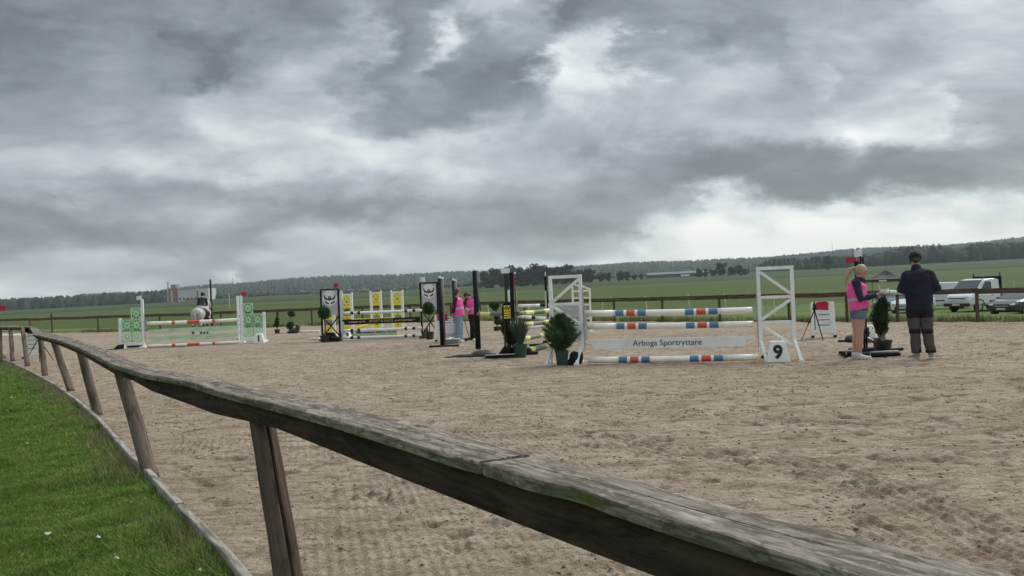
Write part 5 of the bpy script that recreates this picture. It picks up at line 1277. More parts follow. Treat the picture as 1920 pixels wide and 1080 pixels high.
black_upright('slimmer black post behind the standing worker', G(853.5, 641) + Vector((0, .2, 0)), 1.84, 0.042, (0.5, 0, 0.1), 2)
black_upright('tall plain black post in front of the bending worker', G(897, 656.5), 1.96, 0.068, None, 1, lean=-0.005)
mb = MB()
for k, (x, z) in enumerate(((-.12, .10), (.0, .16), (.1, .08), (.04, .2), (-.05, .05))): mb.tube((x - .12, -.05 + .03 * k, z), (x + .12, .05, z + .08 * (-1) ** k), 0.022, white, 6)
mb.box((0, 0.02, 0.08), (0.34, 0.2, 0.12), greyp); tag(mb.build('cup_heap', loc=G(848, 645)), 'heap of white and grey jump fittings beside the slab post', 'fittings')
mb = MB(); mb.box((0, 0, .42), (.30, .03, .28), white); mb.box((0.0, 0.0, .20), (.34, .03, .12), panelgrey)
tag(mb.build('jump_filler', loc=G(845, 642)), 'small white panel between the black posts', 'panel')

def sign_upright():
    b0 = G(963, 668); o = thing('jump_upright', 'black upright with rounded black and yellow sign, behind the yucca pot', 'jump wing', b0)
    s = scale_at(963, 668)
    MB().box((0.02, 0, 0.92), (0.085, 0.08, 1.84), blackp).build('post', o, bevel=0.006)
    MB().box((-0.09, 0.25, 0.95), (0.10, 0.05, 1.75), mat('dark_green_board', (.03, .045, .035), .6)).build('rear_board', o, bevel=0.004)
    MB().box((-.17, 0.0, 0.52), (0.045, 0.05, 0.95), mat('dark_brown_leg', (.055, .025, .018), .7)).build('leg', o)
    MB().box((-.05, -.02, 1.33), (0.05, .03, .26), white).build('white_patch', o)
    n = 20; pl = [(-0.10 + 0.115 * math.copysign(abs(math.cos(t)) ** 0.7, math.cos(t)), 0.98 + 0.215 * math.copysign(abs(math.sin(t)) ** 0.75, math.sin(t))) for t in [2 * math.pi * i / n for i in range(n)]]
    sg = MB().prism(pl, -0.13, -0.09, blackp).build('sign', o)
    MB().box((-0.10, -0.133, 1.055), (0.145, 0.005, 0.13), yellow).build('sign_field', sg)
    for k in range(3): MB().box((-0.10, -0.133, 0.955 - k * 0.05), (0.145, 0.005, 0.028), yellow).build('sign_line', sg)
    lettering('HVI', 0.12, inkm, sg, (-0.10, -0.137, 1.055), 'lettering', w=0.006)
    MB().box((-0.10, -0.02, 1.88), (0.19, 0.02, 0.11), flagwhite).build('flag', o)
    MB().tube((0.11, .02, 0.3), (0.085, .02, 1.80), 0.012, flagred, 6).build('red_rod', o); track(o, 0.115, 0.0, 0.4, 1.45); MB().ell((0.10, .02, 1.82), (.025, .025, .03), flagwhite, 8, 5).build('cap', o)
    for z in (1.0, .76, .45): cup(o, (0.14, 0, z))
    return o
sign_upright()
def track_upright():
    o = thing('jump_upright', 'slim black and white upright with metal track left of the truss wing', 'jump wing', G(1028, 651)); h = 1.74
    MB().box((0, 0, h - 0.16), (0.055, 0.06, 0.36), blackp).build('top_post', o); MB().box((0.025, 0.02, (h - .34) / 2), (0.035, 0.05, h - 0.34), blackp).build('post', o)
    MB().box((-0.012, -0.005, (h - 0.34) / 2 + .1), (0.035, 0.03, h - 0.54), white).build('track_strip', o)
    mb = MB()
    for k in range(26): mb.box((-0.012, -0.022, 0.32 + k * 0.042), (0.014, 0.004, 0.020), inkm)
    mb.build('track_holes', o); MB().box((0, 0, h + 0.07), (0.022, 0.022, 0.12), white).build('tip', o)
    for z in (0.86, .62, .3): cup(o, (0.03, -0.03, z))
    MB().box((-0.15, 0.1, 0.035), (0.5, 0.1, 0.05), rubber).build('base_slab', o); return o
track_upright()
sA, sB = G(966, 668), G(1030, 652)
Yb = lambda *fr: [(f0, f1, paleyel) for f0, f1 in fr]
def pp2(lab, x0, y0, x1, y1, r, fr, base=greyp, za=0.0):
    ra, rb = ray(x0, y0), ray(x1, y1); a_ = EYEP + ra * (sA.y / ra.y); b_ = EYEP + rb * (sB.y / rb.y); return pole(lab, a_, b_, r, Yb(*fr), base=base)
ra, rb = ray(897, 588.5), ray(958, 587.5); pole('dark grey pole with a pale yellow band between black post and sign', EYEP + ra * (21.0 / ra.y), EYEP + rb * (19.5 / rb.y), 0.05, Yb((0.10, .42)), base=greyp)
pp2('grey and yellow pole, topmost right of the sign upright', 969, 588, 1045, 579.5, 0.052, ((0.17, .36), (.62, .84)))
pp2('grey and yellow pole, second down right of the sign upright', 978, 609, 1045, 600, 0.052, ((0.0, .26), (.60, .86)))
pp2('grey and yellow pole, third down behind the yucca pot', 980, 635, 1045, 622, 0.052, ((0.0, .16), (.45, .85)))
a_, b_ = G(989, 661), G(1050, 646); pole('grey and yellow pole lying on the sand behind the pine pot', a_ + Z3 * .07, b_ + Z3 * .07, 0.062, Yb((0.0, .18), (.50, .72)), base=greyp)
# white jump standing farther back, between sign and truss wing
wl, wr = G(973, 628), G(1090, 622)
for lab, y0, y1 in (('thin white pole with black band, upper behind the sign upright', 573.5, 568.5), ('thin white pole with black band, middle behind the sign upright', 593, 598), ('thin white pole, lowest behind the sign upright', 615.5, 609.5)):
    a, b = fit(972, y0, 1092 if y0 < 580 else 1046, y1, wl, wr, 0); pole(lab, a, b, 0.05, [(.33, .42, blackp)] if y0 < 610 else [], base=white)
def small_wing(lab, b0, h, w=0.4):
    o = thing('jump_wing', lab, 'jump wing', b0); 
    MB().box((0, 0, h / 2), (.06, .06, h), cream).build('post', o); MB().box((w, 0, h / 2 - .05), (.06, .06, h - .1), cream).build('post', o)
    for k, z in enumerate(np.arange(.25, h - .15, .22)): MB().box((w / 2, 0, z), (w - .06, .03, .05), cream).build('rung', o)
    MB().beam((0, 0.004, h), (w, 0.004, h - .12), .05, .05, cream).build('top_bar', o)
    for x in (0, w): MB().box((x, 0, .03), (.08, .4, .05), cream).build('foot', o)
    return o
small_wing('low cream ladder wing seen right behind the white truss wing', G(1093, 624), 1.52, 0.27)
small_wing('cream slatted wing half hidden inside the left truss wing', G(1078, 626) + Vector((0, .3, 0)), 1.60, 0.28)
def arch_filler():
    o = thing('arch_filler', 'pale grey arched filler board behind the potted pine', 'filler', G(1070, 640)); W = 0.46; H = 1.02
    pts = [(-W, 0), (W, 0), (W, H * .62)] + [(W * math.cos(t), H * .62 + H * .38 * math.sin(t)) for t in [math.pi * i / 12 for i in range(1, 12)]] + [(-W, H * .62)]
    MB().prism(pts, -.02, .02, mat('pale_grey_board', (.42, .45, .43), .6)).build('board', o)
    for k in range(7): MB().box((-.25 + k * .09, -.025, .63 - (k % 2) * .012), (.035, .006, .03), inkm if k % 3 else flagwhite).build('spot', o)
    for k in range(5): MB().box((-.2 + k * .1, -.025, .42), (.035, .006, .025), inkm).build('spot', o)
    MB().box((0, -.024, .30), (W * 1.9, .008, .012), panelgrey).build('seam', o); MB().ell((-.02, -.024, .86), (.10, .006, .035), panelgrey, 12, 4).build('badge', o)
    MB().box((.10, -.1, .05), (.12, .16, .10), white).build('foot', o)
arch_filler()
a_, b_ = at(1052, 581.5, 23.5), at(1079, 577, 23.9); pole('white pole end with navy cup above the arched filler', a_, b_, 0.05, [(.52, 1.0, navyp)], base=white)
mb = MB(); mb.ell((0, 0, .06), (.30, .14, .10), rubber, 12, 6); tag(mb.build('rubber_weight', smooth=True, loc=G(1112, 617)), 'low black rubber dome on the sand between the striped poles', 'weight')
# dark mats and slabs by the yucca
mb = MB(); mb.ell((0.15, 0.1, 0.03), (.30, .22, .11), greenbag, 14, 8); mb.ell((-.25, 0, 0.015), (.35, .10, .05), greenbag, 12, 6); mb.ell((-.5, -.02, .01), (.25, .05, .025), greenbag, 10, 6)
o = fused('weight_bag', mb, None, 0.02, 3); o.location = G(893, 668); tag(o, 'flat dark green weight bag tapering left, at foot of the tall black post', 'bag')
o = thing('base_plate', 'dark metal base plate with raised rim left of the yucca pot', 'base', G(942, 670)); MB().box((0, 0, .035), (.80, .26, .055), rubber).build('plate', o, bevel=.015)
MB().loft([(-.38, -.15, .03), (-.36, -.15, .085), (.30, -.15, .085), (.37, -.15, .03)], .013, galv, 8).build('rim_rod', o); MB().prism([(-.1, .06), (.1, .06), (.16, .20), (.05, .26)], -.05, .1, rubber).build('wedge', o)
o = thing('potted_yucca', 'upright reedy yucca in a dark green pot beside the sign', 'potted plant', G(972, 668) + Vector((.05, -.25, 0))); pot(o, 0.15, 0.28, potgreen)
def yucca(o):
    r = np.random.RandomState(5); n = 420; a_ = r.rand(n) * 6.28; ln = .34 + .34 * r.rand(n); sp_ = .10 + .42 * r.rand(n) ** 1.3; V = []
    p0 = np.stack([np.cos(a_) * .05 * r.rand(n), np.sin(a_) * .05 * r.rand(n), np.full(n, .26)], 1); d = np.stack([np.cos(a_) * sp_, np.sin(a_) * sp_, np.ones(n)], 1); d /= np.linalg.norm(d, axis=1)[:, None]
    sd_ = np.stack([-np.sin(a_), np.cos(a_), 0 * a_], 1) * .009; m_ = p0 + d * ln[:, None] * .55; e = p0 + d * ln[:, None]; e[:, 0] += np.cos(a_) * .05; e[:, 1] += np.sin(a_) * .05
    v = np.stack([p0 - sd_, p0 + sd_, m_ + sd_, m_ - sd_, e], 1); i = np.arange(n)[:, None] * 5; f = np.concatenate([i + [[0, 1, 2]], i + [[0, 2, 3]], i + [[3, 2, 4]]])
    npmesh('foliage', v.reshape(-1, 3), f, reed, o)
yucca(o)
o = thing('potted_shrub', 'dark leafy shrub leaning before the black sign upright', 'potted plant', G(958, 667) + Vector((-.02, -.05, 0))); pot(o, 0.11, 0.20, potblack)
leaf_cloud('foliage', o, [(-.06, 0, .62), (.02, 0, .5), (.05, 0, .36), (-.10, 0, .72)], [(.12, .1, .16), (.13, .1, .14), (.12, .1, .12), (.07, .07, .10)], 1500, .07, thuja, 15, upw=.5); MB().tube((0, 0, .12), (0, 0, .5), .014, bark).build('stem', o)
mb = MB(); mb.ell((0, 0, .08), (.10, .12, .09), rubber, 10, 6); mb.box((.1, .05, .03), (.25, .16, .05), rubber); tag(mb.build('rubber_weight', loc=G(990, 664)), 'black rubber lump right of the yucca pot', 'weight')
mb = MB(); mb.box((0, 0, .04), (.55, .12, .05), rubber, Matrix.Rotation(.25, 3, 'Z')); mb.box((.12, 0, .10), (.1, .08, .07), rubber); tag(mb.build('rubber_slab', loc=G(1013, 648)), 'black slab foot under the slim track upright', 'base')
# spiral shrub by the workers
o = thing('potted_topiary', 'tiered dark shrub in a pot right of the bending worker', 'potted plant', G(932, 620)); pot(o, .13, .16, potblack); MB().loft([(0, 0, .1), (.03, 0, .5), (-.06, 0, 1.0)], [.018, .014, .01], bark, 6).build('stem', o)
leaf_cloud('foliage', o, [(-.14, 0, .95), (-.04, 0, .84), (0.04, 0, .93), (.02, 0, .50), (.03, 0, .33), (0, 0, .62)], [(.11, .1, .10), (.13, .1, .09), (.10, .1, .08), (.10, .1, .09), (.13, .12, .10), (.07, .07, .07)], 2200, .055, thuja, 17)
# ------------------------------------------------------------------ jump four, at the right, with the two people
l4 = G(1613, 660); s4 = 15.2
o = thing('jump_upright', 'black twin post upright with red and white flags behind the girl', 'jump wing', l4)
for x, h_, rr_ in ((.0, 1.72, .045), (.085, 1.80, .022), (.13, 1.80, .018)): MB().loft([(x, 0, 0), (x, 0, h_)], rr_, blackp, 10).build('post', o, smooth=True)
flag(o, (.12, 0, 1.78), flagwhite, .15, .13, -1, .14, .0); flag(o, (.0, 0, 1.68), flagred, .20, .10, -1, .09, -.1)
MB().box((.05, 0, .04), (.5, .18, .06), rubber).build('base_slab', o, bevel=.012)
ra, rb = ray(1652, 547.5), ray(1722, 546.5); pole('whitish pole held level between the girl and the man', EYEP + ra * (15.6 / ra.y), EYEP + rb * (15.3 / rb.y), .042, [(.22, .24, greyp), (.45, .47, greyp), (.7, .72, greyp)], base=white)
board_label_box('white marker with black numeral 4 between the girl and potted thuja', G(1626, 640) + Vector((0, 0, .06)), R(-25), '4', .42, .30)
tag(MB().box((0, 0, .05), (.6, .3, .06), rubber).build('rubber_block', loc=G(1630, 641), bevel=.015), 'low black block carrying the number 4 marker', 'base')
def slab4(lab, p, w, rim=True):
    o = thing('base_plate', lab, 'base', p); MB().box((0, 0, .04), (w, .30, .065), rubber).build('plate', o, bevel=.015)
    if rim: MB().loft([(-w / 2 + .02, -.17, .03), (-w / 2 + .04, -.17, .10), (w / 2 - .05, -.17, .10), (w / 2 - .01, -.17, .03)], .012, galv, 8).build('rim_rod', o)
    return o
slab4('black base plate with grey rod rim under the thuja pot', G(1652, 668), .58); slab4('black base plate partly behind the legs of the girl', G(1591, 667), .26)
tag(MB().tube((-.12, 0, .06), (.12, 0, .07), .03, blackp, 8).build('foot_bar', loc=G(1681, 661)), 'short black bar on the sand right of the thuja pot', 'bar')
tag(MB().loft([(-.10, 0, .28), (0, -.05, .22), (.10, -.08, .15), (.12, -.1, .13)], [.03, .035, .04, .05], mat('dark_grey_metal', (.14, .15, .15), .4), 8).build('clamp', loc=G(1640, 664) + Vector((0, .05, 0))), 'grey metal clamp lying between the legs and the thuja pot', 'clamp')
mb = MB(); mb.ell((.10, 0, .05), (.17, .15, .11), greenbag, 14, 8); mb.box((-.02, -.03, .03), (.36, .18, .045), rubber); tag(mb.build('weight_bag', smooth=False, loc=G(1590, 641)), 'dark green domed weight on a black plate left of the girl', 'weight')
o = thing('potted_thuja', 'tall dark thuja in black pot between the girl and the man', 'potted plant', G(1661, 666) + Vector((0, .12, 0))); pot(o, .165, .27, potblack)
for k, (x0, x1) in enumerate(((.0, -.03), (.02, .07), (-.02, .02))): MB().loft([(x0, 0, .2), ((x0 + x1) / 2 + .02, -.05, .6), (x1, -.03, .98)], [.018, .013, .006], mat('grey_bark', (.30, .28, .25), .9, .3), 6).build('stem', o)
def thuja_shape():
    cs, rs = [], []; r = random.Random(3)
    for k in range(34):
        t = k / 33; z = .42 + .56 * t; R_ = .17 * (1 - .55 * max(0, t - .35)) * (0.72 + .5 * min(1, t * 2.2)); a_ = r.random() * 6.28; q = R_ * .45 * r.random() ** .5
        cs.append((math.cos(a_) * q - .02 + .015 * t, math.sin(a_) * q, z)); rs.append((R_ * .55, R_ * .55, .12))
    return cs, rs
cs, rs = thuja_shape(); leaf_cloud('foliage', o, cs, rs, 7500, .05, thuja, 21, upw=.9, thin=.32, shell=.3)

# ------------------------------------------------------------------ people
skin = mat('skin', (.52, .30, .23), .55, .06, 8); skin2 = mat('leg_skin', (.46, .27, .22), .55, .06, 8)
blond = mat('blond_hair', (.40, .31, .18), .5, .25, 40); dkhair = mat('dark_brown_hair', (.045, .028, .02), .5, .25, 40)
navy = mat('navy_fabric', (.012, .014, .045), .8, .2, 14, bump=.2); dnavy = mat('dark_navy_jacket', (.0055, .0075, .024), .8, .2, 12, bump=.25); plum = mat('dark_plum_fabric', (.035, .008, .018), .8, .2)
pink = mat('hi_vis_pink_vest', (.86, .085, .36), .6, .08, 7, bump=.15); pale_pink = mat('reflective_band', (.55, .42, .46), .4, .1, 12)
denim = mat('light_denim', (.12, .165, .22), .8, .15, 20); denim2 = mat('washed_denim', (.20, .29, .36), .8, .2, 14); blackt = mat('black_trousers', (.007, .007, .009), .85, .2); browng = mat('grey_brown_trousers', (.085, .068, .070), .85, .15, 10)
shoew = mat('pale_sneaker', (.62, .60, .54), .6, .1, 12); shoeb = mat('beige_trim', (.38, .33, .25), .7, .1); solem = mat('shoe_sole', (.60, .58, .52), .7); dshoe = mat('dark_shoe', (.05, .045, .04), .6, .2); eyem = mat('eye_dark', (.02, .015, .012), .3); lipm = mat('lips', (.42, .16, .14), .5)
def hand(mb, w, d, side, m_, curl=.5, palm=(0, 0, -1), sc=1.0):
    """palm and five fingers from wrist w along d"""
    w, d, pn = Vector(w), Vector(d).normalized(), Vector(palm); pn = (pn - d * pn.dot(d)).normalized(); a_ = d.cross(pn) * side
    k = w + d * .085 * sc; mb.loft([w, w + d * .04 * sc, k], [(.024 * sc, .017 * sc), (.036 * sc, .016 * sc), (.038 * sc, .014 * sc)], m_, 8, axis=a_)
    for i, (o_, ln) in enumerate(((-.029, .070), (-.010, .080), (.010, .075), (.028, .058))):
        b0 = k + a_ * o_ * sc - d * .01; b1 = b0 + (d * math.cos(curl * .5) + pn * math.sin(curl * .5)) * ln * .45 * sc; b2 = b1 + (d * math.cos(curl * 1.4) + pn * math.sin(curl * 1.4)) * ln * .33 * sc; b3 = b2 + (d * math.cos(curl * 2.2) + pn * math.sin(curl * 2.2)) * ln * .25 * sc
        mb.loft([b0, b1, b2, b3], [.0095 * sc, .0088 * sc, .008 * sc, .006 * sc], m_, 6)
    t0 = w + d * .025 * sc - a_ * .026 * sc; t1 = t0 + (d * .7 - a_ * .6 + pn * .3).normalized() * .035 * sc; t2 = t1 + (d * .9 - a_ * .1 + pn * .4).normalized() * .03 * sc
    mb.loft([t0, t1, t2], [.013 * sc, .011 * sc, .008 * sc], m_, 6)
def figure(name, label, loc, rz, J, W, feet):
    """J: joint positions (x right of picture, y away, z up). W: clothing spec"""
    o = thing('person', label, 'person', loc, rz); V = Vector; hd = V(J['head']); fd = V(J['face']).normalized(); upv = V(J.get('headup', (0, 0, 1))).normalized(); sdv = fd.cross(upv).normalized(); upv = sdv.cross(fd)
    hs = J.get('hs', 1.0); g = J.get('girth', 1.0)
    rot = Matrix((sdv, fd, upv)).transposed()
    mb = MB(); S = skin
    mb.ell(hd + upv * .015 * hs, (.074 * hs, .092 * hs, .100 * hs), S, 14, 10, rot)
    mb.ell(hd + fd * .030 * hs - upv * .065 * hs, (.050 * hs, .055 * hs, .052 * hs), S, 12, 8, rot)
    mb.loft([hd + fd * .085 * hs + upv * .01 * hs, hd + fd * .108 * hs - upv * .028 * hs], [.010 * hs, .015 * hs], S, 6)
    for q in (-1, 1): mb.ell(hd + sdv * .076 * hs * q - fd * .005, (.010 * hs, .02 * hs, .03 * hs), S, 8, 6, rot)
    nk = V(J['neck']); ch = V(J['chest']); wa = V(J['waist']); hp = V(J['hip'])
    mb.loft([hd - upv * .05 * hs, nk, nk.lerp(ch, .4)], [.052 * hs, .055 * hs, .075], S, 10)
    ax = J.get('axis', (1, 0, 0))
    tw = J['tw']  # (chest rx, ry), (waist), (hip)
    tor = [nk - Z3 * 0.02, nk.lerp(ch, .45), ch, wa, hp]; tr = [(.06, .055), (tw[0][0] * .88, tw[0][1] * .8), tw[0], tw[1], tw[2]]
    mb.loft(tor, tr, S, 14, axis=ax)
    arms = J['arms']; legs = J['legs']
    for q, (s_, e_, w_, pn) in enumerate(arms):
        s_, e_, w_ = V(s_), V(e_), V(w_); mb.ell(s_, (.06 * g,) * 3, S, 8, 6); mb.loft([s_, s_.lerp(e_, .5), e_, e_.lerp(w_, .35), w_], [.052 * g, .046 * g, .039 * g, .038 * g, .025], S, 8); hand(mb, w_, (w_ - e_), 1 if q else -1, S, J.get('curl', .5), pn)
    for (h_, k_, a_, t_) in legs:
        h_, k_, a_, t_ = V(h_), V(k_), V(a_), V(t_); mb.loft([h_, h_.lerp(k_, .35), k_, k_.lerp(a_, .32), a_], [.088 * g, .082 * g, .056 * g, .058 * g, .036], S, 10); mb.loft([a_, a_ - Z3 * .04, a_.lerp(t_, .5) - Z3 * .02, t_], [.034, .036, .036, .02], S, 8)
    body = fused('body', mb, o, .011, 4, .5)
    ft = MB()
    for q in (-1, 1): ft.ell(hd + fd * .082 * hs + sdv * .030 * hs * q + upv * .018 * hs, (.012 * hs, .010 * hs, .007 * hs), eyem, 8, 6, rot)
    ft.build('eyes', body); MB().ell(hd + fd * .082 * hs - upv * .060 * hs, (.022 * hs, .010 * hs, .006 * hs), lipm, 8, 6, rot).build('mouth', body)
    def fold(ob, st=.022):
        d = ob.modifiers.new('folds', 'DISPLACE'); d.texture = FOLD; d.strength = st; d.mid_level = .5; d.texture_coords = 'LOCAL'
        return ob
    def grow(r, e): return [(a_[0] + e, a_[1] + e) if isinstance(a_, tuple) else a_ + e for a_ in r]
    # shirt / jacket
    if 'top' in W:
        m_ = W['top']; e = W.get('top_e', .014); mb = MB(); low = hp if W.get('top_long') else wa.lerp(hp, .6)
        mb.loft([nk - Z3 * .035, nk.lerp(ch, .4), ch, wa, low], grow([(.065, .058), (tw[0][0] * .93, tw[0][1] * .85), tw[0], tw[1], tw[2]], e), m_, 16, axis=ax)
        for (s_, e_, w_, pn) in arms:
            s_, e_, w_ = V(s_), V(e_), V(w_); mb.ell(s_, ((.062 * g) + e,) * 3, m_, 10, 8)
            mb.loft([s_, s_.lerp(e_, .5), e_, e_.lerp(w_, .4), w_.lerp(e_, W.get('cuff', .02))], [.056 * g + e, .050 * g + e, .045 * g + e, .041 * g + e, .030 + e], m_, 10)
        fold(fused(W.get('top_name', 'sweater'), mb, o, .012, 5), .03 if W.get('top_long') else .016)
    if W.get('collar'): MB().loft([nk - Z3 * .075, nk + (hd - nk) * .30], [(.095, .085), (.066, .064)], W['collar'], 14).build('collar', o, smooth=True)
    if 'vest' in W:
        e = W.get('vest_e', .032); mb = MB(); vb = W['vest_bottom']; mb.loft([nk.lerp(ch, .12), nk.lerp(ch, .5), ch, wa, V(vb)], [(.085, .075), (tw[0][0] * .90 + e, tw[0][1] * .9 + e), (tw[0][0] + e, tw[0][1] + e), (tw[1][0] + e * 1.3, tw[1][1] + e * 1.3), (tw[2][0] + e * 1.2, tw[2][1] + e * 1.2)], pink, 18, axis=ax)
        v_ = fold(fused('vest', mb, o, .012, 3))
        mb = MB(); z_ = ch.lerp(wa, .75); d_ = (V(vb) - ch).normalized() * .028; q_ = (tw[0][0] * .35 + tw[1][0] * .65 + e * 1.25 + .004, tw[0][1] * .35 + tw[1][1] * .65 + e * 1.25 + .004); mb.loft([z_ - d_, z_ + d_], [q_, q_], pale_pink, 24, axis=ax, caps=False); mb.build('reflective_band', v_, smooth=True)
    # lower clothes
    if 'shorts' in W:
        mb = MB(); mb.loft([wa.lerp(hp, .5), hp, hp - Z3 * .06], grow([tw[1], tw[2], tw[2]], .012), W['shorts'], 14, axis=ax)
        for (h_, k_, a_, t_) in legs: h_, k_ = V(h_), V(k_); mb.loft([h_ + Z3 * .03, h_.lerp(k_, .10), h_.lerp(k_, .30)], [.095 * g, .100 * g, .101 * g], W['shorts'], 12)
        fold(fused('shorts', mb, o, .012, 3), .014)
    if 'trousers' in W:
        mb = MB(); mb.loft([wa.lerp(hp, .4), hp, hp - Z3 * .07], grow([tw[1], tw[2], tw[2]], .01), W['trousers'], 14, axis=ax)
        tt = W.get('split', 1.0)
        for (h_, k_, a_, t_) in legs:
            h_, k_, a_ = V(h_), V(k_), V(a_); L_ = W.get('loose', .014)
            if tt >= 1: mb.loft([h_, h_.lerp(k_, .4), k_, k_.lerp(a_, .4), a_ - Z3 * .03], [.092 * g + L_, .084 * g + L_, .062 * g + L_, .060 * g + L_, .046 + L_ * 1.4], W['trousers'], 12)
            else: mb.loft([h_, h_.lerp(k_, tt)], [.092 * g + L_, .084 * g + L_], W['trousers'], 12)
        fold(fused('trousers', mb, o, .012, 3), .03)
        if tt < 1:
            for (h_, k_, a_, t_) in legs:
                h_, k_, a_ = V(h_), V(k_), V(a_); L_ = W.get('loose', .014); mb = MB(); mb.loft([h_.lerp(k_, tt - .04), h_.lerp(k_, .8), k_, k_.lerp(a_, .45), a_ + Z3 * .02], [.084 * g + L_, .070 * g + L_, .064 * g + L_, .062 * g + L_, .050 + L_ * 1.5], W['lower'], 12); lg = fold(fused('trouser_leg', mb, o, .012, 3), .03)
                MB().loft([k_ + Z3 * .05, k_ - Z3 * .03], [.068 * g + L_, .067 * g + L_], blackt, 14).build('knee_band', o, smooth=True); MB().loft([a_ + Z3 * .13, a_ + Z3 * .02], [.060 + L_, .064 + L_], blackt, 12).build('trouser_cuff', o, smooth=True)
    for q, (h_, k_, a_, t_) in enumerate(legs):
        a_, t_ = V(a_), V(t_); hv = (t_ - a_); hv.z = 0; hv.normalize(); z0 = t_.z - .02; mb = MB(); heel = V((a_.x, a_.y, z0 + .03)) - hv * .045; toe = V((t_.x, t_.y, z0 + .025))
        mb.loft([V((a_.x, a_.y, z0 + .11)), V((a_.x, a_.y, z0 + .055)) - hv * .01], [.045, .05], W['shoe'], 10); mb.loft([heel, heel.lerp(toe, .3) + Z3 * .012, heel.lerp(toe, .65), toe], [(.036, .034), (.042, .042), (.046, .034), (.036, .022)], W['shoe'], 10, axis=hv.cross(Z3))
        s_ = fused('shoe', mb, o, .009, 3); mb = MB(); mb.loft([heel - Z3 * .028, heel.lerp(toe, .6) - Z3 * .026, toe - Z3 * .02], [(.040, .012), (.050, .012), (.040, .010)], W.get('sole', solem), 10, axis=hv.cross(Z3)); mb.build('sole', s_, smooth=True)
    h = W['hair']; mb = MB(); mb.ell(hd + upv * .030 * hs - fd * .018 * hs, (.084 * hs, .094 * hs, .095 * hs), h, 14, 10, rot)
    mb.ell(hd - fd * .05 * hs - upv * .02 * hs, (.070 * hs, .055 * hs, .075 * hs), h, 12, 8, rot)
    for sg in W.get('pony', []): mb.loft([V(p) for p in sg[0]], sg[1], h, 8)
    hr = fused('hair', mb, o, .010, 2)
    if W.get('cap'):
        mb = MB(); mb.ell(hd + upv * .030 * hs - fd * .016, (.096 * hs, .110 * hs, .100 * hs), W['cap'], 16, 10, rot); mb.loft([hd + upv * .035 * hs + fd * .08, hd + upv * .02 * hs + fd * .17], [(.07, .012), (.055, .008)], W['cap'], 10, axis=sdv); fused('cap', mb, o, .010, 2)
    return o
FOLD = bpy.data.textures.new('cloth_folds', 'CLOUDS'); FOLD.noise_scale = 0.11; FOLD.noise_depth = 2
def facing(p): return -math.atan2(p.x, p.y)
gp = G(1614, 673.5); gp.z += 0.0
girl = figure('person', 'girl in pink vest and denim shorts writing on white paper', gp, facing(gp), dict(
    head=(.075, -.01, 1.525), face=(.90, -.42, -.22), hs=1.04, neck=(.015, 0, 1.395), chest=(-.025, 0, 1.22), waist=(.0, 0, 1.0), hip=(-.005, 0, .86), axis=(.55, .83, 0), tw=[(.155, .115), (.145, .115), (.165, .135)],
    arms=[((-.03, .17, 1.33), (.10, .22, 1.06), (.32, .06, 1.13), (0, 0, 1)), ((-.02, -.15, 1.34), (.045, -.20, 1.045), (.295, -.09, 1.115), (0, .3, 1))], curl=.8,
    legs=[((-.04, .085, .82), (-.05, .09, .45), (-.095, .09, .085), (.02, .03, .035)), ((.02, -.075, .82), (.0, -.08, .45), (-.02, -.06, .085), (.17, -.10, .035))], girth=1.10),
    dict(top=navy, top_e=.012, collar=plum, vest=1, vest_bottom=(.02, 0, .87), shorts=denim, shoe=shoew, hair=blond, pony=[([(-.03, 0, 1.60), (-.11, .0, 1.57), (-.165, 0, 1.46), (-.19, 0, 1.38), (-.205, 0, 1.28)], [.034, .042, .040, .030, .006])]), None)
note = thing('note_pad', 'white paper pad held up in the hands of the girl', 'paper', gp + Matrix.Rotation(facing(gp), 3, 'Z') @ Vector((.42, -.03, 1.185)), facing(gp)); MB().box((0, 0, 0), (.16, .13, .012), flagwhite, Matrix.Rotation(-.35, 3, 'Y')).build('sheet', note); MB().box((.0, .01, -.012), (.15, .12, .01), panelgrey, Matrix.Rotation(-.35, 3, 'Y')).build('backing', note)
tag(MB().tube((0, 0, 0), (-.03, .01, .12), .005, flagwhite, 6).build('pen', loc=gp + Matrix.Rotation(facing(gp), 3, 'Z') @ Vector((.36, -.06, 1.18))), 'thin white pen in the hand of the girl', 'pen')
mp_ = G(1728, 672.5)
man = figure('person', 'man in navy jacket and black cap standing with his back turned', mp_, facing(mp_), dict(
    head=(-.035, .03, 1.70), face=(-.22, .85, -.45), headup=(0, .35, 1), hs=1.06, neck=(-.02, -.01, 1.57), chest=(0, 0, 1.36), waist=(0, 0, 1.08), hip=(0, 0, .84), tw=[(.20, .135), (.19, .135), (.178, .13)],
    arms=[((-.165, 0, 1.42), (-.275, .02, 1.19), (-.13, .26, 1.16), (0, 0, 1)), ((.165, 0, 1.42), (.285, .02, 1.20), (.12, .26, 1.17), (0, 0, 1))], curl=.9,
    legs=[((-.095, 0, .86), (-.085, .0, .47), (-.075, .02, .09), (-.19, .10, .035)), ((.095, 0, .86), (.105, 0, .47), (.145, .02, .09), (.17, .18, .035))], girth=1.12),
    dict(top=dnavy, top_e=.030, top_long=1, top_name='jacket', collar=dnavy, trousers=blackt, split=.42, lower=browng, loose=.018, shoe=shoeb, hair=dkhair, cap=mat('black_cap', (.010, .010, .012), .8)), None)
tag(MB().box((0, 0, 0), (.20, .02, .14), flagwhite, Matrix.Rotation(.9, 3, 'X')).build('paper_sheet', loc=mp_ + Matrix.Rotation(facing(mp_), 3, 'Z') @ Vector((0, .36, 1.19))), 'white sheet held before the chest of the man', 'paper')
p3 = G(862, 642)
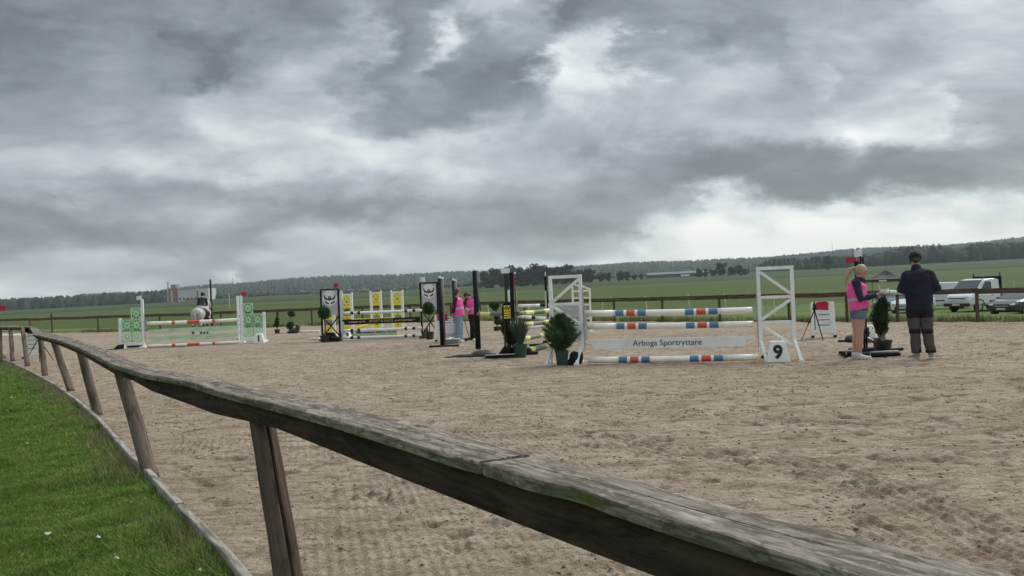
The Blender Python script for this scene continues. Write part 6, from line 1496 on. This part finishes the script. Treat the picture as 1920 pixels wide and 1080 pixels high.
w3 = figure('person', 'worker in pink vest and pale jeans standing side on', p3, facing(p3), dict(
    head=(-.02, 0, 1.44), face=(.72, .55, -.3), hs=1.02, neck=(-.03, 0, 1.32), chest=(-.03, 0, 1.15), waist=(0, 0, .92), hip=(.0, 0, .80), axis=(.6, .8, 0), tw=[(.15, .12), (.14, .12), (.15, .125)],
    arms=[((-.08, -.12, 1.25), (-.12, -.16, 1.02), (-.17, -.12, .84), (0, 0, -1)), ((.02, .14, 1.25), (.10, .2, 1.05), (.22, .1, .98), (0, 0, -1))],
    legs=[((-.02, -.07, .78), (-.03, -.07, .43), (-.05, -.06, .08), (.08, -.1, .035)), ((.03, .07, .78), (.03, .07, .43), (.02, .08, .08), (.13, .02, .035))], girth=1.05),
    dict(top=plum, vest=1, vest_bottom=(.01, 0, .76), trousers=denim2, loose=.022, shoe=shoew, hair=dkhair, pony=[([(-.08, 0, 1.48), (-.10, 0, 1.38), (-.09, -.02, 1.26)], [.03, .032, .012])]), None)
p4 = G(889, 637.5)
w4 = figure('person', 'worker in pink vest and dark trousers bending over a rake', p4, facing(p4), dict(
    head=(-.15, -.06, 1.36), face=(-.35, .2, -.9), headup=(-.7, 0, .6), hs=1.0, neck=(-.10, 0, 1.29), chest=(-.03, 0, 1.14), waist=(.03, 0, .93), hip=(.04, 0, .82), tw=[(.165, .12), (.15, .12), (.16, .125)],
    arms=[((-.17, 0, 1.25), (-.25, -.05, 1.10), (-.30, .0, .95), (0, 0, -1)), ((.14, 0, 1.22), (.20, .0, 1.0), (.19, .0, .82), (0, 0, -1))],
    legs=[((-.05, 0, .80), (-.03, -.06, .44), (-.06, .08, .09), (-.16, .02, .035)), ((.10, 0, .80), (.08, .02, .43), (.03, -.10, .08), (-.02, -.24, .035))], girth=1.0),
    dict(top=plum, vest=1, vest_bottom=(.04, 0, .80), trousers=blackt, loose=.016, shoe=shoew, hair=dkhair), None)
rk = thing('rake', 'long thin handled rake leaning between the two pink vested workers', 'rake', p4, facing(p4)); MB().loft([(-.44, .02, 1.36), (-.14, -.02, .10)], .012, mat('handle_brown', (.16, .07, .05), .6), 6).build('handle', rk); mb = MB(); mb.box((-.12, -.02, .06), (.30, .03, .03), rubber)
for q in range(8): mb.box((-.25 + q * .037, -.02, .03), (.008, .008, .06), rubber)
mb.build('rake_head', rk); tag(MB().box((0, 0, .03), (.36, .2, .05), mat('dark_red_box', (.10, .03, .03), .7), Matrix.Rotation(.3, 3, 'Z')).build('foot_plate', loc=G(880, 636)), 'dark red plate on the sand at the feet of the workers', 'plate')

# ------------------------------------------------------------------ pony and rider
hp_ = P(379, 629); hz_ = facing(hp_) + R(70)
horse = thing('pony', 'grey pony walking away behind the mint jump', 'pony', (hp_.x, hp_.y, 0), hz_)
hgrey = mat('dappled_grey_coat', (.46, .42, .43), .7, .25, 6); hdark = mat('dark_leg_hair', (.045, .04, .04), .8)
mb = MB(); K = hgrey; sc_ = .93
def q3(x, y, z): return (x * sc_, y * sc_, z * sc_)
mb.loft([q3(-.78, 0, 1.02), q3(-.70, 0, 1.04), q3(-.48, 0, 1.06), q3(-.1, 0, 1.0), q3(.25, 0, 1.0), q3(.52, 0, 1.03), q3(.68, 0, 1.05)], [(.10, .12), (.24, .23), (.29, .28), (.285, .29), (.27, .29), (.23, .28), (.12, .18)], K, 16, axis=(0, 1, 0))
mb.loft([q3(.48, 0, 1.12), q3(.70, 0, 1.32), q3(.86, 0, 1.55), q3(.93, 0, 1.66)], [(.15, .24), (.11, .18), (.085, .13), (.075, .10)], K, 12, axis=(0, 1, 0))
mb.loft([q3(.88, 0, 1.68), q3(1.05, 0, 1.58), q3(1.22, 0, 1.40), q3(1.30, 0, 1.32)], [(.075, .10), (.085, .11), (.055, .07), (.045, .05)], K, 10, axis=(0, 1, 0))
for s in (-1, 1): mb.loft([q3(.90, s * .05, 1.74), q3(.90, s * .065, 1.86)], [.03, .008], K, 6)
for s, ph in ((-1, .10), (1, -.12)):
    mb.loft([q3(-.55, s * .15, .98), q3(-.50 + ph, s * .15, .66), q3(-.66 + ph, s * .14, .44), q3(-.62 + ph * 1.3, s * .14, .12)], [(.13, .19), (.075, .10), (.045, .055), (.033, .035)], K, 10, axis=(0, 1, 0))
    mb.loft([q3(.48, s * .14, .92), q3(.50 - ph, s * .14, .56), q3(.50 - ph * 1.6, s * .14, .12)], [(.09, .13), (.05, .055), (.034, .035)], K, 10, axis=(0, 1, 0))
fused('body', mb, horse, .022, 4)
for s, ph in ((-1, .10), (1, -.12)):
    MB().loft([q3(-.66 + ph, s * .14, .50), q3(-.66 + ph * 1.1, s * .14, .42), q3(-.62 + ph * 1.3, s * .14, .12), q3(-.60 + ph * 1.3, s * .14, .0)], [.060, .058, .050, .062], hdark, 8).build('leg_boot', horse, smooth=True)
    MB().loft([q3(.50 - ph, s * .14, .54), q3(.50 - ph * 1.6, s * .14, .12), q3(.52 - ph * 1.6, s * .14, .0)], [.056, .046, .058], hdark, 8).build('leg_boot', horse, smooth=True)
MB().loft([q3(-.80, 0, 1.10), q3(-.90, 0, .98), q3(-.90, 0, .70), q3(-.86, 0, .45)], [.045, .06, .065, .02], mat('grey_tail', (.30, .28, .28), .8, .3, 20), 8).build('tail', horse, smooth=True)
MB().loft([q3(.40, 0, 1.42), q3(.66, 0, 1.55), q3(.84, 0, 1.76)], [(.02, .06), (.02, .08), (.02, .05)], mat('grey_mane', (.25, .23, .23), .8, .3, 20), 8, axis=(0, 1, 0)).build('mane', horse)
mb = MB(); mb.loft([q3(-.28, 0, 1.02), q3(.0, 0, 1.0), q3(.30, 0, 1.02)], [(.31, .315), (.31, .315), (.29, .31)], blackp, 18, axis=(0, 1, 0), caps=False); mb.build('saddle_pad', horse, smooth=True)
mb = MB(); mb.ell(q3(0, 0, 1.30), (.24, .17, .07), mat('dark_leather', (.03, .02, .016), .4)); mb.build('saddle', horse, smooth=True)
ro = figure('person', 'small rider in black jacket and white breeches on the grey pony', (hp_.x, hp_.y, 0), hz_ - R(90), dict(
    head=(.0, .30, 1.83), face=(.15, .95, -.1), hs=.98, neck=(0, .22, 1.70), chest=(0, .14, 1.56), waist=(0, .0, 1.36), hip=(0, -.06, 1.25), tw=[(.15, .11), (.13, .11), (.165, .15)],
    arms=[((-.15, .18, 1.62), (-.20, .22, 1.40), (-.08, .42, 1.34), (0, 0, -1)), ((.15, .18, 1.62), (.20, .22, 1.40), (.08, .42, 1.34), (0, 0, -1))],
    legs=[((-.12, -.02, 1.24), (-.31, .22, 1.05), (-.30, .05, .72), (-.30, .20, .66)), ((.12, -.02, 1.24), (.31, .22, 1.05), (.30, .05, .72), (.30, .20, .66))], girth=.98),
    dict(top=mat('black_show_jacket', (.012, .010, .016), .8), top_name='jacket', trousers=mat('white_breeches', (.62, .56, .56), .8), loose=.004, shoe=blackp, sole=blackp, hair=dkhair, cap=mat('riding_helmet', (.012, .012, .014), .35)), None)
for s in (-1, 1): MB().loft([(s * .305, .17, .98), (s * .30, .05, .70)], [.062, .050], blackp, 10).build('riding_boot', ro, smooth=True)
for c_ in ro.children: pass

# red flag at the left edge, on a jump just outside the frame
p = P(-6, 664); o = thing('jump_upright', 'white upright with red flag at the left picture edge', 'jump wing', p); MB().box((0, 0, .66), (.07, .07, 1.32), white).build('post', o); 
zt = 1.45; flag(o, (.10, 0, 1.42), flagred, .24, .17, 1, .20); MB().beam((0, 0, 1.30), (.16, 0, 1.42), .03, .04, panelgrey).build('flag_arm', o)

# ------------------------------------------------------------------ thin white electric fence posts behind the arena
wire_posts = [(917, 598, 25), (993, 594, 22), (1105.6, 585, 22), (1130, 583, 24), (1213, 580, 26), (1293, 577, 26), (1361, 575, 26), (1430, 585, 40), (1421, 572, 22), (1453, 591, 31), (1488, 570, 27), (1904, 552, 25)]
plast = mat('white_plastic_post', (.62, .64, .55), .6)
where = ['leftmost, right of the tall black post', 'behind the sign upright poles', 'left of two right of the truss wing', 'right of two right of the truss wing', 'above the left striped bands', 'left of the middle of the striped jump', 'right of the middle of the striped jump', 'tall one inside the right truss wing', 'short one inside the right truss wing', 'nearest one inside the right truss wing', 'between right truss wing and tripod', 'rightmost, behind the black car']
for (x, y, hp2), w_ in zip(wire_posts, where):
    t_ = T(x, y); t_ = t_ if t_.y < 110 else at(x, y, 60); s = t_.y / FPX; h = hp2 * s; l = rnd.uniform(-.12, .04) * h
    mb = MB(); mb.tube((0, 0, -.1), (l, 0, h), .017 * max(1, s / .022), plast, 6); mb.box((l * .9, -.02, h * .9), (.05, .03, .03), plast)
    tag(mb.build('electric_fence_post', loc=t_), 'thin white fence stake, ' + w_, 'fence stake', 'white stakes of the electric fence')

# ------------------------------------------------------------------ gazebo
def gazebo():
    D = 72.0; b0 = at(1663, 568, D); b0.z = terr1(b0.x, D); o = thing('gazebo', 'black pop-up canopy tent standing beyond the fence', 'tent', b0, facing(b0) + R(12))
    cl = mat('black_canvas', (.016, .024, .022), .7, .15, 2); zt = at(1663, 505.5, D).z - b0.z; ze = at(1663, 523, D).z - b0.z; w = 1.42; n = 8
    vs = [(0, 0, zt), (0, 0, zt - .02)]; rings = []
    for lv, (f_, z_) in enumerate(((.06, zt - .06), (.35, zt - (zt - ze) * .52), (.7, zt - (zt - ze) * .82), (1.0, ze), (1.0, ze - .24))):
        ring = []
        for i in range(16):
            t = i / 16 * 4; k = int(t); u = t - k; cs_ = [(-1, -1), (1, -1), (1, 1), (-1, 1), (-1, -1)]; x = cs_[k][0] * (1 - u) + cs_[k + 1][0] * u; y = cs_[k][1] * (1 - u) + cs_[k + 1][1] * u
            sag = .10 * (0.5 - abs(u - .5)) * 2 * (1 if lv in (1, 2) else 0) * f_; ring.append((x * w * f_, y * w * f_, z_ - sag))
        rings.append(ring)
    V = [(0, 0, zt)] + [p_ for r_ in rings for p_ in r_]; F = [(0, 1 + i, 1 + (i + 1) % 16) for i in range(16)]
    for q in range(4): F += [(1 + q * 16 + i, 1 + q * 16 + (i + 1) % 16, 17 + q * 16 + (i + 1) % 16, 17 + q * 16 + i) for i in range(16)]
    MB().add(V, F, cl).build('canopy', o); MB().box((-.55, -w - .01, ze - .13), (.6, .006, .11), flagwhite).build('label_strip', o)
    for x in (-1, 1):
        for y in (-1, 1): MB().box((x * (w - .03), y * (w - .03), (ze - .1) / 2), (.04, .04, ze - .1), blackp).build('leg', o)
gazebo()

# ------------------------------------------------------------------ vehicles
carwhite = mat('white_car_paint', (.70, .71, .72), .3, .03, 2, coat=.6); carblack = mat('black_car_paint', (.014, .015, .018), .25, .1, 2, coat=.8); cargrey = mat('grey_car_paint', (.12, .13, .15), .3, .05, 2, coat=.6)
glass = mat('car_glass', (.03, .04, .05), .08, .1, 2, spec=.8); tyre = mat('tyre_rubber', (.02, .02, .02), .85, .1); rim = mat('alloy_rim', (.42, .43, .44), .35, .1, metal=.7); lampm = mat('headlamp_glass', (.55, .58, .60), .15, .1, spec=.8); trimm = mat('black_plastic_trim', (.025, .025, .027), .6, .1); platem = mat('number_plate', (.6, .6, .58), .5)
def wheel(o, x, y, r, w=.2):
    wh = MB().loft([(x, y - w / 2, r), (x, y + w / 2, r)], r, tyre, 20, axis=(1, 0, 0)).build('wheel', o); s = 1 if y > 0 else -1
    mb = MB(); mb.loft([(x, y + s * w * .44, r), (x, y + s * w * .53, r)], [r * .66, r * .60], rim, 16, axis=(1, 0, 0)); mb.build('rim', wh)
def hull(st, m_, nm, o):
    """st: (x, half width, z bottom, z belt, roof half width, z roof)"""
    rings = []
    for x, w, zb, zs, wr, zr_ in st: rings.append([(x, -w * .92, zb), (x, -w, zb + .12), (x, -w, zs - .08), (x, -w * .96, zs), (x, -wr, zr_ - .03), (x, -wr * .86, zr_), (x, wr * .86, zr_), (x, wr, zr_ - .03), (x, w * .96, zs), (x, w, zs - .08), (x, w, zb + .12), (x, w * .92, zb)])
    n = 12; F = [(i * n + j, i * n + (j + 1) % n, (i + 1) * n + (j + 1) % n, (i + 1) * n + j) for i in range(len(rings) - 1) for j in range(n)] + [tuple(range(n)), tuple(range((len(rings) - 1) * n, len(rings) * n))]
    return MB().add([p_ for r_ in rings for p_ in r_], F, m_).build(nm, o, bevel=.02)
def quad(o, nm, pts, m_, off=.012):
    a_, b_, c_ = Vector(pts[0]), Vector(pts[1]), Vector(pts[2]); nrm = (b_ - a_).cross(c_ - a_).normalized(); mb = MB(); v = [Vector(p_) for p_ in pts]
    ctr = sum(v, Vector()) / len(v); body_c = Vector((ctr.x * .6, 0, ctr.z - .5)); nrm = nrm if nrm.dot(ctr - body_c) > 0 else -nrm; k = len(v)
    mb.add([p_ + nrm * off for p_ in v] + [p_ - nrm * .02 for p_ in v], [tuple(range(k)), tuple(range(2 * k - 1, k - 1, -1))] + [(i, (i + 1) % k, (i + 1) % k + k, i + k) for i in range(k)], m_); return mb.build(nm, o)
def car(label, loc, rz, paint, L_=4.3, w=.88, h=1.42, sc=1.0, name='parked_car'):
    o = thing(name, label, 'car', loc, rz); h0 = .20
    hull([(-L_ / 2, w * .85, .35, .82, w * .75, .86), (-L_ / 2 + .12, w * .97, h0, .90, w * .80, .98), (-L_ / 2 + .55, w, h0, .92, w * .72, h - .08), (-.3, w, h0, .90, w * .74, h), (.35, w, h0, .88, w * .74, h - .03), (1.05, w, h0, .86, w * .86, .93), (L_ / 2 - .35, w * .97, h0, .78, w * .84, .82), (L_ / 2 - .05, w * .86, .28, .62, w * .78, .66)], paint, 'body', o)
    quad(o, 'windscreen', [(1.0, -w * .80, .95), (1.0, w * .80, .95), (.42, w * .66, h - .07), (.42, -w * .66, h - .07)], glass)
    quad(o, 'rear_window', [(-L_ / 2 + .20, -w * .7, 1.02), (-L_ / 2 + .20, w * .7, 1.02), (-L_ / 2 + .52, w * .62, h - .12), (-L_ / 2 + .52, -w * .62, h - .12)], glass)
    for s in (-1, 1):
        quad(o, 'side_window', [(.85, s * w * .955, .93), (-.15, s * w * .955, .95), (-.15, s * w * .78, h - .09), (.34, s * w * .78, h - .11)], glass, .02); quad(o, 'side_window', [(-.22, s * w * .955, .95), (-1.35, s * w * .955, .97), (-1.2, s * w * .80, h - .14), (-.22, s * w * .78, h - .09)], glass, .02)
        MB().ell((L_ / 2 - .14, s * w * .64, .62), (.14, .19, .075), lampm, 12, 6).build('headlight', o, smooth=True); MB().box((.72, s * (w + .09), .98), (.12, .16, .12), paint).build('mirror', o, bevel=.02)
        wheel(o, L_ / 2 - .82, s * (w - .09), .31); wheel(o, -L_ / 2 + .78, s * (w - .09), .31)
    MB().box((L_ / 2 - .03, 0, .38), (.09, w * 1.1, .20), trimm).build('grille', o, bevel=.02); MB().box((L_ / 2 + .022, 0, .40), (.015, .50, .11), platem).build('number_plate', o)
    MB().box((L_ / 2 - .04, 0, .56), (.08, w * .9, .05), galv).build('grille_bar', o)
    o.scale = (sc,) * 3; return o
def vp(x, y, D):
    p_ = at(x, y, D); return Vector((p_.x, p_.y, p_.z))
def face_cam(p_, off): return math.atan2(-p_.y, -p_.x) + off
def on_ground(x, D): X = at(x, 580, D).x; return Vector((X, D, terr1(X, D)))
# flatbed truck
def truck():
    p0 = on_ground(1846, 55.5); o = thing('flatbed_truck', 'white flatbed pickup truck with black headboard parked behind the fence', 'truck', p0, face_cam(p0, -R(36))); w = .98; P_ = carwhite
    hull([(1.15, w, .42, 1.12, w * .92, 2.02), (.65, w, .42, 1.14, w * .92, 2.10), (.2, w, .42, 1.14, w * .9, 2.10), (-.25, w, .42, 1.14, w * .9, 2.04)][::-1] + [(1.45, w, .42, 1.14, w * .90, 1.80), (2.0, w * .99, .42, 1.10, w * .90, 1.26), (2.45, w * .95, .40, .98, w * .86, 1.06), (2.62, w * .88, .40, .80, w * .8, .84)], P_, 'cab', o)
    quad(o, 'windscreen', [(2.03, -w * .84, 1.27), (2.03, w * .84, 1.27), (1.22, w * .80, 2.0), (1.22, -w * .80, 2.0)], glass, .02)
    for s in (-1, 1):
        quad(o, 'side_window', [(1.65, s * w * .955, 1.20), (.55, s * w * .96, 1.18), (.55, s * w * .905, 1.90), (1.10, s * w * .905, 1.92)], glass, .025)
        MB().ell((2.44, s * w * .72, .90), (.16, .17, .14), lampm, 12, 8).build('headlight', o, smooth=True); mr = MB(); mr.box((1.55, s * (w + .18), 1.35), (.10, .18, .30), trimm); mr.build('mirror', o, bevel=.03)
        wheel(o, 1.75, s * (w - .12), .34); wheel(o, -1.75, s * (w - .12), .34); MB().box((.2, s * (w + .006), .66), (1.3, .02, .10), trimm).build('side_moulding', o); MB().box((.56, s * (w + .01), 1.06), (.16, .02, .04), trimm).build('door_handle', o)
        MB().loft([(1.75 + .44 * math.cos(t), s * (w + .005), .36 + .44 * math.sin(t)) for t in [math.pi * i / 10 for i in range(11)]], .035, trimm, 6).build('wheel_arch', o)
    for k in range(3): MB().box((2.60 - k * .012, 0, .72 + k * .09), (.05, w * 1.15, .035), galv).build('grille_bar', o)
    MB().box((2.585, 0, .80), (.05, w * 1.2, .27), trimm).build('grille', o); MB().box((2.64, 0, .48), (.12, w * 1.85, .22), trimm).build('bumper', o, bevel=.03); MB().box((2.71, 0, .50), (.015, .52, .12), platem).build('number_plate', o)
    MB().box((-1.75, 0, .80), (2.9, 2.0, .10), mat('flatbed_boards', (.22, .21, .20), .8)).build('flatbed', o); MB().box((-1.75, 0, .60), (3.2, .8, .2), trimm).build('chassis', o)
    for s in (-1, 1): MB().box((-1.75, s * 1.0, 1.0), (2.9, .04, .30), galv).build('side_board', o)
    hb = MB(); hb.box((-.34, 0, 1.55), (.06, 2.0, 1.35), blackp); hb.build('headboard', o); 
    for s in (-1, 1): MB().tube((-.34, s * .92, 2.2), (-.34, s * .92, 2.45), .03, blackp, 6).build('headboard_post', o)
    MB().ell((.55, .35, 2.16), (.10, .10, .09), trimm, 8, 5).build('roof_beacon', o, smooth=True)
truck()
def van():
    p0 = on_ground(1757, 62); o = thing('parked_van', 'white panel van parked side on behind the man', 'van', p0, face_cam(p0, -R(82)) ); w = .92
    hull([(-2.2, w * .95, .25, 1.1, w * .85, 1.84), (-2.0, w, .22, 1.12, w * .88, 1.9), (.3, w, .22, 1.1, w * .88, 1.92), (.9, w, .22, 1.08, w * .86, 1.82), (1.55, w, .22, 1.02, w * .88, 1.14), (2.1, w * .95, .22, .84, w * .84, .90), (2.25, w * .88, .3, .6, w * .8, .66)], carwhite, 'body', o)
    quad(o, 'windscreen', [(1.55, -w * .84, 1.12), (1.55, w * .84, 1.12), (.95, w * .78, 1.76), (.95, -w * .78, 1.76)], glass)
    for s in (-1, 1):
        quad(o, 'side_window', [(1.3, s * w * .96, 1.12), (.35, s * w * .965, 1.12), (.35, s * w * .90, 1.72), (.80, s * w * .90, 1.70)], glass, .025); wheel(o, 1.4, s * (w - .1), .32); wheel(o, -1.4, s * (w - .1), .32)
        MB().box((-.3, s * (w + .006), .62), (3.0, .02, .08), trimm).build('side_moulding', o); MB().ell((2.1, s * w * .68, .72), (.12, .15, .09), lampm, 10, 6).build('headlight', o, smooth=True)
    MB().box((2.2, 0, .4), (.1, 1.4, .2), trimm).build('bumper', o)
van()
p0 = on_ground(1712, 57); car('white hatchback with its front left of the man, behind the fence', p0, face_cam(p0, -R(20)), carwhite, 3.9, .85, 1.42)
p0 = on_ground(1680, 63); car('dark grey car behind the hands of the girl', p0, face_cam(p0, -R(22)), cargrey, 4.2, .88, 1.30)
p0 = on_ground(1918, 49); car('black car with bright grille bar at right picture edge', p0, face_cam(p0, -R(28)), carblack, 4.5, .90, 1.30)
